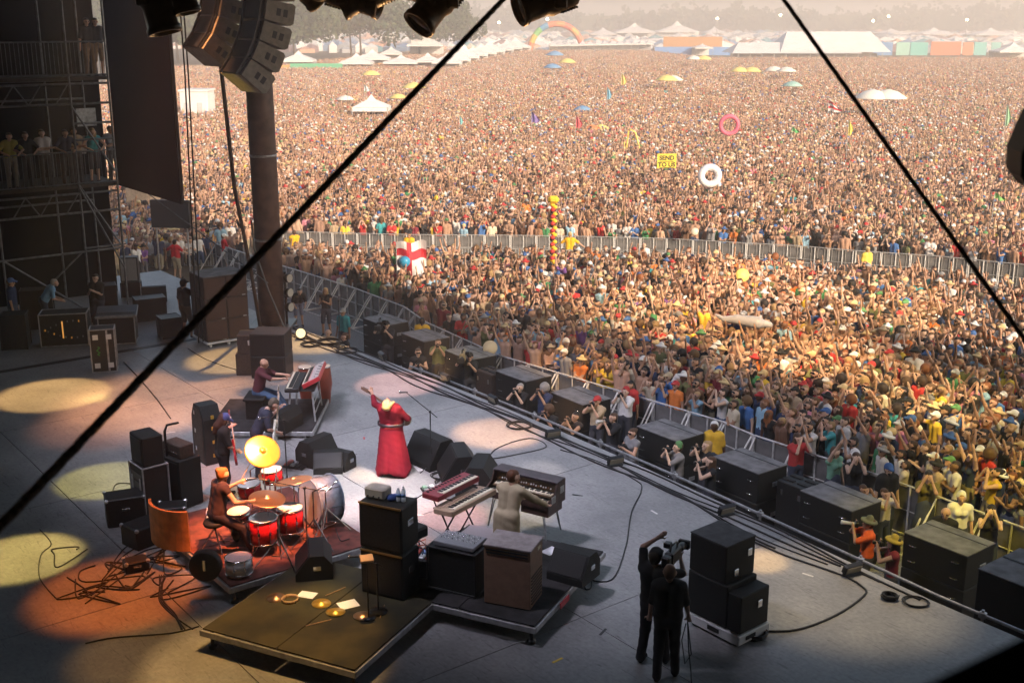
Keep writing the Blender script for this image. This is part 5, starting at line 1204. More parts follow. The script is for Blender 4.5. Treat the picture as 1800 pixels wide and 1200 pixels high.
floor_cable('black cable curving from the organ riser round to the stage front cables', [(1022, 1015), (1075, 1018), (1100, 960), (1110, 900), (1128, 860), (1115, 842), (1045, 808), (985, 790)])
floor_cable('thick cable sweeping from the white dolly in an arc to the stage front', [(1330, 1108), (1400, 1106), (1470, 1080), (1520, 1045), (1515, 1030), (1480, 1010), (1380, 975), (1300, 940)], .018)
floor_cable('cable hanging from the wing across the amber floor light', [(218, 636), (245, 665), (275, 700), (300, 735)], .014)
floor_cable('thin cable from the wing to the bald player\'s riser', [(330, 612), (360, 630), (400, 645), (440, 655)], .01)
floor_cable('loose cable in the yellow pool at the left edge', [(98, 1050), (70, 1015), (72, 975), (90, 955), (70, 930)], .01)
floor_cable('cable loop left of the tall black rack', [(238, 850), (205, 850), (200, 870), (225, 868), (245, 848)], .012)
floor_cable('cable running along the bottom left floor light', [(150, 1130), (200, 1120), (300, 1112), (350, 1100)], .012)
floor_cable('cable from the arc of monitors to the far stage front', [(850, 808), (900, 800), (960, 785), (930, 770), (870, 790), (862, 820), (890, 850)], .012)
heap = [(130, 1045), (180, 1030), (240, 1020), (300, 1010), (340, 1000)]
for k in range(11):
    x0, y0 = rng.uniform(130, 300), rng.uniform(975, 1050)
    floor_cable('one of the tangled cables behind the drum riser, on the orange floor' , [(x0 + rng.uniform(-60, 90) * s, y0 + rng.uniform(-22, 22)) for s in (.2, .5, .8, 1, .7, .4)], .013)['group'] = 'tangled cables behind the drum riser'
for k in range(4):
    floor_cable('one of the twisted cables trailing down the orange floor to the front riser', [(280 + k * 4, 1010), (268 + rng.uniform(0, 20), 1050), (300 + rng.uniform(0, 14), 1080), (310 + rng.uniform(0, 30), 1105)], .012)['group'] = 'twisted cables trailing to the front riser'
def edge_cables():
    for k in range(5):
        off_ = -.18 - .1 * k; pts = []
        e = -.1 + rng.uniform(0, 1.2)
        while e < 22.6 - k * .6:
            pts.append(stg(e, front_n(e) + off_ + .11 * math.sin(e * (.42 + .17 * k) + k * 2.1) + .04 * math.sin(e * 1.7 + k), ST + .014)); e += .55
        b = MB(); b.tube(smooth(pts, 3), .014 if k % 2 else .02, 6); tag(b.build('floor_cable', CB), 'cable %s from the stage edge running the whole front' % ('first', 'second', 'third', 'fourth', 'fifth', 'sixth')[k], 'cable', 'cables along the stage front')
edge_cables()
def coil(label, px, py, r, n_=5, z=ST):
    c = at(px, py, z); b = MB(); pts = []
    for k in range(n_ * 16):
        a_ = k * math.pi / 8; rr = r * (1 + .12 * math.sin(k * .37)); pts.append(c + Vector((rr * math.cos(a_) + .02 * math.sin(k * .3), rr * .9 * math.sin(a_), .014 + .012 * (k // 16))))
    b.tube(pts, .012, 5); return tag(b.build('cable_coil', CB), label, 'cable coil', 'cable coils on the stage')
coil('cable coil nearest the round floor lamp', 548, 607, .28); coil('untidy cable coil beside the small stand', 580, 603, .34, 7); coil('flat cable coil right of the small stand', 612, 618, .3, 4)
coil('dark cable coil on the stage right of the last footlight', 1565, 1052, .12, 7); coil('cable coil close to the stage end by the corner rail', 1612, 1060, .2, 3); coil('cable bundle bound under the white dolly corner', 1325, 1118, .2, 8)
coil('cable coil at the stage front before the kneeling photographers', 915, 750, .28, 4); coil('loops of cable beside the singer\'s pedals', 790, 850, .25, 4); coil('second loops of cable nearer the organ', 778, 838, .22, 3); coil('coil of cable in front of the wedges left of the singer', 575, 815, .2, 5)
def sheet(label, px, py, rz, z=ST, d=(.22, .3)):
    b = MB(); b.box((0, 0, .004), (d[0], d[1], .003)); return tag(b.build('paper_sheet', mat('paper', (.75, .75, .78), .8), None, tuple(at(px, py, z)), rz), label, 'paper', 'set lists on the floor')
sheet('set list lying behind the mic stand base', 745, 822, .4, d=(.35, .3)); sheet('set list on the riser between organ legs and wedge', 968, 968, .8, DZ, d=(.3, .22)); sheet('paper under the wedges by the guitarist', 535, 818, .2, d=(.3, .22))
sheet('pink lit sheet on the dark back part of the front riser', 612, 1062, .5, DZ, (.3, .25)); sheet('second sheet lying near the tambourine', 540, 1045, -.3, DZ, (.28, .2))
t = thing('pedal_board', 'singer\'s pedal board with small pedals and loose cables', 'pedal board', tuple(at(768, 862, ST)), R(20))
b = MB(); b.box((0, 0, .03), (.6, .35, .03), bev=.008); b.build('board', BLACK, t)
for k in range(7): b = MB(); b.box((-.23 + (k % 4) * .15, -.08 + (k // 4) * .17, .07), (.09, .12, .05), bev=.012); b.build('pedal', [STEEL, mat('green_pedal', (.15, .3, .2), .5), WHITE][k % 3], t)
t = thing('pedal_board', 'guitarist\'s pedal board by the wedges left of the singer', 'pedal board', tuple(at(520, 820, ST)), R(-20))
b = MB(); b.box((0, 0, .03), (.5, .35, .03), bev=.008); b.build('board', BLACK, t)
for k in range(5): b = MB(); b.box((-.17 + (k % 3) * .15, -.08 + (k // 3) * .17, .07), (.09, .12, .05), bev=.012); b.build('pedal', [mat('red_pedal', (.4, .1, .08), .5), STEEL, BLACK][k % 3], t)
t = thing('tambourine', 'wooden tambourine lying on the olive front riser', 'tambourine', tuple(at(510, 1055, DZ)), 0)
b = MB(); b.lathe([(.12, 0), (.135, 0), (.135, .05), (.12, .05), (.12, 0)], 20); b.build('ring', mat('light_wood', (.5, .3, .15), .5), t)
for k in range(8): a_ = k * math.pi / 4; b = MB(); b.lathe([(0, -.004), (.022, -.004), (.022, .004), (0, .004)], 8, T3(.13 * math.cos(a_), .13 * math.sin(a_), .025) @ RX(math.pi / 2)); b.build('jingle', CHROME, t)
for k, (px_, py_) in enumerate(((485, 1050), (565, 1060), (638, 1082), (590, 1075))):
    t = thing('cymbal', 'small cymbal lying loose on the front riser, %s from the left' % ('first', 'second', 'fourth', 'third')[k], 'cymbal', tuple(at(px_, py_, DZ + .01)), k, 'loose percussion on the front riser'); b = MB(); b.lathe([(0, .03), (.03, .028), (.04, .012), (.15, 0), (.15, .004), (0, .034)], 22, RX(.06)); b.build('plate', BRASS if k % 2 else bpy.data.materials['copper_cymbal'], t)
for k, (px_, rz_) in enumerate((((560, 1095), .5), ((672, 1075), 1.5), ((590, 1040), .8))):
    b = MB(); b.tube([(-.2, 0, .012), (.2, 0, .012)], .008, 6); tag(b.build('drumstick', bpy.data.materials['hickory'], None, tuple(at(*px_, DZ)), rz_), 'drumstick lying on the front riser, ' + ('nearest the middle seam', 'farthest right by the rail', 'behind the loose cymbals')[k], 'drumstick')
t = thing('bottle_tray', None, None)
bpy.data.objects.remove(t)
for k, (px_, py_) in enumerate(((372, 915), (366, 912))): bottle('water bottle on the drum riser, %s of two' % ('right', 'left')[k], tuple(at(px_, py_, DZ)))
t = thing('boom_arm_base', 'metal boom arm curving above the bass speaker cabinet', 'stand', tuple(at(300, 885, ST)), 0)
b = MB(); b.tube([(0, 0, 0), (.0, 0, 1.5), (.05, 0, 1.62), (.25, .1, 1.64)], .025, 8); b.build('pole', BLACKM, t); b = MB(); b.lathe([(0, 0), (.2, 0), (.2, .03), (0, .03)], 16); b.build('base', BLACKM, t)
# footlights along the stage edge
for k, (px_, py_) in enumerate(((672, 632), (783, 670), (867, 712 - 3), (972, 770), (1082, 818), (1277, 905), (1497, 1010))):
    t = thing('footlight', 'small rectangular footlight on the stage edge, %s from the far end' % NMS[k], 'stage light', tuple(at(px_, py_, ST)), ROT + rng.uniform(-.2, .2) + (0 if k < 3 else 1.3), 'footlights along the stage edge')
    b = MB(); b.M = T3(0, 0, .13) @ RX(.35); b.box((0, 0, 0), (.36, .1, .16), bev=.012); h_ = b.build('housing', BLACKM, t)
    b = MB(); b.M = T3(0, 0, .13) @ RX(.35); b.box((0, -.055, 0), (.31, .012, .12)); b.build('lens', mat('footlight_glass', (.25, .22, .16), .15), h_)
    b = MB(); b.box((0, 0, .02), (.3, .14, .03), bev=.006); b.tube([(-.19, 0, .03), (-.19, 0, .14)], .01); b.tube([(.19, 0, .03), (.19, 0, .14)], .01); b.build('bracket', BLACKM, t)
t = thing('floor_lamp_can', 'round chrome par lamp glowing at the far end of the stage front', 'stage light', tuple(at(529, 597, ST)), R(195))
b = MB(); b.lathe([(0, -.16), (.1, -.16), (.15, -.05), (.165, .08), (.15, .08), (.14, .05), (0, .04)], 22, T3(0, 0, .2) @ RX(-math.pi / 2 + .25)); hd = b.build('can', BLACKM, t)
b = MB(); b.lathe([(0, .045), (.14, .052)], 20, T3(0, 0, .2) @ RX(-math.pi / 2 + .25)); b.build('lens', mat('lit_lens', (.8, .7, .4), .2, emit=(1, .85, .45), estr=.8), hd)
b = MB(); b.tube([(-.18, 0, .2), (-.18, 0, .02), (.18, 0, .02), (.18, 0, .2)], .012, 6); b.build('yoke', BLACKM, t)
# steel rail beyond the stage edge
t = thing('edge_rail', 'long steel pipe rail fixed just below the near stage edge', 'rail', tuple(stg(0, 0, 0)), ROT)
b = MB(); b.tube([(e / 2, front_n(e / 2) + .3, ST - .05) for e in range(12, 49)], .03, 8); b.build('pipe', STEEL, t)
for k in range(8):
    e = 6.5 + k * 2.4; b = MB(); b.tube([(e, front_n(e) + .3, 0), (e, front_n(e) + .3, ST + .04)], .025, 6); b.box((e, front_n(e) + .3, ST - .05), (.12, .09, .11), bev=.015); b.build('post', STEEL, t)
# triple lamp stand by the column
t = thing('lamp_stand', 'vertical stand with three round lamps beside the column', 'stage light', tuple(at(505, 575, ST)), R(60))
b = MB(); b.tube([(0, 0, 0), (0, 0, 1.75)], .04, 8); b.box((0, 0, .03), (.5, .5, .05), bev=.01); b.build('pole', BLACKM, t)
for z in (.65, 1.1, 1.55):
    b = MB(); b.lathe([(0, -.1), (.13, -.1), (.15, .0), (.15, .06), (0, .05)], 18, T3(.02, -.12, z) @ RX(math.pi / 2)); l_ = b.build('lamp', BLACKM, t); b = MB(); b.lathe([(0, .058), (.13, .064)], 18, T3(.02, -.12, z) @ RX(math.pi / 2)); b.build('lens', mat('pale_lens', (.5, .48, .42), .2), l_)

for k, (x, y, c, d_) in enumerate(((735, 905, 'white', (.2, .05)), (620, 800, 'black', (.5, .05)), (870, 860, 'yellow', (.18, .05)), (1150, 900, 'white', (.2, .05)), (1015, 870, 'black', (.6, .05)), (300, 760, 'white', (.2, .05)), (1060, 1110, 'black', (.7, .05)), (640, 770, 'red', (.15, .05)), (1420, 1010, 'white', (.2, .05)), (560, 700, 'black', (.4, .05)), (980, 1160, 'yellow', (.2, .05)), (230, 920, 'black', (.5, .05)))):
    b = MB(); b.box((0, 0, .004), (min(d_[0], .22), .04, .003))
    tag(b.build('floor_tape', mat('tape_' + c, SHIRTS[c], .5), None, tuple(at(x, y, ST)), k * .7), 'small %s tape mark on the stage floor, %s' % (c, ('near the drums and amps', 'left of the singer', 'before the organ', 'far side of the camera crew', 'right of the organ', 'in the amber light by the racks', 'left of the camera crew', 'behind the singer', 'in the amber streak at right', 'beyond the three wedges', 'at the bottom middle', 'beside the cable loop')[k]), 'tape', 'tape marks on the stage floor')

for k, (e, n_, hh, a0, lab) in enumerate(((15.3, -7.3, 1.0, .3, 'beside the near red floor tom'), (15.0, -6.9, .8, 1.3, 'at the front right corner of the kit'), (14.3, -7.5, .9, 2.2, 'under the two rack toms'), (15.6, -8.1, .9, .1, 'between the floor tom and the small white drum'), (13.5, -7.6, .9, .9, 'on the far side of the kit'))):
    t = thing('hardware_stand', 'chrome drum hardware stand ' + lab, 'stand', tuple(stg(e, n_, DZ)), ROT + a0, 'drum hardware stands')
    b = MB(); b.tube([(0, 0, .1), (0, 0, hh)], .014, 6); b.tube([(0, 0, hh), (.25, .1, hh + .15)], .01, 6); b.build('pole', CHROME, t)
    for q in range(3):
        a_ = q * 2.094; b = MB(); b.tube([(0, 0, .5), (.42 * math.cos(a_), .42 * math.sin(a_), .01)], .013, 6); b.tube([(0, 0, .15), (.25 * math.cos(a_), .25 * math.sin(a_), .2)], .009, 5); b.build('leg', CHROME, t)
for px_, py_, d_, rz_, lab in ((222, 915, (.7, .5, .55), .4, 'low black trunk behind the tall rack at left'), (262, 950, (.8, .5, .4), .9, 'flat black trunk before the tall rack at left'), (305, 925, (.5, .4, .45), .2, 'small black trunk between rack and drum riser'), (240, 1000, (.4, .3, .2), .5, 'small black stage box among the tangled cables')):
    t = thing('trunk', lab, 'case', tuple(at(px_, py_, ST)), rz_, 'black trunks by the drum riser')
    b = MB(); b.box((0, 0, d_[2] / 2), d_, bev=.02); b.build('body', BLACK, t)
    for sx in (-1, 1):
        for sy in (-1, 1): b = MB(); b.box((sx * (d_[0] / 2 - .02), sy * (d_[1] / 2 - .02), d_[2] - .02), (.07, .07, .07), bev=.02); b.build('corner', STEEL, t)
    b = MB(); b.box((0, -d_[1] / 2 - .005, d_[2] * .6), (.14, .02, .05), bev=.006); b.build('latch', CHROME, t)
for k in range(9):
    x0, y0 = rng.uniform(700, 830), rng.uniform(985, 1020)
floor_cable('cable draped along the front of the organ riser', [(1025, 1020), (1030, 1035), (1040, 1030), (1036, 1010), (1020, 1000)], .012)
for k in range(5):
    floor_cable('cable twisting on the drum riser between the stands', [(430 + 40 * k, 960 - 8 * k), (450 + 36 * k, 940), (480 + 30 * k, 950), (470 + 36 * k, 930 + 4 * k)], .01, DZ)['group'] = 'cables on the drum riser'
    floor_cable('dark cable running over the floor from the left racks', [(150 + 10 * k, 1060 - 14 * k), (220, 1010 - 12 * k), (262, 985 - 10 * k), (300, 960)], .012)['group'] = 'cables from the left racks'
# ------------------------------------------------------------------ photographers, guards and crew in the pit
def still_camera(parent_loc, rz, p, label, big=False, white=False):
    t = thing('photo_camera', label, 'camera'); t.matrix_world = inperson(parent_loc, rz, Matrix.Translation(p) @ RX(.12))
    b = MB(); b.box((0, 0, 0), (.14, .07, .1), bev=.015); b.box((0, 0, .06), (.05, .05, .04), bev=.01); b.build('body', BLACKM, t)
    L = .26 if big else .11; b = MB(); b.lathe([(0, 0), (.035, 0), (.035, L * .5), (.045 if big else .036, L), (.036, L + .01), (0, L)], 14, T3(0, .03, 0) @ RX(-math.pi / 2)); b.build('lens', mat('white_lens', (.7, .68, .62), .4) if white else BLACKM, t)
    return t
TOST = Vector((-2.5, 22.6, 0))
# px, py of the head, label, colours, looks, camera?
PH = [
 ((680, 572), 'heavy man in black shouldering a large video camera in the far pit', 'black', 'dark', dict(hair='short', hat='cap', wide=1.15), 'tv', .0),
 ((735, 620), 'photographer in sunglasses and black vest holding the camera low', 'black', 'brown', dict(hair='short', shades=True, sleeve=.1), 'low', .0),
 ((770, 603), 'photographer in dark green top shooting beside the second subwoofer', 'olive', 'brown', dict(hair='short'), 'still', .0),
 ((826, 628), 'video operator in black with a headset and yellow lit camera', 'black', 'brown', dict(hair='short', hat='cap', wide=1.15), 'tvy', .0),
 ((914, 682), 'grey haired photographer in black shooting towards the singer', 'black', 'grey', dict(hair='short', wide=1.05), 'still', .0),
 ((957, 690), 'curly grey haired photographer behind the grey haired one', 'navy', 'grey', dict(hair='afro'), 'still', .1),
 ((965, 722), 'curly dark haired photographer shooting from the rail', 'black', 'brown', dict(hair='afro'), 'still', .0),
 ((1012, 733), 'photographer in a black tank top with bare strong arms', 'black', 'dark', dict(hair='short', sleeve=0), 'still', .0),
 ((1050, 712), 'photographer in a red cap and tan shirt', 'tan', 'brown', dict(hair='short', hat='cap'), 'still', .1, 'red'),
 ((1078, 735), 'dark shirted photographer aiming a banded white telephoto lens', 'black', 'brown', dict(hair='short'), 'white', .0),
 ((1100, 702), 'photographer with a red bandana and white shirt', 'white', 'brown', dict(hair='short', hat='beanie'), 'still', .2, 'red'),
 ((1112, 762), 'photographer in a grey top with a red scarf round the neck', 'grey', 'brown', dict(hair='bun', fem=True, sleeve=.1, shades=True), 'low', .0),
 ((1192, 787), 'photographer in a green cap and grey tee by the seventh subwoofer', 'grey', 'brown', dict(hair='short', hat='beanie'), 'still', .0, 'green'),
 ((1243, 784), 'blonde woman photographer in a dark top shooting by the dark subwoofer', 'black', 'blond', dict(hair='long', fem=True, sleeve=.1), 'still', .0),
 ((1250, 812), 'woman photographer in a black sleeveless top, lowest of the near group', 'black', 'brown', dict(hair='long', fem=True, sleeve=0), 'still', .0),
 ((1528, 921), 'photographer in a bright orange tee and grey green bush hat', 'orange', 'brown', dict(hair='short', hat='brim'), 'white', .0, 'olive'),
 ((1572, 955), 'woman photographer in a yellow hat and dark red dress', 'dark red', 'dark', dict(hair='long', hat='brim', fem=True, sleeve=0), 'still', .0, 'yellow'),
]
HC = {'dark': (.02, .015, .012), 'brown': (.09, .05, .03), 'grey': (.32, .3, .28), 'blond': (.4, .26, .12)}
HATS['olive'] = (.16, .16, .1); HATS['yellow'] = (.5, .36, .06)
SH2 = dict(SHIRTS); SH2['orange'] = (.8, .13, .03)
for q in PH:
    (px_, py_), lab, sc, hc, kw, camk, dz = q[:7]; hatc = HATS[q[7]] if len(q) > 7 else (.02, .02, .02)
    p_ = at(px_, py_, 1.62 - dz); rz = math.atan2(TOST.y - p_.y, TOST.x - p_.x) - math.pi / 2 + rng.uniform(-.15, .15)
    if camk in ('tv', 'tvy'): pose = dict(lh=(-.05, .36, 1.5), rh=(.22, .36, 1.62), lp=(-.6, -.2, -1), rp=(1, -.3, -.8))
    elif camk == 'low': pose = dict(lh=(-.08, .3, 1.32), rh=(.1, .28, 1.3), lp=(-.7, -.3, -1), rp=(.7, -.3, -1))
    else: pose = dict(lh=(-.04, .3, 1.54), rh=(.08, .24, 1.58), lp=(-.6, .0, -1), rp=(.7, 0, -1))
    J = skel(**pose, look=(0, 1, .22 if camk != 'low' else .1), lf=(-.14, 0, 0), rf=(.14, .05, 0))
    loc = (p_.x, p_.y, 0); sk = SKINS[rng.randrange(6)]
    hero(lab, loc, rz, J, dict(skin=sk, shirt=SH2[sc], hair=HC[hc], pants=(.05, .05, .06), hat=hatc), vox=.017, group='photographers and crew in the pit', fingers=True, **({'sleeve': .42} | kw))
    short = lab.split(' shooting')[0].split(' holding')[0]
    if camk in ('tv', 'tvy'):
        tv_camera('%s video camera on the shoulder of the %s' % (('black', 'far pit man') if camk == 'tv' else ('yellow lit', 'headset operator')), inperson(loc, rz, Matrix.Translation((.18, .22, 1.72))), None, BLACKM if camk == 'tv' else mat('yellow_lit_camera', (.3, .24, .14), .5), 1.25)  # yellow stage light is put into the second camera's body colour
    else: still_camera(loc, rz, (0.02, .235, 1.60 if camk != 'low' else 1.34), 'camera held by the ' + ' '.join(short.split()[:12]), camk == 'white', camk == 'white')
# others standing: px, py of head, z ground, facing (deg, or None = towards the stage), label, shirt, hair, kw, pose
def person(px_, py_, z0, face, lab, sc, hc='brown', kw={}, pose={}, hatc=None, pants=(.05, .06, .09), skin=None, hgt=1.66, grp=None, Y=None, vox=.02):
    p_ = aty(px_, py_, Y) if Y else at(px_, py_, z0 + hgt); p_.z = z0
    rz = (math.atan2(TOST.y - p_.y, TOST.x - p_.x) - math.pi / 2) if face is None else R(face)
    J = skel(**({'lf': (-.13, 0, 0), 'rf': (.13, .05, 0)} | pose)); s = hgt / 1.66
    return hero(lab, tuple(p_), rz, J, dict(skin=skin or SKINS[rng.randrange(6)], shirt=SH2.get(sc) if isinstance(sc, str) else sc, hair=HC[hc], pants=pants, hat=HATS.get(hatc, (.1,) * 3)), vox=vox, group=grp, fingers=False, scale=s, **({'sleeve': .42} | kw))
ARMS_UP = dict(lh=(-.55, .1, 1.85), rh=(.55, .1, 1.85), lp=(-1, 0, -.3), rp=(1, 0, -.3)); WIDE = dict(lh=(-.6, .1, 1.15), rh=(.6, .1, 1.15)); FOLD = POSES[7]['j']; CLAP = POSES[4]['j']
SAND = (.42, .36, .26)
person(1256, 748, 0, -10, 'security guard in a yellow tee and white cap seen from behind', (.75, .45, .04), kw=dict(hat='cap', wide=1.15), hatc='white', skin=SKINS[6])
person(1108, 675, 0, None, 'bearded man in a red tee with stripes by the sixth subwoofer', 'red', 'dark', dict(beard=True, wide=1.2))
person(742, 563, 0, -10, 'person in a yellow shirt seen from behind at the far subwoofers', (.75, .45, .04), 'dark', skin=SKINS[6])
person(603, 547, 0, 150, 'pit worker in a turquoise shirt walking past the rail ends', 'teal', kw=dict(hat='cap'), hatc='grey')
person(572, 510, 0, 170, 'woman in a short black dress standing in the pit lane', 'black', 'blond', dict(fem=True, sleeve=0, trouser=.15, hair='long'), dict(CLAP))
person(522, 497, 0, 200, 'person in a black top and plaid shorts bending by the triple lamps', 'black', 'dark', dict(trouser=.4), dict(chest=(0, .3, 1.25), lh=(-.15, .6, .9), rh=(.2, .6, .9)), pants=(.2, .22, .3))
person(577, 583, 0, 160, 'shaven headed man in the pit looking over the stage edge', 'tan', kw=dict(hair=None), skin=SKINS[0])
person(606, 590, 0, 120, 'man in a black vest leaning at the stage edge', 'black', kw=dict(sleeve=0))
person(283, 412, 0, 10, 'steward in a yellow tee with arms spread at the side barrier', (.8, .5, .02), 'brown', dict(wide=1.1), dict(lh=(-.5, .2, 1.5), rh=(.5, .2, 1.5), lp=(-1, 0, -1), rp=(1, 0, -1)), pants=SAND)
person(307, 425, 0, -20, 'steward in a red tee and sand shorts at the side barrier', (.6, .02, .03), 'dark', dict(trouser=.4, wide=1.15), dict(WIDE), pants=SAND)
person(393, 415, 0, -70, 'steward in a red polo and white cap among the barrier frames', (.6, .02, .03), 'brown', dict(trouser=.4, hat='cap'), dict(FOLD), 'white', pants=(.6, .58, .55))
person(380, 405, 0, 60, 'steward in an orange yellow tee behind the barrier frames', (.8, .4, .02), 'brown', dict(wide=1.1))
person(517, 408, 0, 30, 'steward in a yellow tee standing in the lane left of the cross fence', (.8, .45, .02), 'brown', dict(wide=1.1), dict(FOLD))
person(719, 412, 0, 170, 'steward in a yellow tee above the white and red flag', (.8, .45, .02), 'dark', dict(wide=1.1), dict(CLAP))
person(1002, 412, 0, 0, 'steward in a yellow tee and hat with arms spread on the cross fence', (.85, .45, .02), 'blond', dict(hat='cap', wide=1.1), dict(lh=(-.6, .15, 1.1), rh=(.6, .15, 1.1)), 'straw', pants=(.3, .25, .12))
person(1525, 438, 0, 20, 'guard in a bright yellow shirt and pale hat by the right fence', (.8, .6, .1), 'blond', dict(hat='cap', wide=1.1), {}, 'straw')
person(1710, 485, 0, -160, 'guard in a dark red tee standing tall near the thin cable', (.3, .02, .04), 'dark', dict(wide=1.2), pants=(.3, .27, .2))
person(1642, 472, 0, -170, 'fan in a dark red shirt beside the right fence lane', 'dark red', 'brown', dict(sleeve=0))
person(1132, 430, 0, 170, 'older man in a white shirt standing before the cross fence', 'white', 'grey', dict(hair=None))
person(1175, 440, 0, 180, 'man in a black tee standing before the cross fence', 'black', 'dark')
person(1210, 448, 0, 180, 'man in a maroon shirt in the row before the cross fence', 'dark red', 'grey')
person(1233, 460, 0, 180, 'man in an orange brown tee before the cross fence', (.5, .16, .07), 'grey', dict(wide=1.15))
person(1455, 470, 0, 180, 'man in a white shirt and hat in the fence lane', 'white', 'brown', dict(hat='cap'), {}, 'white')
person(1353, 448, 0, 180, 'man in a bright blue shirt leaning on the fence', (.05, .3, .5), 'brown')
# lane people right of the subs
person(1402, 768, 0, 200, 'photographer in a red and black checked shirt seen from the side', (.5, .05, .05), 'brown', dict(hair='long'), dict(POSES[5]['j']))
person(1468, 792, 0, 210, 'woman in a pale green dress with an arm raised', (.2, .42, .3), 'brown', dict(fem=True, sleeve=0, hair='long', skirt=.5), dict(POSES[2]['j']))
person(1505, 802, 0, 170, 'long haired woman photographer in a black tank top', 'black', 'brown', dict(fem=True, sleeve=0, hair='long'), dict(POSES[5]['j']))
person(1562, 822, 0, 190, 'bearded man in black tee and blue cap carrying a backpack', 'black', 'dark', dict(hat='cap', beard=True, wide=1.15), {}, 'blue')
person(1632, 835, 0, 160, 'woman in a yellow patterned black dress with hands at her face', (.16, .13, .03), 'dark', dict(fem=True, sleeve=.4, skirt=.3, hair='bun'), dict(POSES[5]['j']))
person(1663, 898, 0, 150, 'bald man in a dark top by the near subwoofer', 'black', 'brown', dict(hair=None))
person(1690, 872, 0, 170, 'woman with a white shawl beside the bald man', 'white', 'blond', dict(fem=True, hair='short', hat='beanie'), {}, 'white')
person(1743, 895, 0, 160, 'dark haired woman photographer in a black tank top at right', 'black', 'dark', dict(fem=True, sleeve=0, hair='long'), dict(POSES[5]['j']))
person(1518, 858, 0, 200, 'crouching photographer half hidden behind the eighth subwoofer', 'grey', 'brown', {}, dict(POSES[5]['j']), hgt=1.5)
person(1555, 865, 0, 200, 'photographer in a white hood half hidden behind the eighth subwoofer', 'cream', 'brown', {}, dict(POSES[5]['j']), hgt=1.5)
# wing crew
person(322, 497, ST, -30, 'crew man in a black tee and cap standing by the brown speaker stack', 'black', 'dark', dict(hat='cap', trouser=.5), dict(rh=(.45, .3, 1.4), rp=(1, 0, -1)), 'black', pants=(.1, .07, .05), skin=SKINS[3], vox=.016)
person(72, 490, ST, -60, 'technician in a light blue shirt bending over the desk', (.2, .4, .6), 'grey', dict(wide=1.1), dict(chest=(0, .25, 1.3), lh=(-.2, .5, .95), rh=(.2, .5, .95)), hgt=1.6)
person(168, 487, ST, 170, 'technician in a black tee standing behind the upright road case', 'black', 'dark', dict(wide=1.1), dict(CLAP))
person(18, 495, ST, -80, 'technician in a turquoise cap at the far left edge', 'navy', 'brown', dict(hat='cap'), {}, 'blue')
for k, (x, y, sc, lab, kw) in enumerate(((20, 246, (.45, .4, .1), 'man in a yellow green shirt leaning on the scaffold rail', {}), (48, 240, 'black', 'man in black second from the left on the scaffold deck', {}), (80, 240, 'white', 'man in a white tee with folded arms on the scaffold deck', {}), (118, 236, 'navy', 'man in a dark shirt between the white tee and the upright', {}),
        (136, 244, 'tan', 'shirtless man just left of the scaffold upright', {}), (166, 240, 'teal', 'blonde girl in a turquoise top on the scaffold deck', dict(fem=True, hair='long', sleeve=0, trouser=.15)), (200, 240, 'grey', 'man in a grey shirt at the right end of the deck', {}))):
    px_, py_ = x, y; e = -5.2 - .35; # stand just behind the rail
    d = ray(px_, 300); # intersect sight line with the rail plane e = const
    t_ = ((e * 1.0) + (P0.dot(E))) / d.dot(E); X = d * t_
    J = skel(**(FOLD if k in (2, 4, 6) else dict(lh=(-.2, .35, 1.1), rh=(.2, .35, 1.1), lp=(-1, -.2, -.6), rp=(1, -.2, -.6), chest=(0, .1, 1.38))))
    hero(lab, (X.x, X.y, 6.0), ROT - R(90), J, dict(skin=SKINS[k % 5], shirt=SH2[sc] if isinstance(sc, str) else sc, hair=HC['brown' if k != 5 else 'blond'], pants=(.3, .28, .22) if k == 0 else (.08, .07, .07), hat=(.1,) * 3), vox=.022, fingers=False, group='people on the scaffold deck', **({'sleeve': .4} | kw))
for k, (x, lab) in enumerate(((157, 'tan trousered person on the upper deck, left of two'), (172, 'person in shorts on the upper deck, right of two'))):
    e = -5.6; d = ray(x, 100); t_ = (e + P0.dot(E)) / d.dot(E); X = d * t_
    hero(lab, (X.x, X.y, 9.3), ROT - R(90), skel(), dict(skin=SKINS[k], shirt=(.05,) * 3, hair=HC['dark'], pants=(.3, .2, .12), hat=(.1,) * 3), vox=.025, fingers=False, trouser=.5 if k else 1, group='people on the upper scaffold deck')
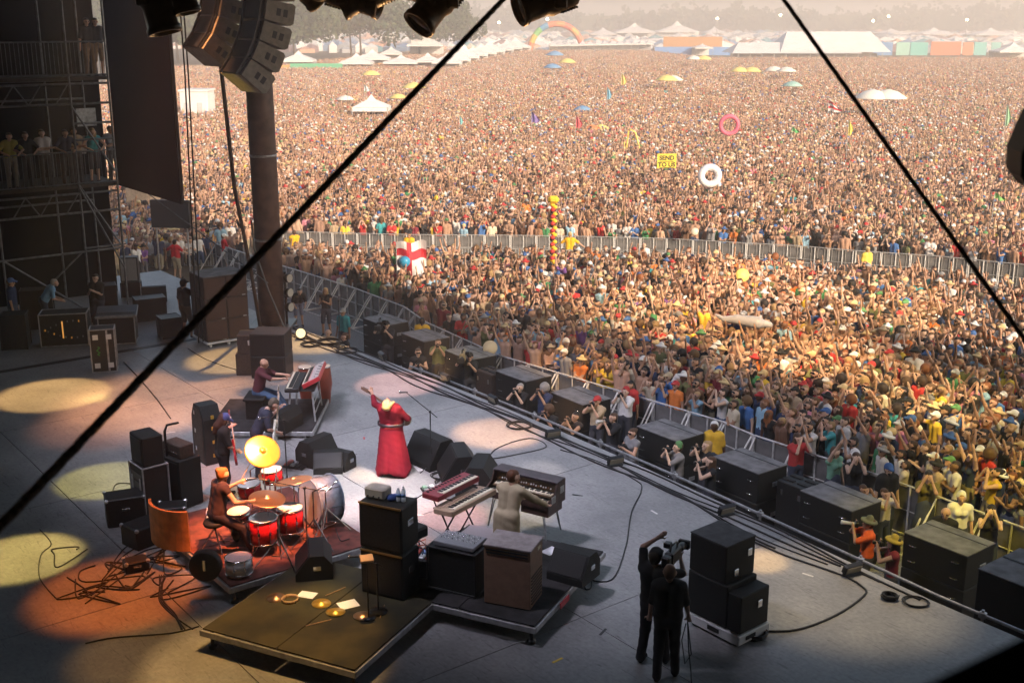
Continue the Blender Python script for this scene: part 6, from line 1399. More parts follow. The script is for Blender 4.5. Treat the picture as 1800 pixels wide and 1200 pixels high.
# ------------------------------------------------------------------ crowd barriers
BAR = mat('barrier_aluminium', (.66, .65, .64), .5, .15, noise=.2, scale=5); BARD = mat('barrier_dull_bar', (.38, .37, .36), .5, .2); BARP = mat('barrier_sheet', (.17, .165, .165), .6, .3, noise=.25, scale=3)
def barrier(label, p, q, n_, side=1, struts=True, panel=True, grp='barrier sections', h=1.2, parts_all=True, first=[None]):
    """one section from p to q; its feet on the side away from the crowd"""
    p, q = Vector((*p, 0)), Vector((*q, 0)); L = (q - p).length; d = (q - p).normalized()
    t = thing('crowd_barrier', label, 'barrier', tuple(p), math.atan2(d.y, d.x), grp); s = side
    for z_, r_ in ((h, .025), (.05, .025), (h * .52, .016)): b = MB(); b.tube([(.02, 0, z_), (L - .02, 0, z_)], r_, 6); b.build('rail', BAR if struts else BARD, t)
    for x in (.03, L / 2, L - .03): b = MB(); b.tube([(x, 0, 0), (x, 0, h)], .027, 6); b.build('post', BAR, t)
    if panel: b = MB(); b.box((L / 2, .02 * s, h * .5), (L - .06, .008, h - .12)); b.build('sheet', BARP, t)
    if struts:
        for x in (.06, L - .06): b = MB(); b.tube([(x, -.02 * s, h - .05), (x, -.85 * s, .04)], .024, 6); b.build('strut', BAR, t)
        b = MB(); b.tube([(.06, 0, .03), (.06, -.9 * s, .03)], .02, 5); b.tube([(L - .06, 0, .03), (L - .06, -.9 * s, .03)], .02, 5); b.tube([(.06, -.88 * s, .03), (L - .06, -.88 * s, .03)], .02, 5); b.build('foot_frame', BAR, t)
    else:
        k = .15; b = MB()
        while k < L: b.tube([(k, 0, .06), (k, 0, h)], .012 if panel else .009, 4, False); k += .3 if panel else .13
        b.build('bars', BARD if panel else BAR, t)['kind'] = 'stuff'
    return t
def run(line, step, where, **kw):
    pts = [Vector((*p, 0)) for p in line]; seg = []; i = 0; cur = pts[0]
    while i < len(pts) - 1:
        rest_ = (pts[i + 1] - cur).length
        if rest_ < step * .6:
            i += 1; 
            if rest_ < .2: cur = pts[i] if i < len(pts) else cur
            continue
        dd = (pts[i + 1] - cur).normalized(); nx = cur + dd * step; seg.append((cur, nx)); cur = nx
    out = []
    for k, (a_, c_) in enumerate(seg):
        m_ = (a_ + c_) / 2; px_, py_ = project(np.array(m_.x), np.array(m_.y), 1.0)
        if -80 < px_ < 1880 and 0 < py_ < 1250: out.append((float(px_), a_, c_))
    ORDN = ['1st', '2nd', '3rd'] + ['%dth' % k for k in range(4, 90)]
    for k, (px_, a_, c_) in enumerate(out):
        barrier('%s section of the %s, counted from the left' % (ORDN[k], where), a_.to_2d(), c_.to_2d(), k, **kw)
run(PIT, 1.2, 'strutted pit barrier before the front crowd', side=1 if False else 1, grp='pit barrier sections')
run(FENCE, 1.22, 'grey cross fence before the main crowd', side=1, grp='cross fence sections', struts=False)
run([(-17.2, 52.6), (-14.7, 53.4), (-13.6, 52.9)], 2.0, 'side barrier by the stewards', struts=False, panel=False, grp='side barrier sections')
run([(x - 1.6, y - 2.2) for x, y in FENCE[3:9]], 2.3, 'low guard rail in the lane', struts=False, panel=False, grp='lane rails', h=1.0)
# viewing pen rails in the side crowd
run([(-41, 104), (-14, 104)], 3.0, 'pen fence before the small white tent', struts=False, panel=False, grp='pen fences', h=1.4)
run([(-32, 82), (-18, 84)], 3.0, 'pale pen fence behind the hanging cables', struts=False, panel=False, grp='pen fences', h=1.3)
# ------------------------------------------------------------------ things held up in the crowd
def col(name, c, r=.6, **k): return mat(name, c, r, **k)
def flag(label, px_, py_, z, c, w_=.9, h=.6, tall=2.6, name='flag', mat2=None, cross=False, stripes=False):
    w_ *= .6; h *= .55; c = tuple(.75 * v + .08 for v in c); p_ = at(px_, py_, z); g = Vector((p_.x, p_.y, 0)); t = thing(name, label, 'flag', tuple(g), R(-10))
    b = MB(); b.tube([(0, 0, 1.2), (0, 0, z + h / 2)], .02, 5); b.build('pole', ALU, t)
    vs = []; fs = []; n_ = 8; M_ = [col('flag_' + '_'.join('%d' % (v * 100) for v in c), c)]
    if cross or stripes: M_.append(col('flag_red', (.6, .03, .04)))
    for k in range(n_ + 1):
        for j in range(5): vs.append((w_ * k / n_ * (1 - .12 * abs(j - 2)), .12 * w_ * math.sin(k * 1.1 + j * .4), z - .3 * w_ * (k / n_) ** 2 + (h * (j / 4 - .5)) * (1 - .55 * k / n_) + .05 * math.sin(k * .9)))
    b = MB()
    for k in range(n_):
        for j in range(4):
            b.m = 1 if (cross and (k in (3, 4) or j == 2 and False)) or (stripes and j % 2) else 0
            b.add([vs[k * 5 + j], vs[k * 5 + 5 + j], vs[k * 5 + 6 + j], vs[k * 5 + 1 + j]], [(0, 1, 2, 3)])
    b.build('cloth', M_, t); return t
flag('purple flag on a pole high left in the main crowd', 934, 207, 3.6, (.16, .08, .4), 1.2, 1.6); flag('tall red pennant in the main crowd', 1012, 215, 3.6, (.7, .02, .05), .9, 1.8)
flag('light blue tall flag behind the yellow one', 1067, 165, 4, (.1, .4, .6), .8, 2.4); flag('pale yellow flag high in the far crowd', 1092, 140, 4, (.8, .6, .1), 1.2, 2.6)
flag('red and white striped flag below the large barn tent', 1456, 187, 4, (.8, .75, .75), 2.0, 1.6, stripes=True); flag('yellow tall flag right of the striped flag', 1491, 226, 3.6, (.8, .65, .05), .6, 2.2)
flag('white streaming flag beside the small white tent', 640, 155, 4, (.7, .7, .7), 1.2, 1.3); flag('dark red flag close to the white streaming flag', 645, 163, 3.2, (.4, .05, .05), .8, 1.4)
flag('light green tall flag near the right edge', 1768, 205, 4, (.25, .55, .3), .6, 3.2); flag('turquoise flag in the left crowd beyond the cable', 808, 212, 3, (.1, .5, .55), .5, 1.4)
flag('green flag at the right edge among yellow crowd', 1392, 228, 3, (.05, .5, .1), 1.0, .7); flag('rainbow bright kite at the right side of the crowd', 1748, 345, 3, (.2, .6, .1), 1.0, .5)
# the white flag with red cross held over the front crowd, a balloon before it
g = at(720, 450, 2.3); t = thing('cross_flag', 'white cloth flag with a red cross held over the left front crowd', 'flag', tuple((g.x, g.y, 0)), R(10))
WH, RDm = col('flag_white', (.75, .72, .72)), col('flag_red2', (.6, .03, .05))
b = MB(); n_ = 12
def fp(u, v): return (-.5 + 1.15 * u, .12 * math.sin(u * 7 + v * 3), 1.75 + 1.1 * v - .35 * u * (1 - v) + .06 * math.sin(u * 9))
for i in range(n_):
    for j in range(n_):
        u, v = i / n_, j / n_; c_u, c_v = u + .04, v + .04; b.m = 1 if abs(c_u - .42) < .09 or abs(c_v - .62) < .09 else 0
        b.add([fp(u, v), fp(u + 1 / n_, v), fp(u + 1 / n_, v + 1 / n_), fp(u, v + 1 / n_)], [(0, 1, 2, 3)])
b.build('cloth', [WH, RDm], t); b = MB(); b.tube([(-.5, 0, 1.2), (-.5, .02, 2.85)], .018, 5); b.build('pole', ALU, t)
g = at(713, 457, 2.1); t = thing('balloon', 'round light blue balloon in front of the cross flag', 'balloon', (g.x, g.y - .3, 0)); b = MB(); b.lathe([(.02, -.24), (.1, -.19), (.19, -.09), (.22, .02), (.19, .13), (.1, .2), (0, .22)], 20, T3(0, 0, 2.1)); b.build('skin', col('balloon_blue', (.05, .35, .6), .35), t); b = MB(); b.tube([(0, 0, 1.3), (0, 0, 1.87)], .006, 4); b.build('string', WHITE, t)
# inflatable red and yellow pole
g = at(972, 430, 2.6); t = thing('decorated_pole', 'tall wobbly pole wrapped in yellow red and black flowers over the crowd', 'pole', (g.x, g.y, 0))
cs = [col('fuzz_yellow', (.85, .55, .04)), col('fuzz_red', (.6, .04, .04)), col('fuzz_black', (.03, .02, .02))]
b = MB(); b.tube([(0, 0, 1), (0, 0, 4.2)], .02, 5); b.build('stick', ALU, t)
for k in range(26):
    b = MB(); a_ = k * 2.1; z = 1.9 + k * .09; b.lathe([(0, -.09), (.08, -.05), (.11, 0), (.08, .05), (0, .09)], 8, T3(.06 * math.cos(a_), .06 * math.sin(a_), z)); b.build('flower', cs[(0, 0, 1, 0, 2, 1)[k % 6]], t)
b = MB(); b.box((0, 0, 4.35), (.42, .3, .3), bev=.1); b.build('top_hat', cs[0], t)
# yellow sign
g = at(1172, 283, 2.9); t = thing('placard', 'small yellow placard with two rows of black letters held above the crowd', 'sign', (g.x, g.y, 0), R(4))
b = MB(); b.box((0, 0, 2.9), (1.15, .03, .85)); bd_ = b.build('board', col('placard_yellow', (.75, .58, .05)), t); b = MB(); b.tube([(0, .03, 1.3), (0, .03, 2.6)], .02); b.build('stick', WOOD, t)
for k, (tx, z) in enumerate((('SEND', 3.07), ('TO US', 2.67))):
    cu = bpy.data.curves.new('lettering', 'FONT'); cu.body = tx; cu.size = .36; cu.extrude = .004; cu.align_x = 'CENTER'; cu.align_y = 'CENTER'; cu.offset = .012; cu.materials.append(BLACK)
    o_ = bpy.data.objects.new('lettering_curve', cu); COL.objects.link(o_); me_ = bpy.data.meshes.new_from_object(o_.evaluated_get(bpy.context.evaluated_depsgraph_get())); bpy.data.objects.remove(o_); o = put('lettering', me_, t); o.location = (0, -.022, z); o.rotation_euler = (R(90), 0, 0)
for z in (2.87, 2.5): b = MB(); b.box((0, -.019, z), (.85, .006, .035)); b.build('rule', BLACK, bd_)
def torus(label, px_, py_, z, R_, r, c, name='inflatable_ring', rot=0, cat='inflatable'):
    g = at(px_, py_, z); t = thing(name, label, cat, (g.x, g.y, 0), rot); b = MB(); pts = [(R_ * math.cos(a * math.pi / 14), 0, z + R_ * math.sin(a * math.pi / 14)) for a in range(28)]
    n_ = 10; vs = []; fs = []
    for i in range(28):
        a_ = i * math.pi / 14
        for j in range(n_): q = j * 2 * math.pi / n_; vs.append(((R_ + r * math.cos(q)) * math.cos(a_), r * math.sin(q), z + (R_ + r * math.cos(q)) * math.sin(a_)))
    for i in range(28):
        for j in range(n_): fs.append((i * n_ + j, i * n_ + (j + 1) % n_, ((i + 1) % 28) * n_ + (j + 1) % n_, ((i + 1) % 28) * n_ + j))
    b.add(vs, fs, True); b.build('tube', c, t); return t
RT = torus('large white inflatable ring with a small tail held above the crowd', 1248, 309, 2.9, .46, .19, col('ring_white', (.8, .78, .8), .4)); b = MB(); b.lathe([(0, -.15), (.12, -.1), (.1, .1), (0, .2)], 12, T3(.5, 0, 2.45)); b.build('tail', bpy.data.materials['ring_white'], RT)
torus('pink and red inflatable ring farther back than the white one', 1282, 220, 2.8, .7, .18, col('ring_pink', (.65, .12, .2), .5))
g = at(1112, 240, 2.6); t = thing('inflatable_arrow', 'thin yellow balloon tubes bent into an open arch shape', 'inflatable', (g.x, g.y, 0)); b = MB(); b.tube([(-.45, 0, 1.6), (-.3, 0, 3.0), (-.15, 0, 3.1), (.2, 0, 2.9), (.55, 0, 1.7)], .06, 6); b.tube([(-.6, 0, 1.6), (-.6, 0, 2.2)], .05, 6); b.build('tube', col('balloon_yellow', (.85, .65, .15), .4), t)
for lab, px_, py_, z, r, c in (('pale round fan held up by the cross fence', 1220, 405, 1.75, .17, (.75, .65, .5)), ('flat yellow disc hat in the front crowd', 1303, 481, 1.9, .25, (.75, .55, .15)), ('second round straw disc held before the pit barrier', 862, 607, 1.6, .22, (.6, .5, .32))):
    g = at(px_, py_, z); t = thing('round_fan', lab, 'fan', (g.x, g.y - .25, 0)); b = MB(); b.lathe([(0, 0), (r, 0), (r, .015), (0, .015)], 20, T3(0, 0, z) @ RX(1.2)); b.build('disc', col('disc_%d' % px_, c), t); b = MB(); b.tube([(0, .02, z - .35), (0, 0, z - r * .8)], .012, 5); b.build('handle', WOOD, t)
g = at(1312, 565, 1.95); t = thing('crowd_surfer', 'grey inflatable figure lying on raised hands in the front crowd', 'inflatable', (g.x, g.y, 0), R(-25))
put('figure', body_mesh('figure', [((-.7, 0, 1.95), (-.3, 0, 1.98), .1, .15, 0), ((-.3, 0, 1.98), (.35, 0, 1.95), .16, .2, 0), ((.35, 0, 1.95), (.7, .1, 1.9), .15, .1, 0), ((-.7, 0, 1.95), (-1.0, .05, 2.05), .08, .05, 0), ((.1, .1, 1.98), (.3, .45, 2.0), .07, .05, 0)], [col('grey_vinyl', (.4, .4, .45), .35)], .04), t)
# smoke puff in the crowd left as a faint vapour cloud
# parasols over the far crowd
def parasol(label, px_, py_, c, s=1.0):
    s *= .82; g = at(px_, py_, 2.7 * s); t = thing('parasol', label, 'parasol', (g.x, g.y, 0), 0, 'parasols standing in the far crowd'); t.scale = (s,) * 3
    b = MB(); b.lathe([(0, 2.75), (.6, 2.6), (1.25, 2.2), (1.25, 2.15), (.6, 2.55), (0, 2.7)], 8); b.build('canopy', c, t); b = MB(); b.tube([(0, 0, 0), (0, 0, 2.7)], .03, 6); b.build('pole', ALU, t)
YE, WHc, BLc2 = col('parasol_yellow', (.75, .6, .2)), col('parasol_white', (.75, .72, .65)), col('parasol_blue', (.15, .3, .5))
for lab, x, y, c, s in (('blue parasol in the far middle crowd, farther of two', 975, 90, BLc2, 2.0), ('blue parasol in the far middle crowd, nearer of two', 971, 112, BLc2, 1.6), ('long cream parasol behind the blue ones', 997, 103, YE, 1.7), ('cream parasol, left of the pair in the far centre', 1220, 98, WHc, 1.7), ('cream parasol, right of the pair in the far centre', 1237, 98, YE, 1.7),
     ('flat yellow parasol in the middle distance', 1172, 132, YE, 1.6), ('second flat yellow parasol touching the first', 1183, 133, WHc, 1.5), ('yellow parasol, left of four under the barn tent', 1300, 118, YE, 1.6), ('yellow parasol, second of four under the barn tent', 1321, 118, YE, 1.6), ('white parasol, third of four under the barn tent', 1361, 117, WHc, 1.6), ('white parasol, last of four under the barn tent', 1383, 118, WHc, 1.6),
     ('pale green square shade right of the flat yellow parasols', 1393, 143, col('parasol_green', (.3, .5, .45)), 1.4), ('big white dome umbrella by the thin cable', 1535, 158, WHc, 1.9), ('second big white dome umbrella farther right', 1562, 158, WHc, 1.9), ('orange umbrella, left of a touching pair', 1040, 220, col('umb_orange', (.75, .22, .08)), .9), ('yellow umbrella, right of a touching pair', 1056, 219, YE, .9),
     ('small blue umbrella in the main crowd', 1024, 186, BLc2, 1.0), ('yellow parasol left of the thick cable, upper', 652, 124, YE, 1.5), ('long yellow parasol crossed by the thick cable', 727, 145, YE, 1.5), ('white parasol in the left crowd below the green wall', 607, 168, WHc, 1.1), ('yellow parasols in the left crowd above the small tent', 700, 165, YE, 1.1)): parasol(lab, x, y, c, s)
# ------------------------------------------------------------------ tents and structures beyond the crowd
TW = mat('tent_canvas', (.72, .70, .70), .7, noise=.06, scale=.4); TS = mat('tent_shadow_side', (.5, .48, .5), .8)  # TS: darkened copy of the canvas, shade put into the colour
def tent(label, px_, py_, Y, w_, d, h, peak, c=TW, walls=True, grp='tents beyond the crowd', name='tent'):
    p_ = aty(px_, py_, Y); t = thing(name, label, 'tent', (p_.x, Y, 0), 0, grp)
    b = MB(); vs = [(-w_ / 2, -d / 2, h), (w_ / 2, -d / 2, h), (w_ / 2, d / 2, h), (-w_ / 2, d / 2, h), (-w_ * .12, -d * .12, h + (peak - h) * .55), (w_ * .12, -d * .12, h + (peak - h) * .55), (w_ * .12, d * .12, h + (peak - h) * .55), (-w_ * .12, d * .12, h + (peak - h) * .55), (0, 0, peak)]
    b.add(vs, [(0, 1, 5, 4), (1, 2, 6, 5), (2, 3, 7, 6), (3, 0, 4, 7), (4, 5, 8), (5, 6, 8), (6, 7, 8), (7, 4, 8)]); b.add([(x, y, z - .02) for x, y, z in vs[:4]] + [(x, y, z - .4) for x, y, z in vs[:4]], [(0, 1, 5, 4), (1, 2, 6, 5), (2, 3, 7, 6), (3, 0, 4, 7)]); b.build('roof', c, t)
    for sx in (-1, 1):
        for sy in (-1, 1): b = MB(); b.tube([(sx * w_ / 2 * .98, sy * d / 2 * .98, 0), (sx * w_ / 2 * .98, sy * d / 2 * .98, h)], .06, 5); b.build('pole', ALU, t)
    if walls: b = MB(); b.box((0, d / 2 - .1, h / 2), (w_ * .97, .05, h)); b.build('back_wall', c, t)
    return t
tent('small white canopy tent standing in the left crowd', 653, 185, 121, 3.6, 3.2, 2.5, 3.7, walls=False)
t = thing('cabin', 'white flat roofed cabin left behind the hanging cables', 'cabin', (aty(348, 190, 125).x, 125, 0)); b = MB(); b.box((0, 0, 1.9), (2.9, 3, 3.8), bev=.05); b.build('wall', TW, t); b = MB(); b.box((0, 0, 3.92), (3.1, 3.2, .2)); b.build('roof', TW, t)
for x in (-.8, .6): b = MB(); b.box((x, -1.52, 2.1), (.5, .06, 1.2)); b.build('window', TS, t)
tent('white peaked tent at the left side, nearest the green wall', 627, 110, 248, 6.6, 6, 2.6, 4.4); tent('white peaked tent behind the nearest one', 655, 106, 262, 7.5, 6, 3, 4.8); tent('low white tent next to the peaked ones', 705, 108, 250, 7, 6, 2.6, 4); tent('white tent with rounded top by the cable', 752, 110, 252, 5, 5, 2.8, 4.4)
tent('tall white house shaped tent at left of the cable', 748, 75, 330, 9.5, 9, 4.4, 7.4); tent('white tent under the dark trees at far left', 525, 100, 260, 7, 5, 2.6, 4.6)
tent('small white tent by the caravan roof', 688, 92, 300, 5, 5, 3, 4.6)
for k, (x, y, Y, c) in enumerate(((489, 112, 240, (.7, .35, .1)), (690, 104, 252, (.7, .35, .12)))):
    b = MB(); b.box((0, 0, 1.1), (6 if k else 6.5, .3, 2.2)); tag(b.build('banner_wall', col('orange_wall%d' % k, c), None, (aty(x, y, Y).x - (1 if k == 0 else 0), Y, 0)), ('orange wall left of the green wall', 'orange wall below the small white tents')[k], 'fence')
b = MB(); b.box((0, 0, 1.1), (10.4, .3, 2.9)); tag(b.build('banner_wall', col('green_wall', (.1, .42, .25)), None, (aty(556, 117, 240).x, 240, 0)), 'green fabric wall at the back of the left crowd', 'fence')
# row of tents stretching from the cable into the distance
for k in range(9):
    x = 786 + k * 15; tent('white marquee in the slanting row right of the cable, %s from the left' % ['first', 'second', 'third', 'fourth', 'fifth', 'sixth', 'seventh', 'eighth', 'ninth'][k], x, 90, 246 + k * 17, 6 + k * .5, 6, 2.8, 4.6 + (k % 3) * .5)
# white scalloped tent row in the middle
for k in range(14):
    tent('white peaked tent of the long middle row, %s from its left end' % ('first second third fourth fifth sixth seventh eighth ninth tenth eleventh twelfth thirteenth fourteenth'.split()[k]), 972 + k * 13, 75, 385 + k * 2, 2.5, 6, 3.2, 4.7, grp='tents of the long middle row')
# rainbow arch
t = thing('rainbow_arch', 'inflatable rainbow coloured arch beyond the crowd', 'arch', (aty(978, 60, 400).x, 400, 0)); RB = [(.75, .18, .06), (.75, .45, .05), (.2, .5, .15), (.1, .3, .5), (.7, .2, .1), (.8, .25, .1), (.75, .15, .1), (.8, .35, .1), (.8, .2, .12), (.7, .1, .08)]
for k in range(10):
    a0, a1 = math.pi * (1 - k / 10), math.pi * (1 - (k + 1) / 10); b = MB(); b.tube([(8.6 * math.cos(a0 + (a1 - a0) * j / 4), 0, 1 + 8.6 * math.sin(a0 + (a1 - a0) * j / 4)) for j in range(5)], 1.0, 12); b.build('segment', col('arch_%d' % k, RB[k]), t)
# blue and coloured fence walls at the far edge
for k, (x0, x1, c, h, lab) in enumerate(((1150, 1285, (.12, .28, .6), 2.6, 'long blue fence left of the barn tent'), (1165, 1270, (.45, .22, .08), 5.5, 'brown orange wall above the blue fence'), (1535, 1570, (.1, .25, .5), 4, 'blue fence right of the barn tent'), (1575, 1600, (.25, .5, .45), 4, 'pale green wall segment'), (1600, 1632, (.1, .42, .4), 4, 'turquoise wall segment'), (1636, 1690, (.6, .16, .07), 4.2, 'long red orange wall'), (1692, 1712, (.5, .2, .1), 4, 'brown red wall segment'), (1712, 1735, (.15, .45, .45), 4, 'second turquoise wall segment'), (1742, 1760, (.2, .45, .45), 4, 'last pale turquoise wall segment'))):
    Y = 385 if k != 1 else 400; xa, xb = aty(x0, 80, Y).x, aty(x1, 80, Y).x; b = MB(); b.box(((xa + xb) / 2, Y, h / 2), (xb - xa - .3, .4, h)); tag(b.build('banner_wall', col('far_wall_%d' % k, c)), lab + ' beyond the crowd', 'fence')
# barn tent: long white roof with a higher right block
t = thing('barn_tent', 'huge white ridged roof tent at the right rear of the field', 'tent', (aty(1415, 80, 318).x, 318, 0))
s = 370 / F_PX
def rect_roof(x0, x1, z0, z1, xa, xb, y0, y1):
    b = MB(); b.add([(x0, y0, z0), (x1, y0, z0), (xb, (y0 + y1) / 2, z1), (xa, (y0 + y1) / 2, z1), (x0, y1, z0), (x1, y1, z0)], [(0, 1, 2, 3), (4, 5, 2, 3), (0, 3, 4), (1, 2, 5)]); return b
bb = rect_roof(-20.5, 13, 2.6, 5.2, -17.5, 11, -8, 8); bb.build('low_roof', TW, t); bb = rect_roof(-8, 20.5, 2.9, 7.9, -4.2, 18, -7.4, 14); bb.build('high_roof', TW, t)
bb = MB(); bb.box((0, 0, 1.3), (36, 8, 2.4)); bb.build('painted_shade_block', TS, t)  # solid block coloured as the shade under the roof
for k in range(13): bb = MB(); bb.tube([(-19 + k * 3.1, -7.8, 0), (-19 + k * 3.1, -7.8, 2.7)], .12, 5); bb.build('pole', ALU, t)
for k, (x, y, Y, w_, h, pk, lab) in enumerate(((1115, 52, 480, 36, 5, 11, 'large white marquee left of the far centre'), (1190, 50, 500, 40, 5, 12, 'large white double peaked marquee in the far centre'), (1060, 60, 470, 24, 4, 8, 'smaller white marquee by the rainbow arch'), (1255, 60, 520, 22, 4, 8, 'small marquee right of the double peaked one'),
        (1640, 62, 470, 34, 4, 8, 'long white marquee right of the barn tent'), (1740, 64, 450, 36, 4, 8, 'second long white marquee farther right'), (1780, 92, 340, 26, 2.5, 6.5, 'white tent at the right edge beyond the crowd'), (1565, 60, 500, 26, 4, 7, 'grey white marquee just right of the barn tent'), (1235, 76, 380, 14, 2.6, 5, 'flat white tent before the blue fence'))):
    tent(lab, x, y, Y * (1.45 if Y > 400 else 1), w_ * (.62 if Y > 400 else .4), 20 if Y > 400 else 8, h * (.8 if Y > 400 else 1), pk * (.85 if Y > 400 else .75))
# campsite clutter: hundreds of small tents, cars and awnings on the far field
cl_cols = [(.75, .73, .72), (.7, .68, .7), (.2, .3, .45), (.6, .35, .25), (.4, .42, .45), (.65, .6, .5), (.3, .2, .2), (.15, .35, .4)]
bms = [MB() for _ in cl_cols]
for k in range(2600):
    Y = 410 + 650 * rng.random() ** 1.3; X = rng.uniform(-.5, .5) * Y
    if X / Y < -.2: Y += 60
    s_ = rng.uniform(1.5, 5.5); hh = rng.uniform(1.8, 4.2); b = bms[rng.choice((0, 0, 0, 1, 1, 2, 3, 4, 5, 6, 7, 4))]; a_ = rng.uniform(0, 3)
    ca, sa = math.cos(a_), math.sin(a_)
    q = [(X + ca * u * s_ - sa * v * s_ * .7, Y + sa * u * s_ + ca * v * s_ * .7) for u, v in ((-1, -1), (1, -1), (1, 1), (-1, 1))]
    b.add([(x, y, 0) for x, y in q] + [(x, y, hh * .6) for x, y in q] + [(X, Y, hh)], [(0, 1, 5, 4), (1, 2, 6, 5), (2, 3, 7, 6), (3, 0, 4, 7), (4, 5, 8), (5, 6, 8), (6, 7, 8), (7, 4, 8)])
for k, b in enumerate(bms): tag(b.build('campsite', col('camp_%d' % k, cl_cols[k])), 'distant campsite of countless tents and vehicles', None, None, 'stuff')
# treeline and trees
LEAF = mat('leaves', (.03, .05, .018), .8, col2=(.06, .085, .03), scale=.8); BARK = mat('bark', (.08, .06, .045), .9)
def canopy_cards(cx, cy_, cz, rx, ry, rz_, n_, sz):
    """leaf clumps spread through a crown of several lobes"""
    lob = nr.normal(0, .42, (9, 3)); lob[:, 2] = np.abs(lob[:, 2]) * .8 - .2; li = nr.randint(9, size=n_)
    d = nr.normal(0, 1, (n_, 3)); d /= np.linalg.norm(d, axis=1)[:, None]; c = lob[li] + d * (.42 * nr.uniform(.6, 1, (n_, 1)))
    c = c * np.array([rx, ry, rz_]) + np.array([cx, cy_, cz])
    u = nr.normal(0, 1, (n_, 3)); u /= np.linalg.norm(u, axis=1)[:, None]; v = np.cross(u, nr.normal(0, 1, (n_, 3))); v /= np.linalg.norm(v, axis=1)[:, None]
    s = sz * nr.uniform(.6, 1.3, (n_, 1)); V = np.stack([c - u * s, c - v * s * .7, c + u * s, c + v * s * .7], 1).reshape(-1, 3)
    return V, np.arange(n_ * 4).reshape(-1, 4)
def big_tree(label, X, Y, h, r, n_=2600):
    t = thing('tree', label, 'tree', (X, Y, 0), rng.uniform(0, 6), 'trees behind the left crowd')
    b = MB(); b.tube([(0, 0, 0), (.2, 0, h * .3), (.1, .2, h * .6)], .35, 8, r2=.12)
    for k in range(5): a_ = k * 1.3; b.tube([(.15, 0, h * (.28 + .06 * k)), (r * .5 * math.cos(a_), r * .5 * math.sin(a_), h * (.5 + .08 * k))], .13, 6, r2=.04)
    b.build('trunk', BARK, t); V, F_ = canopy_cards(0, 0, h * .52, r, r, h * .52, n_, .55); me = np_mesh('crown', V, F_, np.zeros(len(F_)), [LEAF], False); put('crown', me, t)
TL = [(x_ * 1.27, y_ * 1.27, h_ * 1.12, r_ * 1.1) for x_, y_, h_, r_ in [(-52, 205, 17, 9), (-62, 215, 20, 10), (-40, 222, 19, 10), (-46, 236, 22, 11), (-30, 240, 21, 11), (-68, 245, 23, 12), (-20, 262, 19, 10), (-36, 270, 22, 12), (-54, 275, 24, 12), (-78, 230, 20, 10), (-88, 255, 23, 12), (-12, 300, 17, 10), (-100, 240, 21, 11), (-72, 285, 24, 12)]]
WD = ['nearest dark tree at the left tent', 'tree left of the nearest dark tree', 'broad tree above the peaked tents', 'tall tree in the middle of the left grove', 'tree above the caravan roof', 'tall tree far left of the grove', 'outer right tree of the left grove', 'tree behind the caravan tree', 'rear tree at the grove\'s middle', 'tree hidden behind the line array', 'tall tree behind the line array', 'last small tree at the grove\'s right end', 'tree at the far left behind the column', 'highest rear tree of the grove']
for (X, Y, h, r), lab in zip(TL, WD): big_tree(lab, X, Y, h * .92, r, 3000)
# far wood as one mass
Vs, Fs = [], []; o_ = 0
for k in range(300):
    X = -520 + k * 3.7 + rng.uniform(-3, 3); Y = 960 + rng.uniform(-40, 90); hh = (21 + 4 * math.sin(k * .11) + 2.5 * math.sin(k * .5) + rng.uniform(-2, 2))
    V, F_ = canopy_cards(X, Y, hh * .48, 9, 9, hh * .52, 110, 2.4); Vs.append(V); Fs.append(F_ + o_); o_ += len(V)
me = np_mesh('treeline', np.concatenate(Vs), np.concatenate(Fs), np.zeros(sum(len(f) for f in Fs)), [LEAF], False); tag(put('treeline', me), 'far wooded ridge along the horizon', None, None, 'stuff')
b = MB(); b.box((0, 1010, 7), (1300, 60, 14)); tag(b.build('wooded_hill', LEAF), kind='structure')
# lit lamp masts of the far field
for k, (x, y) in enumerate(((962, 34), (877, 40), (1261, 33), (1372, 27), (1562, 29), (1700, 35), (1535, 37))):
    p_ = aty(x, y, 620); t = thing('light_mast', 'tiny lit floodlight mast on the far field, %s from the left' % {0: 'second', 1: 'first', 2: 'third', 3: 'fourth', 6: 'fifth', 4: 'sixth', 5: 'seventh'}[k], 'floodlight', (p_.x, 620, 0), 0, 'lit masts on the far field')
    b = MB(); b.tube([(0, 0, 0), (0, 0, p_.z)], .15, 5); b.build('mast', ALU, t); b = MB(); b.lathe([(0, -.7), (.7, -.3), (.8, 0), (.7, .3), (0, .7)], 10, T3(0, 0, p_.z)); b.build('lamp', mat('lit_mast', (1, .9, .6), .5, emit=(1, .85, .5), estr=14), t)
# tan building and black screen seen under the masking panel
t = thing('container', 'tan slatted container wall seen below the black masking panel', 'container', (aty(275, 365, 62).x, 62, 0)); 
for k in range(4): b = MB(); b.box((-.95 + k * .58, 0, 1.25 + .02 * (k % 2)), (.56, 2.0 + .06 * (k % 2), 2.5)); b.build('panel', mat('tan_container', (.42, .32, .24), .8, noise=.15), t)
t = thing('video_screen_back', 'small black screen seen from behind above the side crowd', 'screen', (aty(300, 375, 50).x, 50, 0), R(-8)); b = MB(); b.box((0, 0, 2.95), (1.75, .2, 1.2), bev=.02); b.build('casing', BLACK, t)
for x in (-.7, .7): b = MB(); b.tube([(x, 0, 0), (x, 0, 2.4)], .04); b.build('post', STEEL, t)
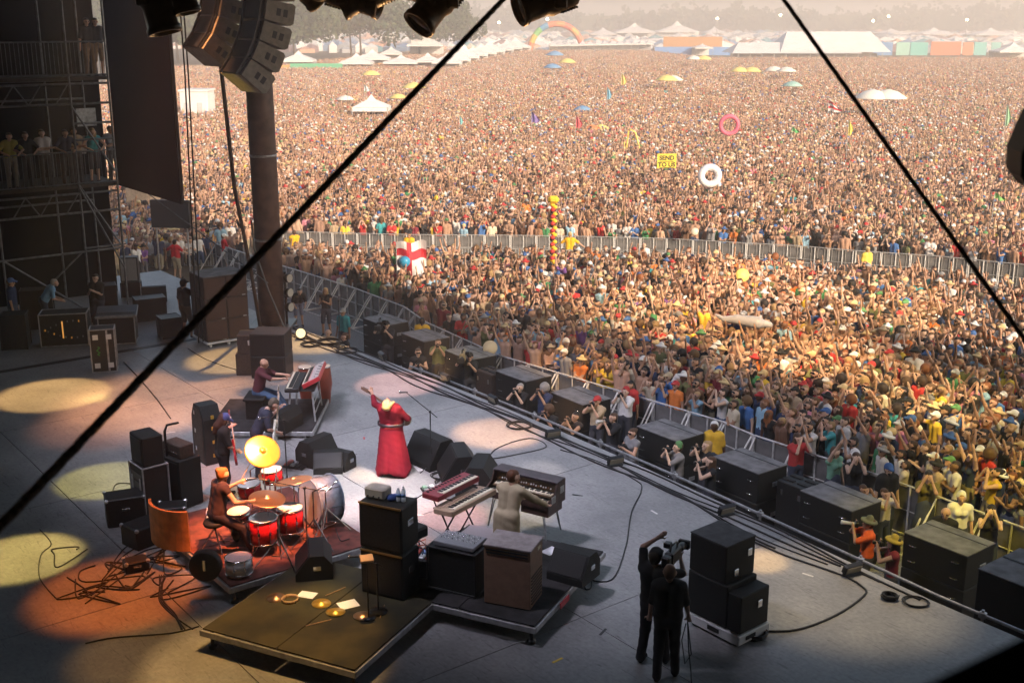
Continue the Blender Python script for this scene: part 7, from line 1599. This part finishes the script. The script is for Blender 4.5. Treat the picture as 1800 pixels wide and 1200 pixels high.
# ------------------------------------------------------------------ the stage lights: pools from the overhead rig, then added fill and uplights
def pool(px_, py_, color, power, wide=9, fromp=None, z=ST, blend=.5, lz=14.8):
    near_band = 330 < px_ < 960 and 740 < py_ < 930; tgt = at(px_, py_, ST + 1.0 if near_band and px_ < 560 else z)
    src = fromp or ((tgt.x + 3.4, tgt.y - 3.5, lz) if near_band else (tgt.x + 1.5, tgt.y + 2.0, lz))
    lamp('stage_spot', (src[0], src[1], src[2]), tgt, power * 1.42, color, R(wide * .85), blend)
AMB, ORA, PNK, YEL, WHI, DOR, GRN = (1, .58, .2), (1, .3, .06), (1, .5, .42), (1, .72, .2), (1, .86, .8), (1, .22, .03), (.95, .8, .2)
PW_ = 2.6
for px_, py_, c, p, w_, bl in ((95, 693, AMB, 2600, 15, .3), (168, 700, YEL, 1500, 4.5, .8), (290, 700, (1, .42, .16), 1900, 30, .7), (210, 740, (1, .35, .14), 900, 22, .8), (415, 632, AMB, 2200, 15, .4), (190, 843, GRN, 1300, 11, .3), (40, 980, YEL, 2000, 11, .3), (212, 1040, DOR, 1700, 16, .6), (470, 1165, AMB, 1300, 20, .5), (270, 1150, (1, .5, .12), 450, 14, .7),
        (700, 675, PNK, 2000, 12, .35), (875, 762, (1, .52, .26), 3600, 11, .6), (660, 833, AMB, 2600, 5, .3), (650, 868, WHI, 3000, 16, .6), (455, 885, (1, .3, .1), 5600, 14, .5), (500, 860, (1, .45, .25), 2500, 10, .5), (395, 880, (1, .4, .15), 2500, 7, .5), (462, 790, YEL, 1200, 6, .5), (950, 825, WHI, 900, 6, .8), (1335, 985, AMB, 2200, 6, .8), (1490, 1040, (1, .75, .42), 900, 24, .9), (560, 600, AMB, 2400, 15, .5), (500, 655, (1, .45, .25), 1600, 12, .6),
        (640, 905, (1, .3, .25), 900, 10, .6), (560, 1090, YEL, 600, 8, .8), (790, 905, (1, .4, .3), 2600, 8, .5), (905, 900, YEL, 900, 8, .5), (735, 960, ORA, 900, 6, .5), (370, 770, (1, .3, .15), 1400, 12, .8)):
    pool(px_, py_, c, p * PW_, w_, blend=bl)
pool(690, 760, (1, .75, .7), 1500, 8, fromp=(-9, 12, 14.6), z=ST + 1.2)
# cool fill lamps added to brighten the deck
for tx, ty in ((-4, 27), (-2, 24), (1, 22)): lamp('deck_fill', (tx - 5, ty - 7, 15), (tx, ty, ST), 3300, (.84, .81, .98), R(62), 1, .6)
# amber beams thrown at the front crowd and the pit from the truss
for (px_, py_), c, p, w_ in (((1150, 560), (1, .66, .32), 27000, 19), ((1400, 620), (1, .66, .32), 25000, 19), ((1620, 700), (1, .74, .34), 16000, 18), ((1330, 500), (1, .66, .4), 26000, 15), ((1560, 540), (1, .74, .4), 23000, 15), ((1000, 640), AMB, 11000, 12)):
    tgt = at(px_, py_, 1.5); lamp('crowd_beam', (4 + (px_ - 900) * .008, 25 - (px_ - 900) * .008, 15.6), tgt, p, c, R(w_), .9, .3)
for (px_, py_), p, w_, c in (((1620, 940), 5200, 16, (1, .75, .08)), ((1740, 880), 6000, 16, (1, .75, .1)), ((805, 640), 3500, 9, (1, .72, .2)), ((1175, 800), 1500, 7, (1, .7, .3)), ((720, 610), 1300, 12, AMB), ((960, 720), 1800, 14, (1, .65, .35)), ((1700, 790), 4000, 18, YEL)):
    tgt = at(px_, py_, 1.3); lamp('pit_beam', (2 + (px_ - 720) * .007, 21 - (px_ - 720) * .007, 15), tgt, p, c, R(w_), .8, .2)

p = aty(430, 110, 29.5); lamp('array_spot', (p.x - 3.5, p.y - 5, 4), p, 900, (1, .72, .08), R(11), .8)

# warm uplights added at the stage edge to brighten the truss fixtures
for q in (9.0, 14.0): p = stg(q, -.3, ST + .35); lamp('added_uplight', p, (p.x * .35 - .5, 13.2, 11.4), 2500, (1, .55, .22), R(26), .8, .1)
# ------------------------------------------------------------------ haze
b = MB(); b.box((0, 900, 14), (2400, 2200, 32))
hz = bpy.data.materials.new('haze_air'); hz.use_nodes = True; t = hz.node_tree; t.nodes.clear()
ou = t.nodes.new('ShaderNodeOutputMaterial'); pv_ = t.nodes.new('ShaderNodeVolumePrincipled'); pv_.inputs['Density'].default_value = .0018
pv_.inputs['Color'].default_value = (.97, .9, .86, 1); pv_.inputs['Anisotropy'].default_value = .2; t.links.new(pv_.outputs[0], ou.inputs['Volume'])
tag(b.build('haze', hz), 'warm dusty evening haze over the field', None, None, 'stuff')
